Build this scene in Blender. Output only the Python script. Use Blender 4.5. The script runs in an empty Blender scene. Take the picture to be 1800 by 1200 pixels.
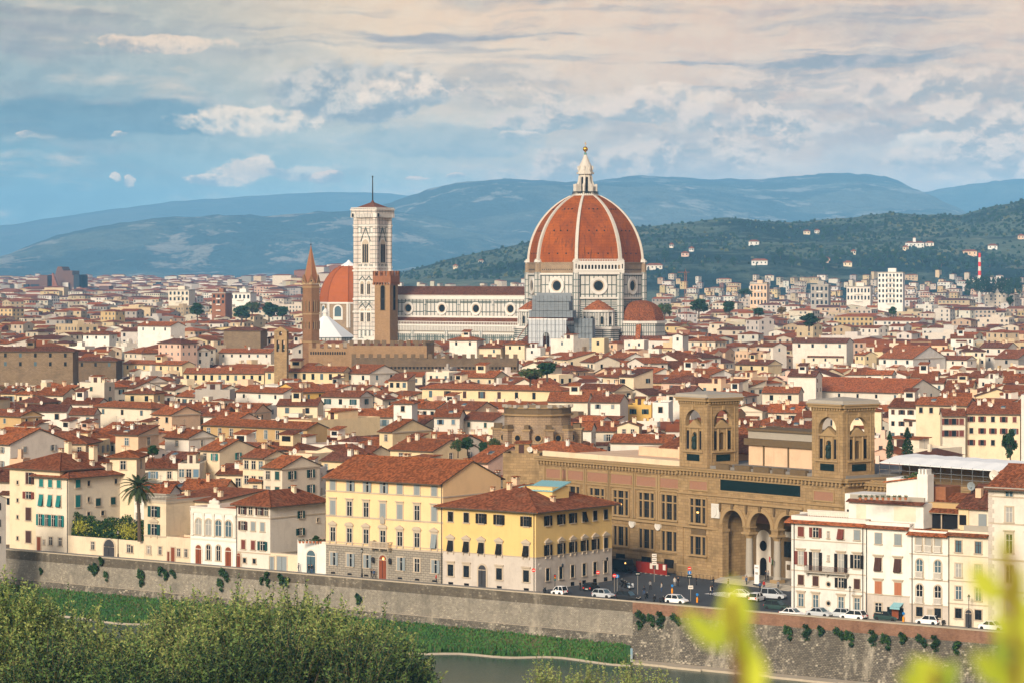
import bpy, math, random
import numpy as np
from mathutils import Vector, Matrix
R = math.radians
scene = bpy.context.scene
COL = scene.collection
# ------------------------------------------------------------------ camera
CAMZ, FPX, HY = 55.0, 5096.0, 488.0          # camera height over the street, focal length and horizon row in photo pixels
cam_data = bpy.data.cameras.new('camera'); cam = bpy.data.objects.new('camera', cam_data); COL.objects.link(cam)
cam.location = (0, 0, CAMZ); cam.rotation_euler = (R(90), 0, 0)
cam_data.sensor_width = 36.0; cam_data.lens = FPX / 1800 * 36.0
cam_data.shift_y = -(600 - HY) / 1800
cam_data.clip_start = 0.1; cam_data.clip_end = 60000
cam_data.dof.use_dof = True; cam_data.dof.focus_distance = 620.0; cam_data.dof.aperture_fstop = 4.3
scene.camera = cam
# ------------------------------------------------------------------ light and exposure
scene.view_settings.view_transform = 'Standard'; scene.view_settings.look = 'None'
scene.view_settings.exposure = 0.76; scene.view_settings.gamma = 1.0
SUN_EL, SUN_AZ = 22.0, -156.0                 # degrees; azimuth clockwise from the viewing direction (+Y): low, from the left and behind
sd = bpy.data.lights.new('sun', 'SUN'); sd.energy = 2.8; sd.angle = R(15); sd.color = (1.0, 0.85, 0.67)
sun = bpy.data.objects.new('sun', sd); COL.objects.link(sun)
S = Vector((math.sin(R(SUN_AZ)) * math.cos(R(SUN_EL)), math.cos(R(SUN_AZ)) * math.cos(R(SUN_EL)), math.sin(R(SUN_EL))))
sun.rotation_euler = (-S).to_track_quat('-Z', 'Y').to_euler(); sun.location = (-200, -200, 300)
class NT:
 """tiny node-tree helper: every method returns an output socket"""
 def __init__(s, tree): s.t = tree
 def new(s, typ, **kw):
  n = s.t.nodes.new(typ)
  for k, v in kw.items(): setattr(n, k, v)
  return n
 def put(s, sock, v):
  if hasattr(v, 'is_linked') or isinstance(v, bpy.types.NodeSocket): s.t.links.new(v, sock)
  else:
   if isinstance(v, (tuple, list)) and len(v) == 3 and sock.type == 'RGBA': v = (*v, 1)
   sock.default_value = v
 def m(s, op, a, b=0.0, c=0.0):
  n = s.new('ShaderNodeMath', operation=op); s.put(n.inputs[0], a); s.put(n.inputs[1], b)
  if op in ('MULTIPLY_ADD', 'SMOOTH_MIN', 'SMOOTH_MAX', 'WRAP'): s.put(n.inputs[2], c)
  return n.outputs[0]
 def step(s, x, a, b):
  n = s.new('ShaderNodeMapRange', interpolation_type='SMOOTHSTEP'); s.put(n.inputs[0], x); s.put(n.inputs[1], a); s.put(n.inputs[2], b)
  return n.outputs[0]
 def mix(s, f, a, b, mode='MIX'):
  n = s.new('ShaderNodeMix', data_type='RGBA', blend_type=mode); s.put(n.inputs[0], f); s.put(n.inputs[6], a); s.put(n.inputs[7], b)
  return n.outputs[2]
 def xyz(s, x, y, z=0.0):
  n = s.new('ShaderNodeCombineXYZ'); s.put(n.inputs[0], x); s.put(n.inputs[1], y); s.put(n.inputs[2], z); return n.outputs[0]
 def sep(s, v):
  n = s.new('ShaderNodeSeparateXYZ'); s.put(n.inputs[0], v); return n.outputs
 def noise(s, v, scale, detail=4.0, rough=0.55, out=0, dist=0.0):
  n = s.new('ShaderNodeTexNoise'); s.put(n.inputs['Vector'], v); s.put(n.inputs['Scale'], scale); s.put(n.inputs['Detail'], detail)
  s.put(n.inputs['Roughness'], rough); s.put(n.inputs['Distortion'], dist); return n.outputs[out]
 def scale(s, v, k):
  n = s.new('ShaderNodeVectorMath', operation='MULTIPLY'); s.put(n.inputs[0], v); n.inputs[1].default_value = k; return n.outputs[0]
def lin(r, g, b):
 f = lambda c: (c / 255 / 12.92) if c <= 10 else ((c / 255 + 0.055) / 1.055) ** 2.4
 return (f(r), f(g), f(b))
# ------------------------------------------------------------------ sky: daylight sky under layers of evening cloud
def build_world():
 w = bpy.data.worlds.new('World'); scene.world = w; w.use_nodes = True
 t = w.node_tree; t.nodes.clear(); n = NT(t)
 sky = n.new('ShaderNodeTexSky', sky_type='NISHITA'); sky.sun_disc = False
 sky.sun_elevation = R(SUN_EL); sky.sun_rotation = R(SUN_AZ); sky.dust_density = 2.0; sky.ozone_density = 2.0
 d = n.new('ShaderNodeTexCoord').outputs['Generated']
 x, y, z = n.sep(d)[0:3]
 U = n.m('ARCTAN2', x, y)
 X = n.m('MULTIPLY', U, 5.096)               # bearing, in thousands of photo pixels
 Z = n.m('MULTIPLY', z, 5.096)               # height over the horizon, same unit
 p = n.xyz(X, n.m('MULTIPLY', Z, 2.2), 0.0)
 w1 = n.noise(p, 3.2, 6, 0.6, out=1)         # warp
 wx, wz, _ = n.sep(w1)[0:3]
 Xw = n.m('ADD', X, n.m('MULTIPLY', n.m('SUBTRACT', wx, 0.5), 0.16))
 Zw = n.m('ADD', Z, n.m('MULTIPLY', n.m('SUBTRACT', wz, 0.5), 0.07))
 fine = n.noise(n.xyz(X, n.m('MULTIPLY', Z, 1.5), 0), 19, 8, 0.66)
 fine_c = n.m('SUBTRACT', fine, 0.5)
 pf = lambda ox, oz: n.noise(n.xyz(n.m('ADD', X, ox), n.m('MULTIPLY', n.m('ADD', Z, oz), 1.35), 2.0), 11, 9, 0.62)
 puff = pf(0, 0); puff_c = n.m('SUBTRACT', puff, 0.5); relief = n.m('MULTIPLY', n.m('SUBTRACT', puff, pf(-0.010, 0.016)), 6.5)
 blue_l = lin(92, 140, 168); blue_h = lin(150, 186, 198); pale = lin(212, 208, 196); cream = lin(255, 228, 190); grey = lin(170, 167, 168)
 pink = lin(224, 192, 172); slate = lin(98, 132, 156)
 # clear-air gradient from blue low down on one side to cream higher up
 g = n.m('ADD', n.m('MULTIPLY', Zw, 2.2), n.m('MULTIPLY', Xw, 0.34))
 c = n.mix(n.step(g, 0.05, 0.62), blue_h, pale)
 c = n.mix(n.step(g, 0.45, 0.92), c, cream)
 c = n.mix(n.m('MULTIPLY', n.step(n.m('SUBTRACT', X, n.m('MULTIPLY', Z, 0.6)), -0.35, -1.0), 0.55), c, blue_l)
 c = n.mix(n.m('MULTIPLY', n.step(n.m('ADD', X, Z), -0.15, 0.9), 0.7), c, pink)
 # broad soft grey sheets
 sh = n.noise(n.xyz(n.m('MULTIPLY', Xw, 1.0), n.m('MULTIPLY', Zw, 4.2), 3.7), 2.6, 6, 0.58)
 c = n.mix(n.m('MULTIPLY', n.step(sh, 0.46, 0.68), 0.68), c, n.mix(n.step(X, -0.3, 0.7), grey, lin(186, 174, 172)))
 hl = n.noise(n.xyz(n.m('MULTIPLY', Xw, 1.2), n.m('MULTIPLY', Zw, 5.5), 9.1), 3.4, 7, 0.62)
 c = n.mix(n.m('MULTIPLY', n.step(hl, 0.52, 0.72), 0.6), c, lin(246, 224, 200))
 # long flat streaks high up
 st = n.noise(n.xyz(n.m('MULTIPLY', Xw, 1.1), n.m('MULTIPLY', Zw, 14.0), 1.3), 2.4, 6, 0.6)
 c = n.mix(n.m('MULTIPLY', n.m('MULTIPLY', n.step(st, 0.50, 0.66), n.step(Z, 0.20, 0.36)), 0.6), c, lin(158, 156, 164))
 st_c = n.m('SUBTRACT', n.noise(n.xyz(n.m('MULTIPLY', Xw, 2.2), n.m('MULTIPLY', Zw, 22.0), 5.3), 2.6, 7, 0.62), 0.5)
 def blob(cx, cz, rx, rz, rag=0.55, soft=0.26):
  a = n.m('DIVIDE', n.m('SUBTRACT', Xw, cx), rx); b = n.m('DIVIDE', n.m('SUBTRACT', Zw, cz), rz)
  r = n.m('SQRT', n.m('ADD', n.m('MULTIPLY', a, a), n.m('MULTIPLY', b, b)))
  f = n.m('ADD', n.m('SUBTRACT', 1.0, r), n.m('MULTIPLY', st_c, 3.4) if rz < 0.031 and rx > 0.17 else n.m('ADD', n.m('MULTIPLY', puff_c, rag * 2.2), n.m('MULTIPLY', fine_c, rag * 0.8)))
  return n.step(f, 0.0, 0.9 if rz < 0.031 and rx > 0.17 else soft), b
 # (bearing, height, half-width, half-height, lit colour, shaded colour, opacity)
 lit, shd = lin(250, 230, 208), lin(158, 168, 180)
 for cx, cz, rx, rz, lc, sc, op, rag in [
  (-0.76, 0.275, 0.34, 0.045, slate, slate, 0.85, 0.45), (-0.84, 0.300, 0.20, 0.03, slate, slate, 0.5, 0.4),
  (-0.12, 0.240, 0.20, 0.035, lin(132, 158, 176), lin(120, 150, 172), 0.5, 0.6),
  (-0.18, 0.426, 0.32, 0.014, lin(150, 148, 156), lin(150, 148, 156), 0.85, 0.5),
  (0.55, 0.378, 0.26, 0.028, lin(160, 156, 164), lin(142, 146, 158), 0.9, 0.55),
  (-0.83, 0.455, 0.20, 0.016, lin(150, 150, 156), lin(150, 150, 156), 0.75, 0.55),
  (0.62, 0.470, 0.30, 0.020, lin(190, 176, 172), lin(170, 164, 168), 0.7, 0.5),
  (-0.27, 0.325, 0.16, 0.062, lin(206, 200, 194), lin(146, 156, 168), 1.0, 0.6),
  (-0.19, 0.325, 0.085, 0.032, lin(246, 230, 212), lin(170, 174, 180), 1.0, 0.6),
  (-0.46, 0.278, 0.14, 0.032, lin(244, 228, 208), lin(168, 178, 186), 1.0, 0.7),
  (0.14, 0.310, 0.14, 0.026, lin(240, 218, 196), lin(176, 180, 184), 0.6, 0.8),
  (0.30, 0.325, 0.10, 0.02, lin(246, 222, 198), lin(190, 188, 188), 0.7, 0.8),
  (0.72, 0.238, 0.065, 0.030, lin(240, 224, 208), lin(180, 182, 186), 0.95, 0.7), (0.24, 0.295, 0.13, 0.026, lin(236, 214, 196), lin(160, 166, 174), 0.8, 0.8), (0.05, 0.275, 0.10, 0.024, lin(222, 206, 194), lin(150, 160, 170), 0.75, 0.8), (0.42, 0.275, 0.17, 0.028, lin(226, 206, 192), lin(170, 172, 176), 0.7, 0.8), (-0.62, 0.415, 0.13, 0.020, lin(248, 222, 194), lin(170, 168, 172), 0.75, 0.8), (0.68, 0.335, 0.22, 0.03, lin(236, 210, 190), lin(176, 172, 174), 0.7, 0.8),
  (0.80, 0.20, 0.30, 0.05, lin(196, 188, 184), lin(178, 180, 184), 0.6, 0.7),
  (-0.47, 0.183, 0.055, 0.024, lit, lin(214, 204, 196), 1.0, 0.8), (-0.52, 0.168, 0.06, 0.011, lit, shd, 0.9, 0.8),
  (-0.39, 0.175, 0.06, 0.014, lin(222, 216, 206), shd, 0.9, 0.8), (-0.335, 0.168, 0.04, 0.010, lin(250, 222, 200), shd, 0.95, 0.8),
  (-0.695, 0.168, 0.012, 0.010, lit, shd, 0.9, 0.8), (-0.665, 0.162, 0.015, 0.010, lit, shd, 0.9, 0.8),
  (-0.835, 0.242, 0.022, 0.007, lit, shd, 0.8, 0.9), (-0.66, 0.248, 0.018, 0.009, lit, shd, 0.7, 0.9),
  (-0.165, 0.172, 0.028, 0.005, lin(250, 220, 198), shd, 0.8, 0.8), (-0.10, 0.175, 0.018, 0.008, lin(250, 222, 200), shd, 0.8, 0.8),
  (0.02, 0.25, 0.035, 0.008, lin(244, 226, 208), shd, 0.7, 0.9)]:
  m_, b = blob(cx, cz, rx, rz, rag)
  col = n.mix(n.step(n.m('ADD', n.m('MULTIPLY', b, 0.7), relief), -0.8, 0.7), sc, lc)
  c = n.mix(n.m('MULTIPLY', m_, op), c, n.mix(1.0, col, (1.14, 1.1, 1.06), 'MULTIPLY'))
 # banks of heaped cloud through the middle of the sky
 cu = n.noise(n.xyz(n.m('MULTIPLY', Xw, 1.0), n.m('MULTIPLY', Zw, 2.3), 6.6), 4.2, 9, 0.60)
 band = n.m('MULTIPLY', n.m('MULTIPLY', n.step(Z, 0.10, 0.20), n.step(Z, 0.40, 0.30)), n.step(X, -0.55, 0.0))
 cm = n.m('MULTIPLY', n.step(n.m('ADD', cu, n.m('MULTIPLY', puff_c, 0.25)), 0.47, 0.58), band)
 c = n.mix(n.m('MULTIPLY', cm, 0.8), c, n.mix(n.step(n.m('ADD', relief, n.m('MULTIPLY', n.m('SUBTRACT', cu, 0.56), -3.0)), -0.55, 0.55), lin(176, 168, 164), lin(250, 222, 198)))
 c = n.mix(0.8, c, n.mix(n.step(n.m('ADD', relief, n.m('MULTIPLY', fine_c, 0.8)), -0.6, 0.6), (0.44, 0.45, 0.46), (0.56, 0.55, 0.54)), 'OVERLAY')
 cov = n.m('SUBTRACT', 1.0, n.m('MULTIPLY', n.step(z, 0.16, 0.6), 0.88))      # thinner cover overhead
 cl = n.mix(1.0, c, (6.85, 6.1, 5.1), 'MULTIPLY')
 # clouds brightest around the low sun
 dt = n.new('ShaderNodeVectorMath', operation='DOT_PRODUCT'); n.put(dt.inputs[0], d); dt.inputs[1].default_value = S
 cl = n.mix(n.m('MULTIPLY', n.step(dt.outputs['Value'], 0.35, 1.0), 0.9), cl, (15, 11.5, 8))
 out = n.mix(cov, sky.outputs[0], cl)
 bg = n.new('ShaderNodeBackground'); n.put(bg.inputs[0], out); bg.inputs[1].default_value = 0.1
 o = n.new('ShaderNodeOutputWorld'); t.links.new(bg.outputs[0], o.inputs[0])
build_world()
# ------------------------------------------------------------------ materials
MAT = {}
def new_mat(name, rough=0.9, spec=0.07):
 m = bpy.data.materials.new(name); m.use_nodes = True
 b = m.node_tree.nodes['Principled BSDF']; b.inputs['Roughness'].default_value = rough
 b.inputs['Specular IOR Level'].default_value = spec
 MAT[name] = m
 return m, NT(m.node_tree), b
def plaster(name, col, var=0.16, dirt=0.27, scale=0.35, rvar=0.14):
 """painted render: weather stains that run down, blotches, a shade of its own for every object"""
 m, n, b = new_mat(name)
 co = n.new('ShaderNodeTexCoord').outputs['Object']
 big = n.noise(co, scale, 5, 0.6)
 run = n.noise(n.scale(co, (1.6, 1.6, 0.16)), 1.0, 4, 0.6)
 grain = n.noise(co, 3.5, 3, 0.7)
 rnd = n.new('ShaderNodeObjectInfo').outputs['Random']
 dark = tuple(c * k for c, k in zip(col, (0.52, 0.50, 0.50)))
 c = n.mix(n.m('MULTIPLY', n.step(big, 0.42, 0.72), dirt), col, dark)
 c = n.mix(n.m('MULTIPLY', n.step(run, 0.52, 0.78), dirt * 0.8), c, dark)
 v = n.m('ADD', 1.0 - var / 2 - rvar / 2, n.m('ADD', n.m('MULTIPLY', grain, var), n.m('MULTIPLY', rnd, rvar)))
 c = n.mix(1.0, c, n.xyz(v, v, v), 'MULTIPLY')
 n.put(b.inputs['Base Color'], c); return m
def tiles(name, col, lichen=(0.16, 0.12, 0.08)):
 """clay pan-and-cover tiles: ribs down the slope, courses, odd tiles, lichen patches"""
 m, n, b = new_mat(name)
 uv = n.new('ShaderNodeTexCoord').outputs['UV']
 u, v, _ = n.sep(uv)[0:3]
 ribs = n.m('SINE', n.m('MULTIPLY', u, 2 * math.pi / 0.36))
 cell = n.new('ShaderNodeTexWhiteNoise', noise_dimensions='2D')
 n.put(cell.inputs['Vector'], n.xyz(n.m('FLOOR', n.m('DIVIDE', u, 0.36)), n.m('FLOOR', n.m('DIVIDE', v, 0.45)), 0))
 co = n.new('ShaderNodeTexCoord').outputs['Object']
 big = n.noise(co, 0.28, 5, 0.65); mid = n.noise(co, 1.3, 4, 0.7)
 rnd = n.new('ShaderNodeObjectInfo').outputs['Random']
 c = n.mix(n.step(cell.outputs['Value'], 0.0, 1.0), tuple(k * 0.6 for k in col), tuple(k * 1.4 for k in col))
 c = n.mix(n.m('MULTIPLY', n.step(big, 0.5, 0.75), 0.35), c, lichen)
 c = n.mix(n.m('MULTIPLY', n.step(mid, 0.52, 0.75), 0.35), c, tuple(k * 0.35 for k in col))
 f = n.m('ADD', n.m('ADD', 0.80, n.m('MULTIPLY', rnd, 0.42)), n.m('MULTIPLY', ribs, 0.12))
 c = n.mix(1.0, c, n.xyz(f, f, f), 'MULTIPLY')
 n.put(b.inputs['Base Color'], c)
 bp = n.new('ShaderNodeBump'); bp.inputs['Strength'].default_value = 0.6; bp.inputs['Distance'].default_value = 0.06
 n.put(bp.inputs['Height'], ribs); n.put(b.inputs['Normal'], bp.outputs[0]); return m
def blocks(name, c1, c2, mortar, bw=0.9, bh=0.4, ms=0.025, dirt=0.5, offset=0.5, bias=0.0, pale=None, gv=0.36):
 m, n, b = new_mat(name)
 uv = n.new('ShaderNodeTexCoord').outputs['UV']
 br = n.new('ShaderNodeTexBrick'); n.put(br.inputs['Vector'], uv)
 br.offset = offset; br.inputs['Scale'].default_value = 1.0; br.inputs['Brick Width'].default_value = bw; br.inputs['Row Height'].default_value = bh
 br.inputs['Mortar Size'].default_value = ms; br.inputs['Mortar Smooth'].default_value = 0.1; br.inputs['Bias'].default_value = bias
 br.inputs['Color1'].default_value = (*c1, 1); br.inputs['Color2'].default_value = (*c2, 1); br.inputs['Mortar'].default_value = (*mortar, 1)
 c = br.outputs['Color']
 co = n.new('ShaderNodeTexCoord').outputs['Object']
 if pale:                                     # scattered pale stones
  wn = n.new('ShaderNodeTexWhiteNoise', noise_dimensions='2D'); u, v, _ = n.sep(uv)[0:3]
  n.put(wn.inputs['Vector'], n.xyz(n.m('FLOOR', n.m('DIVIDE', u, bw * 0.8)), n.m('FLOOR', n.m('DIVIDE', v, bh)), 0))
  c = n.mix(n.m('MULTIPLY', n.step(wn.outputs['Value'], 0.84, 0.95), n.step(n.noise(co, 0.35, 5, 0.7), 0.40, 0.62)), c, pale)
 if pale: c = n.mix(n.m('MULTIPLY', n.step(n.noise(n.scale(co, (0.35, 0.35, 0.05)), 1.0, 6, 0.7), 0.5, 0.68), 0.55), c, pale)
 big = n.noise(co, 0.22, 6, 0.62); run = n.noise(n.scale(co, (0.9, 0.9, 0.12)), 1.0, 4, 0.6)
 dk = tuple(k * 0.45 for k in c1)
 c = n.mix(n.m('MULTIPLY', n.step(big, 0.45, 0.7), dirt), c, dk)
 c = n.mix(n.m('MULTIPLY', n.step(run, 0.5, 0.75), dirt * 0.7), c, dk)
 g = n.noise(co, 2.6 if gv < 0.5 else 1.5, 5, 0.8); f = n.m('ADD', 1 - gv / 2, n.m('MULTIPLY', g, gv))
 c = n.mix(1.0, c, n.xyz(f, f, f), 'MULTIPLY')
 n.put(b.inputs['Base Color'], c); return m
def plain(name, col, rough=0.8, spec=0.08, metal=0.0, var=0.25, scale=1.5):
 m, n, b = new_mat(name, rough, spec); b.inputs['Metallic'].default_value = metal
 co = n.new('ShaderNodeTexCoord').outputs['Object']
 g = n.noise(co, scale, 4, 0.65); f = n.m('ADD', 1 - var / 2, n.m('MULTIPLY', g, var))
 n.put(b.inputs['Base Color'], n.mix(1.0, col, n.xyz(f, f, f), 'MULTIPLY')); return m
def leafy(name, c1, c2, scale=0.6, rvar=0.3):
 m, n, b = new_mat(name, 0.7, 0.2)
 co = n.new('ShaderNodeTexCoord').outputs['Object']
 g = n.noise(co, scale, 4, 0.7); rnd = n.new('ShaderNodeObjectInfo').outputs['Random']
 f = n.m('ADD', 1 - rvar / 2, n.m('MULTIPLY', rnd, rvar))
 n.put(b.inputs['Base Color'], n.mix(1.0, n.mix(n.step(g, 0.35, 0.65), c1, c2), n.xyz(f, f, f), 'MULTIPLY'))
 b.inputs['Transmission Weight'].default_value = 0.0
 tr = n.new('ShaderNodeBsdfTranslucent'); n.put(tr.inputs[0], tuple(k * 1.3 for k in c2))
 mx = n.new('ShaderNodeMixShader'); mx.inputs[0].default_value = 0.25
 m.node_tree.links.new(b.outputs[0], mx.inputs[1]); m.node_tree.links.new(tr.outputs[0], mx.inputs[2])
 m.node_tree.links.new(mx.outputs[0], m.node_tree.nodes['Material Output'].inputs[0]); return m
WALLS = {'cream': (0.66, 0.55, 0.38), 'white': (0.66, 0.61, 0.53), 'pale': (0.64, 0.57, 0.45), 'butter': (0.66, 0.53, 0.32), 'yellow': (0.62, 0.40, 0.11),
         'peach': (0.66, 0.47, 0.31), 'pink': (0.62, 0.43, 0.33), 'ochre': (0.45, 0.31, 0.15), 'grey': (0.36, 0.33, 0.29), 'stone': (0.24, 0.175, 0.11)}
for k, c in WALLS.items():
 if k == 'stone': blocks('stone', c, tuple(x * 0.75 for x in c), tuple(x * 0.5 for x in c), 0.9, 0.4, 0.03, 0.5)
 else: plaster(k, c)
plaster('bright_white', (0.67, 0.655, 0.60), 0.14, 0.32); plaster('garden_wall', (0.64, 0.54, 0.385), 0.12, 0.35)
plaster('lemon', (0.65, 0.465, 0.19), 0.12, 0.2, 0.25, 0.0); plaster('palazzo_peach', (0.74, 0.53, 0.29), 0.1, 0.2, 0.25, 0.0)
plaster('plinth_grey', (0.50, 0.45, 0.39), 0.16, 0.35, 0.35, 0.0)
tiles('tile_red', (0.245, 0.079, 0.029)); tiles('tile_brown', (0.178, 0.060, 0.027)); tiles('tile_orange', (0.30, 0.09, 0.033)); tiles('tile_dark', (0.13, 0.050, 0.030))
blocks('rustic_grey', (0.30, 0.27, 0.22), (0.25, 0.225, 0.185), (0.15, 0.135, 0.11), 1.0, 0.42, 0.05, 0.2)
blocks('library_stone', (0.36, 0.25, 0.128), (0.27, 0.183, 0.094), (0.16, 0.112, 0.06), 1.3, 0.55, 0.022, 0.75)
blocks('bargello_brick', (0.32, 0.205, 0.11), (0.27, 0.168, 0.088), (0.23, 0.15, 0.085), 0.7, 0.3, 0.03, 0.3)
blocks('brown_brick', (0.25, 0.135, 0.068), (0.20, 0.104, 0.052), (0.17, 0.095, 0.052), 0.7, 0.3, 0.03, 0.4)
blocks('red_brick', (0.32, 0.135, 0.065), (0.26, 0.105, 0.052), (0.20, 0.095, 0.052), 0.5, 0.2, 0.03, 0.3)
blocks('dark_stone', (0.17, 0.12, 0.075), (0.14, 0.10, 0.065), (0.10, 0.07, 0.045), 0.9, 0.45, 0.03, 0.5)
blocks('river_wall', (0.31, 0.285, 0.235), (0.21, 0.19, 0.155), (0.16, 0.138, 0.105), 0.42, 0.2, 0.03, 0.8, pale=(0.36, 0.32, 0.25), gv=1.1)
blocks('bastion_wall', (0.20, 0.178, 0.14), (0.085, 0.078, 0.066), (0.065, 0.058, 0.047), 0.5, 0.27, 0.05, 0.5, pale=(0.40, 0.36, 0.28), gv=1.2)
blocks('parapet_stone', (0.13, 0.112, 0.085), (0.10, 0.085, 0.066), (0.085, 0.073, 0.057), 0.5, 0.22, 0.03, 0.4, pale=(0.25, 0.22, 0.17), gv=1.0)
blocks('parapet_brick', (0.27, 0.145, 0.092), (0.20, 0.105, 0.068), (0.19, 0.125, 0.088), 0.4, 0.14, 0.02, 0.6, gv=1.0)
blocks('marble_panel', (0.57, 0.555, 0.51), (0.51, 0.50, 0.465), (0.06, 0.085, 0.078), 2.1, 4.3, 0.24, 0.25, 0.0)
blocks('marble_small', (0.55, 0.54, 0.50), (0.50, 0.485, 0.45), (0.08, 0.11, 0.10), 1.1, 3.0, 0.18, 0.25, 0.0)
blocks('marble_band', (0.55, 0.535, 0.49), (0.42, 0.42, 0.39), (0.07, 0.095, 0.09), 6.0, 0.95, 0.22, 0.3, 0.0)
blocks('tower_marble', (0.60, 0.56, 0.50), (0.53, 0.46, 0.41), (0.12, 0.14, 0.13), 2.3, 2.0, 0.14, 0.2, 0.0)
blocks('rough_drum', (0.34, 0.25, 0.16), (0.28, 0.20, 0.13), (0.20, 0.15, 0.10), 1.0, 0.5, 0.05, 0.4)
plain('marble', (0.58, 0.56, 0.51), 0.6, 0.3, var=0.3, scale=0.5); plain('green_marble', (0.08, 0.11, 0.10), 0.6)
plain('marble_pale', (0.61, 0.59, 0.54), 0.6, 0.3, var=0.2, scale=0.4)  # slightly paler marble for trim and mouldings
plain('rib_marble', (0.50, 0.47, 0.41), 0.7, var=0.4, scale=0.6); plain('dome_tile', (0.25, 0.07, 0.022), 0.9, var=0.5, scale=0.25); plain('dome_tile_orange', (0.34, 0.092, 0.024), 0.9, var=0.4, scale=0.3)
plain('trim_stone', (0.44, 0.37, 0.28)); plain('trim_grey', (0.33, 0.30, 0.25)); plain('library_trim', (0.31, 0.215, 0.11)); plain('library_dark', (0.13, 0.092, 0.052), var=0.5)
plain('pink_panel', (0.29, 0.155, 0.10)); plain('trim_white', (0.62, 0.58, 0.51))
plain('glass_dark', (0.012, 0.016, 0.020), 0.2, 0.12, var=0.6, scale=2.0); plain('glass_blue', (0.07, 0.115, 0.14), 0.2, 0.2); plain('glass_curtain', (0.30, 0.30, 0.28), 0.3, 0.4, var=0.4)
plain('void', (0.012, 0.012, 0.014), 0.9); plain('shutter_green', (0.018, 0.06, 0.058)); plain('shutter_teal', (0.02, 0.16, 0.155)); plain('shutter_brown', (0.065, 0.033, 0.027))
plain('shutter_red', (0.15, 0.045, 0.035)); plain('shutter_orange', (0.36, 0.14, 0.07)); plain('shutter_grey', (0.22, 0.25, 0.26)); plain('shutter_black', (0.014, 0.013, 0.013)); plain('shutter_blue', (0.12, 0.20, 0.27))
plain('door_wood', (0.20, 0.06, 0.03)); plain('door_dark', (0.05, 0.05, 0.055)); plain('iron', (0.025, 0.025, 0.028), 0.5); plain('rust_iron', (0.10, 0.05, 0.035), 0.8)
plain('copper_blue', (0.22, 0.42, 0.46), 0.5, var=0.2); plain('bronze', (0.014, 0.028, 0.025), 0.6); plain('gold', (0.75, 0.42, 0.06), 0.3, metal=1.0, var=0.05)
plain('slate_panel', (0.008, 0.018, 0.019), 0.8, 0.02); plain('white_sheet', (0.72, 0.74, 0.74), 0.7, var=0.15); plain('net_pale', (0.46, 0.49, 0.51), 0.9, var=0.3, scale=0.3); plain('net_grey', (0.19, 0.215, 0.235), 0.9, var=0.7, scale=0.5)
plain('asphalt', (0.068, 0.074, 0.082), 0.9, var=0.35, scale=0.15); plain('pavement', (0.20, 0.19, 0.175), 0.9, var=0.3, scale=0.5); plain('ground_earth', (0.16, 0.12, 0.085), var=0.4, scale=0.02)
plain('apron_stone', (0.42, 0.36, 0.27), var=0.4); plain('paint_white', (0.75, 0.75, 0.73), 0.6, var=0.1)
plain('bark', (0.09, 0.065, 0.045), var=0.5); plain('twig', (0.17, 0.13, 0.07)); plain('terracotta', (0.40, 0.15, 0.07)); plain('rubber', (0.02, 0.02, 0.02), 0.8)
plain('chrome', (0.5, 0.5, 0.5), 0.25, metal=0.8)
for k, c in {'car_white': (0.75, 0.75, 0.74), 'car_silver': (0.42, 0.45, 0.47), 'car_black': (0.02, 0.022, 0.025), 'car_green': (0.025, 0.05, 0.045), 'car_blue': (0.10, 0.16, 0.22), 'car_orange': (0.65, 0.14, 0.03)}.items():
 mm = plain(k, c, 0.45, 0.15, var=0.04)
plain('sign_red', (0.60, 0.03, 0.02), 0.4, var=0.05); plain('sign_blue', (0.02, 0.17, 0.45), 0.4, var=0.05); plain('plastic_orange', (0.75, 0.28, 0.02), 0.5, var=0.1); plain('barrier_red', (0.22, 0.025, 0.018), 0.7, var=0.4)
plain('skin', (0.50, 0.30, 0.20), 0.6); plain('hair_brown', (0.06, 0.035, 0.02)); plain('cloth_black', (0.02, 0.02, 0.024)); plain('cloth_red', (0.45, 0.03, 0.03)); plain('cloth_blue', (0.05, 0.09, 0.18)); plain('cloth_grey', (0.20, 0.20, 0.20)); plain('cloth_pale', (0.5, 0.47, 0.42))
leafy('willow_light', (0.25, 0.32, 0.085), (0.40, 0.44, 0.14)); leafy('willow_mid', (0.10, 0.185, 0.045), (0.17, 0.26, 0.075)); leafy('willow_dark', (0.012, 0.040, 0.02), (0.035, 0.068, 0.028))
leafy('leaf_green', (0.022, 0.068, 0.018), (0.055, 0.12, 0.03)); leafy('leaf_dark', (0.010, 0.034, 0.016), (0.022, 0.058, 0.024)); leafy('leaf_olive', (0.09, 0.10, 0.035), (0.13, 0.13, 0.05))
leafy('leaf_yellow', (0.34, 0.36, 0.05), (0.46, 0.44, 0.07)); leafy('sprig_leaf', (0.30, 0.38, 0.03), (0.48, 0.52, 0.05), 8.0); leafy('sprig_dark', (0.13, 0.20, 0.025), (0.24, 0.32, 0.035), 8.0); leafy('scrub', (0.014, 0.036, 0.034), (0.028, 0.056, 0.048), 0.02); leafy('palm_leaf', (0.03, 0.055, 0.02), (0.06, 0.085, 0.03)); leafy('palm_dead', (0.25, 0.13, 0.04), (0.32, 0.16, 0.05))
leafy('grass_blade', (0.035, 0.11, 0.026), (0.065, 0.165, 0.036), 0.1); leafy('leaf_autumn', (0.16, 0.09, 0.03), (0.24, 0.12, 0.03))
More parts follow.
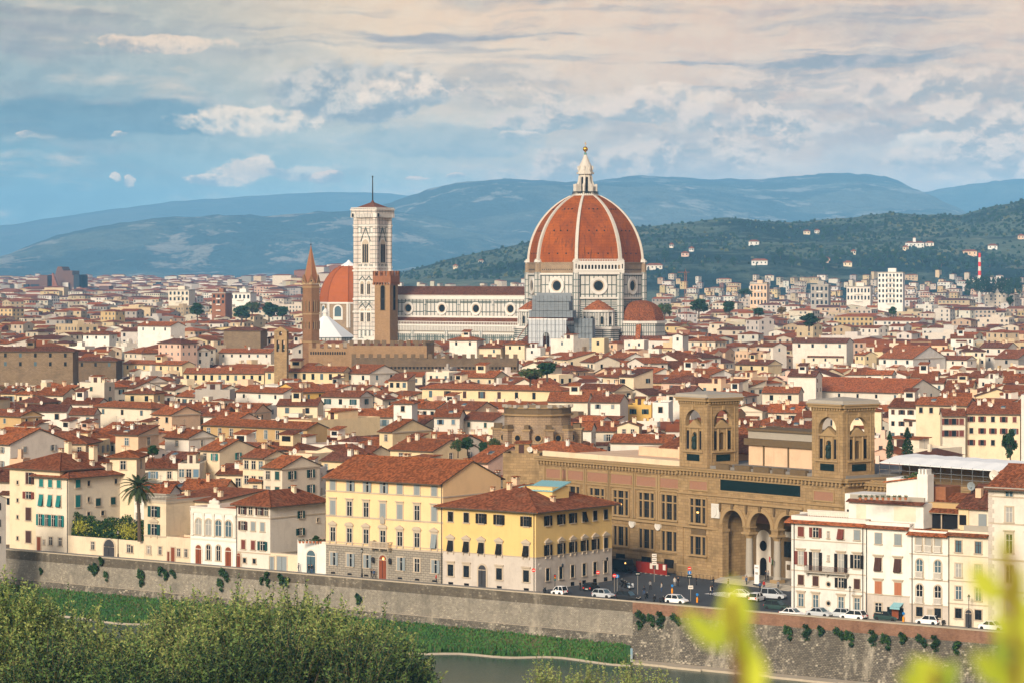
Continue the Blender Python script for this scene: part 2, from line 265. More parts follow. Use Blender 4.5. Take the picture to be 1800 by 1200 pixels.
def grass_ground():
 m, n, b = new_mat('grass_ground', 0.95, 0.1); co = n.new('ShaderNodeTexCoord').outputs['Object']
 c = n.mix(n.step(n.noise(co, 0.15, 6, 0.7), 0.4, 0.65), (0.028, 0.085, 0.026), (0.075, 0.125, 0.038))
 c = n.mix(n.m('MULTIPLY', n.step(n.noise(co, 0.05, 5, 0.6), 0.58, 0.7), 0.8), c, (0.17, 0.13, 0.07)); n.put(b.inputs['Base Color'], c)
grass_ground()
def river_mat():
 m, n, b = new_mat('river_water', 0.2, 0.06); co = n.new('ShaderNodeTexCoord').outputs['Object']
 n.put(b.inputs['Base Color'], n.mix(n.noise(co, 0.05, 4), (0.028, 0.060, 0.046), (0.046, 0.080, 0.058)))
 bp = n.new('ShaderNodeBump'); bp.inputs['Strength'].default_value = 0.25; bp.inputs['Distance'].default_value = 0.1
 n.put(bp.inputs['Height'], n.noise(n.scale(co, (1, 0.6, 1)), 0.9, 5, 0.6)); n.put(b.inputs['Normal'], bp.outputs[0])
river_mat()
def tinted(name, rough=0.9, roofy=False):
 """far blocks: each block's own paint from its 'tint' attribute"""
 m, n, b = new_mat(name, rough); a = n.new('ShaderNodeAttribute'); a.attribute_name = 'tint'
 co = n.new('ShaderNodeTexCoord').outputs['Object']
 g = n.noise(co, 0.5, 5, 0.75); f = n.m('ADD', 0.4 if roofy else 0.7, n.m('MULTIPLY', g, 1.0 if roofy else 0.5))
 n.put(b.inputs['Base Color'], n.mix(1.0, a.outputs['Color'], n.xyz(f, f, f), 'MULTIPLY')); return m
tinted('tinted_wall'); tinted('tinted_roof', roofy=True)
# ------------------------------------------------------------------ geometry helpers
def P(px, py, Y): return Vector(((px - 900) / FPX * Y, Y, CAMZ - (py - HY) / FPX * Y))     # photo pixel + distance -> point
def ZP(py, Y): return CAMZ - (py - HY) / FPX * Y
def YB(py, z=0.0): return (CAMZ - z) * FPX / (py - HY)                                      # distance of a level seen at a row
def proj(x, y, z): return 900 + x / y * FPX, HY + (CAMZ - z) / y * FPX
FRONT = 37.5                                                                                # heading of the riverside terrace
def river_line(px, off=0.0):
 """point of the riverside building line under photo column px (off: metres behind the line)"""
 t = (px - 900) / 5096; s = (508 * t - 4.19 + off * (0.793 * t - 0.609)) / (0.793 + 0.609 * t)
 return 4.19 + 0.793 * s + 0.609 * off, 508 - 0.609 * s + 0.793 * off
class MB:
 def __init__(s): s.v = []; s.f = []; s.mi = []; s.mats = []; s.t = None
 def mat(s, name):
  if name not in s.mats: s.mats.append(name)
  return s.mats.index(name)
 def face(s, pts, mat):
  b = len(s.v)
  if s.t is not None: pts = [s.t @ Vector(p) for p in pts]
  s.v.extend(tuple(p) for p in pts); s.f.append(tuple(range(b, b + len(pts)))); s.mi.append(s.mat(mat))
 def box(s, x0, x1, y0, y1, z0, z1, mat, top=None):
  a = [(x0, y0), (x1, y0), (x1, y1), (x0, y1)]
  s.prism(a, z0, z1, mat, top)
 def prism(s, poly, z0, z1, mat, top=None, bottom=True):
  n = len(poly)
  for i in range(n):
   (ax, ay), (bx, by) = poly[i], poly[(i + 1) % n]
   s.face([(ax, ay, z0), (bx, by, z0), (bx, by, z1), (ax, ay, z1)], mat)
  s.face([(x, y, z1) for x, y in poly], top or mat)
  if bottom: s.face([(x, y, z0) for x, y in reversed(poly)], mat)
 def slab(s, pts, th, mat, under=None):
  """planar polygon (counter-clockwise from above) with thickness downward"""
  lo = [(x, y, z - th) for x, y, z in pts]; n = len(pts)
  s.face(pts, mat); s.face(list(reversed(lo)), under or mat)
  for i in range(n):
   j = (i + 1) % n; s.face([lo[i], lo[j], pts[j], pts[i]], under or mat)
 def yprism(s, poly, y0, y1, mat):
  """polygon in x,z (counter-clockwise seen from -y) extruded along y"""
  n = len(poly)
  s.face([(x, y0, z) for x, z in poly], mat); s.face([(x, y1, z) for x, z in reversed(poly)], mat)
  for i in range(n):
   (ax, az), (bx, bz) = poly[i], poly[(i + 1) % n]
   s.face([(ax, y0, az), (ax, y1, az), (bx, y1, bz), (bx, y0, bz)], mat)
 def lathe(s, prof, n, mat, cx=0, cy=0, ph=0.0, a0=0.0, a1=360.0, cap=True):
  full = abs(a1 - a0) >= 359.9; m = n if full else n + 1
  ang = [R(a0 + ph + (a1 - a0) * i / n) for i in range(m)]
  for (r0, z0), (r1, z1) in zip(prof, prof[1:]):
   for i in range(n):
    a, b = ang[i], ang[(i + 1) % m]
    q = [(cx + r0 * math.cos(a), cy + r0 * math.sin(a), z0), (cx + r0 * math.cos(b), cy + r0 * math.sin(b), z0),
                     (cx + r1 * math.cos(b), cy + r1 * math.sin(b), z1), (cx + r1 * math.cos(a), cy + r1 * math.sin(a), z1)]
    if r1 < 1e-4: q = q[:3]
    elif r0 < 1e-4: q = [q[0], q[2], q[3]]
    s.face(q, mat)
  if cap and full:
   r, z = prof[-1]
   if r > 1e-3: s.face([(cx + r * math.cos(a), cy + r * math.sin(a), z) for a in ang], mat)
   r, z = prof[0]
   if r > 1e-3: s.face([(cx + r * math.cos(a), cy + r * math.sin(a), z) for a in reversed(ang)], mat)
 def tube(s, p0, p1, r0, r1, n, mat, cap=True):
  p0, p1 = Vector(p0), Vector(p1); d = (p1 - p0)
  if d.length < 1e-6: return
  d.normalize(); u = d.orthogonal().normalized(); w = d.cross(u)
  ra = [p0 + (u * math.cos(2 * math.pi * i / n) + w * math.sin(2 * math.pi * i / n)) * r0 for i in range(n)]
  rb = [p1 + (u * math.cos(2 * math.pi * i / n) + w * math.sin(2 * math.pi * i / n)) * r1 for i in range(n)]
  for i in range(n):
   j = (i + 1) % n; s.face([ra[i], ra[j], rb[j], rb[i]], mat)
  if cap: s.face(list(reversed(ra)), mat); s.face(rb, mat)
 def ball(s, c, r, mat, n=10, m=6, sq=1.0):
  pr = [(max(1e-5, r * math.sin(math.pi * k / m)), c[2] - r * sq * math.cos(math.pi * k / m)) for k in range(m + 1)]
  pr[0] = (0.0, pr[0][1]); pr[-1] = (0.0, pr[-1][1]); s.lathe(pr, n, mat, c[0], c[1], cap=False)
 def disc(s, c, r, y, mat, n=20, rx=None):
  s.face([(c[0] + (rx or r) * math.cos(2 * math.pi * i / n), y, c[1] + r * math.sin(2 * math.pi * i / n)) for i in range(n)], mat)
 def ring(s, c, r0, r1, y0, y1, mat, n=20):
  """round frame on a wall facing -y: annulus from r0 to r1 whose face is at y0, back at y1"""
  for i in range(n):
   a, b = 2 * math.pi * i / n, 2 * math.pi * (i + 1) / n
   q = lambda r, t, y: (c[0] + r * math.cos(t), y, c[1] + r * math.sin(t))
   s.face([q(r0, a, y0 + 0.12), q(r1, a, y0), q(r1, b, y0), q(r0, b, y0 + 0.12)], mat)
   s.face([q(r1, a, y0), q(r1, a, y1), q(r1, b, y1), q(r1, b, y0)], mat)
 def archpoly(s, cx, hw, zb, zs, pointed=0.0, n=8):
  """window outline, counter-clockwise seen from -y: sill zb, spring zs"""
  pts = [(cx - hw, zb), (cx + hw, zb)]
  if pointed <= 0: pts += [(cx + hw * math.cos(math.pi * i / n), zs + hw * math.sin(math.pi * i / n)) for i in range(n + 1)]
  else:
   r = hw * (1 + pointed); ac = math.acos((r - hw) / r)
   for i in range(n // 2 + 1): a = ac * i / (n // 2); pts.append((cx + hw - r + r * math.cos(a), zs + r * math.sin(a)))
   for i in range(1, n // 2 + 1): a = ac * (1 - i / (n // 2)); pts.append((cx - hw + r - r * math.cos(a), zs + r * math.sin(a)))
  return pts
 def archwall(s, x0, x1, z0, z1, holes, y0, y1, mat, inner=None, n=10):
  """wall in the x,z plane from y0 (front) to y1 with round-arched openings holes=[(cx, halfwidth, bottom, spring)], left to right"""
  xs = x0; inner = inner or mat
  for cx, hw, zb, zs in holes:
   s.box(xs, cx - hw, y0, y1, z0, z1, mat)
   if zb > z0 + 1e-3: s.box(cx - hw, cx + hw, y0, y1, z0, zb, mat)
   arc = [(cx - hw * math.cos(math.pi * i / n), zs + hw * math.sin(math.pi * i / n)) for i in range(n + 1)]
   for (ax, az), (bx, bz) in zip(arc, arc[1:]):
    s.face([(ax, y0, az), (bx, y0, bz), (bx, y0, z1), (ax, y0, z1)], mat)
    s.face([(bx, y1, bz), (ax, y1, az), (ax, y1, z1), (bx, y1, z1)], mat)
    s.face([(ax, y0, az), (ax, y1, az), (bx, y1, bz), (bx, y0, bz)], inner)
   s.face([(cx - hw, y0, z1), (cx + hw, y0, z1), (cx + hw, y1, z1), (cx - hw, y1, z1)], mat)
   xs = cx + hw
  s.box(xs, x1, y0, y1, z0, z1, mat)
 def mesh(s, name, smooth=False):
  me = bpy.data.meshes.new(name); me.from_pydata(s.v, [], s.f)
  for m in s.mats: me.materials.append(MAT[m])
  me.polygons.foreach_set('material_index', s.mi)
  V = np.array(s.v, dtype=np.float64).reshape(-1, 3)
  ln = np.array([len(f) for f in s.f]); st = np.concatenate(([0], np.cumsum(ln)[:-1])).astype(int)
  p0, p1, p2 = V[st], V[st + 1], V[st + 2]
  nr = np.cross(p1 - p0, p2 - p0); L = np.linalg.norm(nr, axis=1, keepdims=True); nr = nr / np.maximum(L, 1e-9)
  u = np.stack([-nr[:, 1], nr[:, 0], np.zeros(len(nr))], 1); lu = np.linalg.norm(u, axis=1, keepdims=True)
  u = np.where(lu < 0.05, np.array([[1.0, 0, 0]]), u / np.maximum(lu, 1e-9)); w = np.cross(nr, u)
  fi = np.repeat(np.arange(len(s.f)), ln)
  uv = np.stack([(V * u[fi]).sum(1), (V * w[fi]).sum(1)], 1)
  me.uv_layers.new(name='UVMap').data.foreach_set('uv', uv.astype(np.float32).ravel())
  if smooth: me.polygons.foreach_set('use_smooth', [True] * len(s.f))
  me.update(); return me
 def build(s, name, parent=None, loc=(0, 0, 0), rz=0.0, smooth=False):
  return put(name, s.mesh(name, smooth), parent, loc, rz)
def put(name, me, parent=None, loc=(0, 0, 0), rz=0.0):
 o = bpy.data.objects.new(name, me); COL.objects.link(o); o.location = loc; o.rotation_euler = (0, 0, rz)
 if parent is not None: o.parent = parent
 return o
def tag(o, label=None, cat=None, group=None, kind=None):
 if label: o['label'] = label
 if cat: o['category'] = cat
 if group: o['group'] = group
 if kind: o['kind'] = kind
 return o
def thing(name, label, cat, loc=(0, 0, 0), rz=0.0, group=None):
 o = bpy.data.objects.new(name, None); COL.objects.link(o); o.location = loc; o.rotation_euler = (0, 0, rz); o.empty_display_size = 0.5
 return tag(o, label, cat, group)
def copy_tree(o, parent=None, loc=None, rz=None, label=None):
 c = o.copy(); COL.objects.link(c)
 if parent is not None: c.parent = parent
 if loc is not None: c.location = loc
 if rz is not None: c.rotation_euler = (0, 0, rz)
 if label: c['label'] = label
 for ch in list(o.children): copy_tree(ch, c)
 return c
# ------------------------------------------------------------------ windows: one shared mesh for each pattern, one object for each window
_WC = {}
def win_mesh(w=1.1, h=1.8, frame='trim_stone', pane='glass_dark', hood='none', arch=False, sill=True, mull='trim_white', fw=0.16, bal=False):
 k = ('w', w, h, frame, pane, hood, arch, sill, mull, fw, bal)
 if k in _WC: return _WC[k]
 b = MB(); hw = w / 2
 if arch:
  zs = h - hw
  b.yprism(b.archpoly(0, hw, 0, zs), -0.02, 0.02, pane)
  o = b.archpoly(0, hw + fw, 0, zs); i_ = b.archpoly(0, hw, 0, zs)
  for (p, q, p2, q2) in zip(o[1:], o[2:] + o[:1], i_[1:], i_[2:] + i_[:1]):
   b.face([(p2[0], -0.1, p2[1]), (p[0], -0.1, p[1]), (q[0], -0.1, q[1]), (q2[0], -0.1, q2[1])][::-1], frame)
   b.face([(p[0], -0.1, p[1]), (p[0], 0, p[1]), (q[0], 0, q[1]), (q[0], -0.1, q[1])], frame)
 else:
  b.box(-hw, hw, -0.02, 0.02, 0, h, pane)
  if frame:
   b.box(-hw - fw, -hw, -0.11, 0, 0, h, frame); b.box(hw, hw + fw, -0.11, 0, 0, h, frame); b.box(-hw - fw, hw + fw, -0.12, 0, h, h + fw, frame)
 if mull:
  b.box(-0.04, 0.04, -0.06, -0.02, 0.02, h - 0.03, mull); b.box(-hw + 0.02, -0.04, -0.05, -0.02, h * 0.66, h * 0.66 + 0.06, mull); b.box(0.04, hw - 0.02, -0.05, -0.02, h * 0.66, h * 0.66 + 0.06, mull)
  b.box(-hw, -hw + 0.07, -0.06, -0.02, 0.0, h - (hw if arch else 0), mull); b.box(hw - 0.07, hw, -0.06, -0.02, 0, h - (hw if arch else 0), mull)
 if sill: b.box(-hw - fw - 0.08, hw + fw + 0.08, -0.22, 0, -0.16, 0, frame or 'trim_stone')
 zt = h + fw
 if hood == 'flat': b.box(-hw - 0.35, hw + 0.35, -0.32, 0, zt + 0.22, zt + 0.4, frame); b.box(-hw - 0.2, hw + 0.2, -0.13, 0, zt, zt + 0.22, frame)
 if hood in ('ped', 'seg'):
  b.box(-hw - 0.4, hw + 0.4, -0.34, 0, zt + 0.25, zt + 0.4, frame); b.box(-hw - 0.22, hw + 0.22, -0.13, 0, zt, zt + 0.25, frame)
  z1 = zt + 0.4
  if hood == 'ped': poly = [(-hw - 0.4, z1), (hw + 0.4, z1), (hw + 0.4, z1 + 0.1), (0, z1 + 0.62), (-hw - 0.4, z1 + 0.1)]
  else: poly = [(-hw - 0.4, z1), (hw + 0.4, z1)] + [((hw + 0.4) * math.cos(math.pi * i / 8), z1 + 0.55 * math.sin(math.pi * i / 8)) for i in range(1, 8)]
  b.yprism(poly, -0.32, 0, frame)
  b.box(-hw - fw - 0.05, -hw + 0.02, -0.24, 0, -0.55, -0.16, frame); b.box(hw - 0.02, hw + fw + 0.05, -0.24, 0, -0.55, -0.16, frame)
 if bal:
  b.box(-hw - 0.1, hw + 0.1, -0.34, 0, -0.14, 0.0, 'trim_white'); b.box(-hw - 0.1, hw + 0.1, -0.34, -0.2, 0.85, 1.0, 'trim_white')
  for i in range(6): x = -hw + 0.08 + (w - 0.16) * i / 5; b.box(x - 0.06, x + 0.06, -0.32, -0.22, 0, 0.85, 'trim_white')
 _WC[k] = b.mesh('window'); return _WC[k]
def shutter_mesh(w, h, mat, tilt=0.0):
 k = ('s', w, h, mat, tilt)
 if k in _WC: return _WC[k]
 b = MB(); b.box(-w / 2, w / 2, -0.05, 0, 0, h, mat)
 b.box(-w / 2 + 0.05, w / 2 - 0.05, -0.07, -0.05, 0.06, h * 0.48, mat); b.box(-w / 2 + 0.05, w / 2 - 0.05, -0.07, -0.05, h * 0.52, h - 0.06, mat)
 if tilt:
  b.v = [(x, y - tilt * (h - z) / h * 0.5, z) for x, y, z in b.v]
 _WC[k] = b.mesh('shutter'); return _WC[k]
def add_window(parent, face, t, z, w=1.1, h=1.8, sh=None, shm='shutter_green', off=0.0, name='window', **kw):
 """face F: front wall (t = local x); S: right wall (t = depth from the corner); L: left wall, at x = off"""
 loc, rz = {'F': ((t, off, z), 0.0), 'S': ((off, t, z), R(90)), 'L': ((off, t, z), R(-90))}[face]
 o = put(name, win_mesh(w, h, **kw), parent, loc, rz)
 if sh == 'open':
  for sx in (-1, 1): put('shutter', shutter_mesh(w * 0.5, h, shm), o, (sx * (w * 0.76 + 0.02), -0.09 if kw.get('frame', 1) is None else -0.13, 0))
 elif sh == 'closed':
  for sx in (-1, 1): put('shutter', shutter_mesh(w * 0.5 - 0.01, h, shm), o, (sx * w * 0.25, -0.07, 0))
 elif sh == 'tilt':
  for sx in (-1, 1): put('shutter', shutter_mesh(w * 0.5 - 0.01, h, shm, 1.0), o, (sx * w * 0.25, -0.07, 0))
 elif sh == 'half':
  put('shutter', shutter_mesh(w * 0.5, h, shm), o, (w * 0.78, -0.13, 0)); put('shutter', shutter_mesh(w * 0.5 - 0.01, h, shm), o, (-w * 0.25, -0.07, 0))
 return o
# ------------------------------------------------------------------ house bodies.  Local frame: near corner at the origin, front wall along -x, right wall along +y
def body_meshes(w, d, z, roof, rise, wallm, roofm, ov=0.6, trim=None, z0=-0.5, plinth=None, bands=()):
 b = MB(); r = MB(); zz = z
 if plinth:
  b.box(-w, 0, 0, d, z0, plinth[0], plinth[1]); b.box(-w, 0, 0, d, plinth[0], z, wallm)
 else: b.box(-w, 0, 0, d, z0, z, wallm)
 for zb, th, m in bands:
  b.box(-w - 0.02, 0.08, -0.1, 0, zb, zb + th, m); b.box(0, 0.1, 0.0, d, zb, zb + th, m)
 th = 0.22; e = ov
 if roof == 'x':
  k = rise / (d / 2); ym = d / 2
  b.face([(0, 0, z), (0, d, z), (0, ym, z + rise)], wallm); b.face([(-w, d, z), (-w, 0, z), (-w, ym, z + rise)], wallm)
  ze = z - k * e + th; zr = z + rise + th; g = min(0.25, ov)
  r.slab([(-w - g, -e, ze), (g, -e, ze), (g, ym, zr), (-w - g, ym, zr)], th, roofm, 'bark')
  r.slab([(g, d + e, ze), (-w - g, d + e, ze), (-w - g, ym, zr), (g, ym, zr)], th, roofm, 'bark')
  r.box(-w - g, g, ym - 0.16, ym + 0.16, zr - 0.05, zr + 0.1, roofm)
 elif roof == 'y':
  k = rise / (w / 2); xm = -w / 2
  b.face([(-w, 0, z), (0, 0, z), (xm, 0, z + rise)], wallm); b.face([(0, d, z), (-w, d, z), (xm, d, z + rise)], wallm)
  ze = z - k * e + th; zr = z + rise + th; g = min(0.35, ov)
  r.slab([(e, -g, ze), (e, d + g, ze), (xm, d + g, zr), (xm, -g, zr)], th, roofm, 'bark')
  r.slab([(-w - e, d + g, ze), (-w - e, -g, ze), (xm, -g, zr), (xm, d + g, zr)], th, roofm, 'bark')
  r.box(xm - 0.16, xm + 0.16, -g, d + g, zr - 0.05, zr + 0.1, roofm)
 elif roof == 'hip':
  m = min(w, d) / 2; k = rise / m; ze = z - k * e + th; zr = z + rise + th
  A, B, C, D = (-w - e, -e, ze), (e, -e, ze), (e, d + e, ze), (-w - e, d + e, ze)
  if w >= d: p, q = (-w + m, d / 2, zr), (-m, d / 2, zr); F = [[A, B, q, p], [B, C, q], [C, D, p, q], [D, A, p]]
  else: p, q = (-w / 2, m, zr), (-w / 2, d - m, zr); F = [[A, B, p], [B, C, q, p], [C, D, q], [D, A, p, q]]
  for f in F: r.slab(f, th, roofm, 'bark')
  for s_, t_ in ((A, p), (B, q if w >= d else p), (C, q), (D, p if w >= d else q)): r.tube((s_[0], s_[1], s_[2] + 0.04), (t_[0], t_[1], t_[2] + 0.04), 0.14, 0.14, 5, roofm)
 elif roof == 'shed':
  k = rise / d
  for x in (0, -w): b.face([(x, 0, z), (x, d, z), (x, d, z + rise)][::1 if x == 0 else -1], wallm)
  b.face([(0, d, z), (-w, d, z), (-w, d, z + rise), (0, d, z + rise)], wallm)
  g = min(0.25, ov)
  r.slab([(-w - g, -e, z - k * e + th), (g, -e, z - k * e + th), (g, d + 0.2, z + rise + th), (-w - g, d + 0.2, z + rise + th)], th, roofm, 'bark')
 elif roof == 'flat':
  pm = trim or wallm
  r.box(-w + 0.25, -0.25, 0.25, d - 0.25, z, z + 0.06, roofm)
  for bx in ((-w, 0, 0, 0.25), (-w, 0, d - 0.25, d), (-w, -w + 0.25, 0.25, d - 0.25), (-0.25, 0, 0.25, d - 0.25)): b.box(*bx, z, z + rise, pm)
 if trim and roof != 'flat':
  b.box(-w - 0.02, 0.25, -0.25, 0, z - 0.35, z - 0.04, trim); b.box(0, 0.25, 0, d, z - 0.35, z - 0.04, trim)
 return b, r
def chimney_mesh(w, h, mat):
 k = ('c', w, h, mat)
 if k in _WC: return _WC[k]
 b = MB(); b.box(-w / 2, w / 2, -w * 0.4, w * 0.4, -1.2, h, mat); b.box(-w / 2 - 0.08, w / 2 + 0.08, -w * 0.4 - 0.08, w * 0.4 + 0.08, h, h + 0.1, 'trim_stone')
 for sx in (-1, 1): b.box(sx * w * 0.36 - 0.09, sx * w * 0.36 + 0.09, -w * 0.35, w * 0.35, h + 0.1, h + 0.38, mat)
 b.box(-w / 2 - 0.1, w / 2 + 0.1, -w * 0.45, w * 0.45, h + 0.38, h + 0.5, 'tile_red'); _WC[k] = b.mesh('chimney'); return _WC[k]
def roof_z(roof, w, d, z, rise, x, y):
 if roof == 'x': return z + rise * (1 - abs(y - d / 2) / (d / 2)) + 0.2
 if roof == 'y': return z + rise * (1 - abs(x + w / 2) / (w / 2)) + 0.2
 if roof == 'hip':
  m = min(w, d) / 2; return z + rise * min(1, min(-x, x + w, y, d - y) / m) + 0.2
 if roof == 'shed': return z + rise * y / d + 0.2
 return z + 0.06
def add_chimney(root, roof, w, d, z, rise, x, y, cw=0.8, ch=1.0, mat='cream'):
 return put('chimney', chimney_mesh(cw, ch, mat), root, (x, y, roof_z(roof, w, d, z, rise, x, y)))
def dish_mesh(col):
 k = ('dish', col)
 if k in _WC: return _WC[k]
 b = MB(); b.tube((0, 0, -0.6), (0, 0, 0.5), 0.04, 0.04, 5, 'iron')
 n = 12
 for i in range(n):
  a, c = 2 * math.pi * i / n, 2 * math.pi * (i + 1) / n
  b.face([(0.45 * math.cos(a), -0.12, 0.6 + 0.45 * math.sin(a)), (0.45 * math.cos(c), -0.12, 0.6 + 0.45 * math.sin(c)), (0, 0.06, 0.6)][::-1], col)
 b.tube((0, 0.02, 0.25), (0, -0.45, 0.55), 0.02, 0.02, 4, 'iron')
 _WC[k] = b.mesh('satellite_dish'); return _WC[k]
def antenna_mesh():
 if 'ant' in _WC: return _WC['ant']
 b = MB(); b.tube((0, 0, -0.5), (0, 0, 2.6), 0.03, 0.03, 4, 'chrome')
 for z, l in ((2.5, 0.5), (2.2, 0.6), (1.9, 0.4)): b.tube((-l, 0, z), (l, 0, z), 0.02, 0.02, 4, 'chrome')
 b.tube((0, -0.5, 2.3), (0, 0.5, 2.3), 0.02, 0.02, 4, 'chrome'); _WC['ant'] = b.mesh('antenna'); return _WC['ant']
# ------------------------------------------------------------------ ground, streets, river, hills
def sheet(name, pts, mat, label=None, kind='structure', grid=None):
 b = MB(); b.face(pts, mat); return tag(b.build(name), label, None, None, kind)
rng = random.Random(7)
def gz(y): return max(0.0, min(y, 9000) - 1500) * 0.0068        # the plain climbs gently towards the hills
WZ = -8.6                                                    # river level
def wall_pt(px, off=0.0):
 """the river wall runs 9.5 m in front of the building line on the left, a little less on the right"""
 return river_line(px, -9.3 + off)
# city ground: from the river wall to the foot of the hills
def land():
 L0, L1 = wall_pt(-1500), wall_pt(3000)
 b = MB(); b.face([(L0[0], L0[1], -0.02), (L1[0], L1[1], -0.02), (2500, 1500, -0.02), (-2500, 1500, -0.02)], 'ground_earth')
 ys = [1500, 2500, 3500, 4500, 6000, 8000, 11000, 16000, 21500]
 for ya, yb in zip(ys, ys[1:]): b.face([(-2500 if ya < 1600 else -9000, ya, gz(ya) - 0.02), (2500 if ya < 1600 else 9000, ya, gz(ya) - 0.02), (9000, yb, gz(yb) - 0.02), (-9000, yb, gz(yb) - 0.02)], 'ground_earth')
 tag(b.build('ground'), kind='structure')
 # riverside road and pavement
 a0, a1 = wall_pt(-900, 0.5), wall_pt(2700, 0.5); b0, b1 = river_line(-900, -2.2), river_line(2700, -2.2)
 sheet('road', [(*a0, 0.0), (*a1, 0.0), (*b1, 0.0), (*b0, 0.0)], 'asphalt')
 c0, c1 = river_line(-900, 0.5), river_line(2700, 0.5)
 b = MB(); b.prism([b0, b1, c1, c0], -0.1, 0.13, 'pavement'); tag(b.build('pavement'), kind='structure')
 # the square in front of the library
 q = [river_line(955, -2.2), river_line(1388, -2.2), river_line(1388, 2), (60, 507), (29, 540), (2, 575), river_line(955, 25), river_line(955, 0)]
 sheet('square', [(x, y, 0.137) for x, y in q], 'asphalt')
 # crossing stripes on the square
 b = MB()
 for i in range(6):
  p = YB(1044 + i * 1.2); x = (1238 + i * 7 - 900) / FPX * p
  b.prism([(x, p), (x + 0.5, p - 0.6), (x + 4.2, p + 3.0 - 0.6), (x + 3.7, p + 3.0)], 0.139, 0.142, 'paint_white')
 tag(b.build('road_markings'), kind='structure')
 # grass bank and river
 zg = -5.6
 def wp(px, off, z): x, y = wall_pt(px, off); return (x, y, z)
 b = MB(); n = 60
 W = lambda px: 14.5 + 2.2 * math.sin(px * 0.011) + 1.2 * math.sin(px * 0.037) - (6.0 if px > 700 else 0) * min(1, (px - 700) / 350.0 if px > 700 else 0)
 pxs = [-700 + (1108 + 700) * i / n for i in range(n + 1)]
 for p, q in zip(pxs, pxs[1:]):
  b.face([wp(p, -W(p) - 1.5, WZ - 0.4), wp(q, -W(q) - 1.5, WZ - 0.4), wp(q, -W(q), WZ + 0.25), wp(p, -W(p), WZ + 0.25)], 'apron_stone')
  b.face([wp(p, -W(p), WZ + 0.25), wp(q, -W(q), WZ + 0.25), wp(q, -W(q) * 0.6, -7.4), wp(p, -W(p) * 0.6, -7.4)], 'grass_ground')
  b.face([wp(p, -W(p) * 0.6, -7.4), wp(q, -W(q) * 0.6, -7.4), wp(q, 0.3, zg), wp(p, 0.3, zg)], 'grass_ground')
 tag(b.build('river_bank'), kind='structure')
 x0, y0 = wall_pt(-1500, -3); x1, y1 = wall_pt(3000, -3)
 tag(sheet('river', [(-500, 330, WZ), (420, 330, WZ), (x1, y1, WZ), (x0, y0, WZ)], 'river_water'))
 # near bank, slope below the viewpoint and the terrace we stand on
 b = MB(); prof = [(-40, 53.3), (9, 53.3), (14, 50.0), (60, 38), (130, 20), (200, 6), (260, 1.0), (322, 0.0), (336, -9.0)]
 xs = [-600, -300, -150, -80, -40, 0, 40, 80, 150, 300, 600]
 for (ya, za), (yb, zb) in zip(prof, prof[1:]):
  for p, q in zip(xs, xs[1:]): b.face([(p, ya, za), (q, ya, za), (q, yb, zb), (p, yb, zb)], 'grass_ground' if ya > 8 else 'pavement')
 tag(b.build('hillside'), kind='structure')
 # grass tufts on the far bank
 b = MB(); r = random.Random(3)
 for i in range(17000):
  p = r.uniform(-120, 1100); o = -r.uniform(0.3, W(p)); f = -o / W(p); x, y = wall_pt(p, o)
  z = zg + (-7.4 - zg) * min(1, f / 0.6) if f < 0.6 else -7.4 + (WZ + 0.25 + 7.4) * (f - 0.6) / 0.4
  h = r.uniform(0.15, 0.4) * (2.4 if f > 0.85 else 1); a = r.uniform(0, math.pi); c, s_ = math.cos(a) * 0.16, math.sin(a) * 0.16
  b.face([(x - c, y - s_, z - 0.05), (x + c, y + s_, z - 0.05), (x + c * 0.6 + r.uniform(-.15, .15), y + s_ * 0.6, z + h), (x - c * 0.6, y - s_ * 0.6, z + h * r.uniform(.6, 1))], 'grass_blade' if r.random() < 0.8 else 'leaf_olive')
 tag(b.build('bank_grass'), 'green grass growing on the far bank below the river wall', 'grass', None, 'stuff')
land()
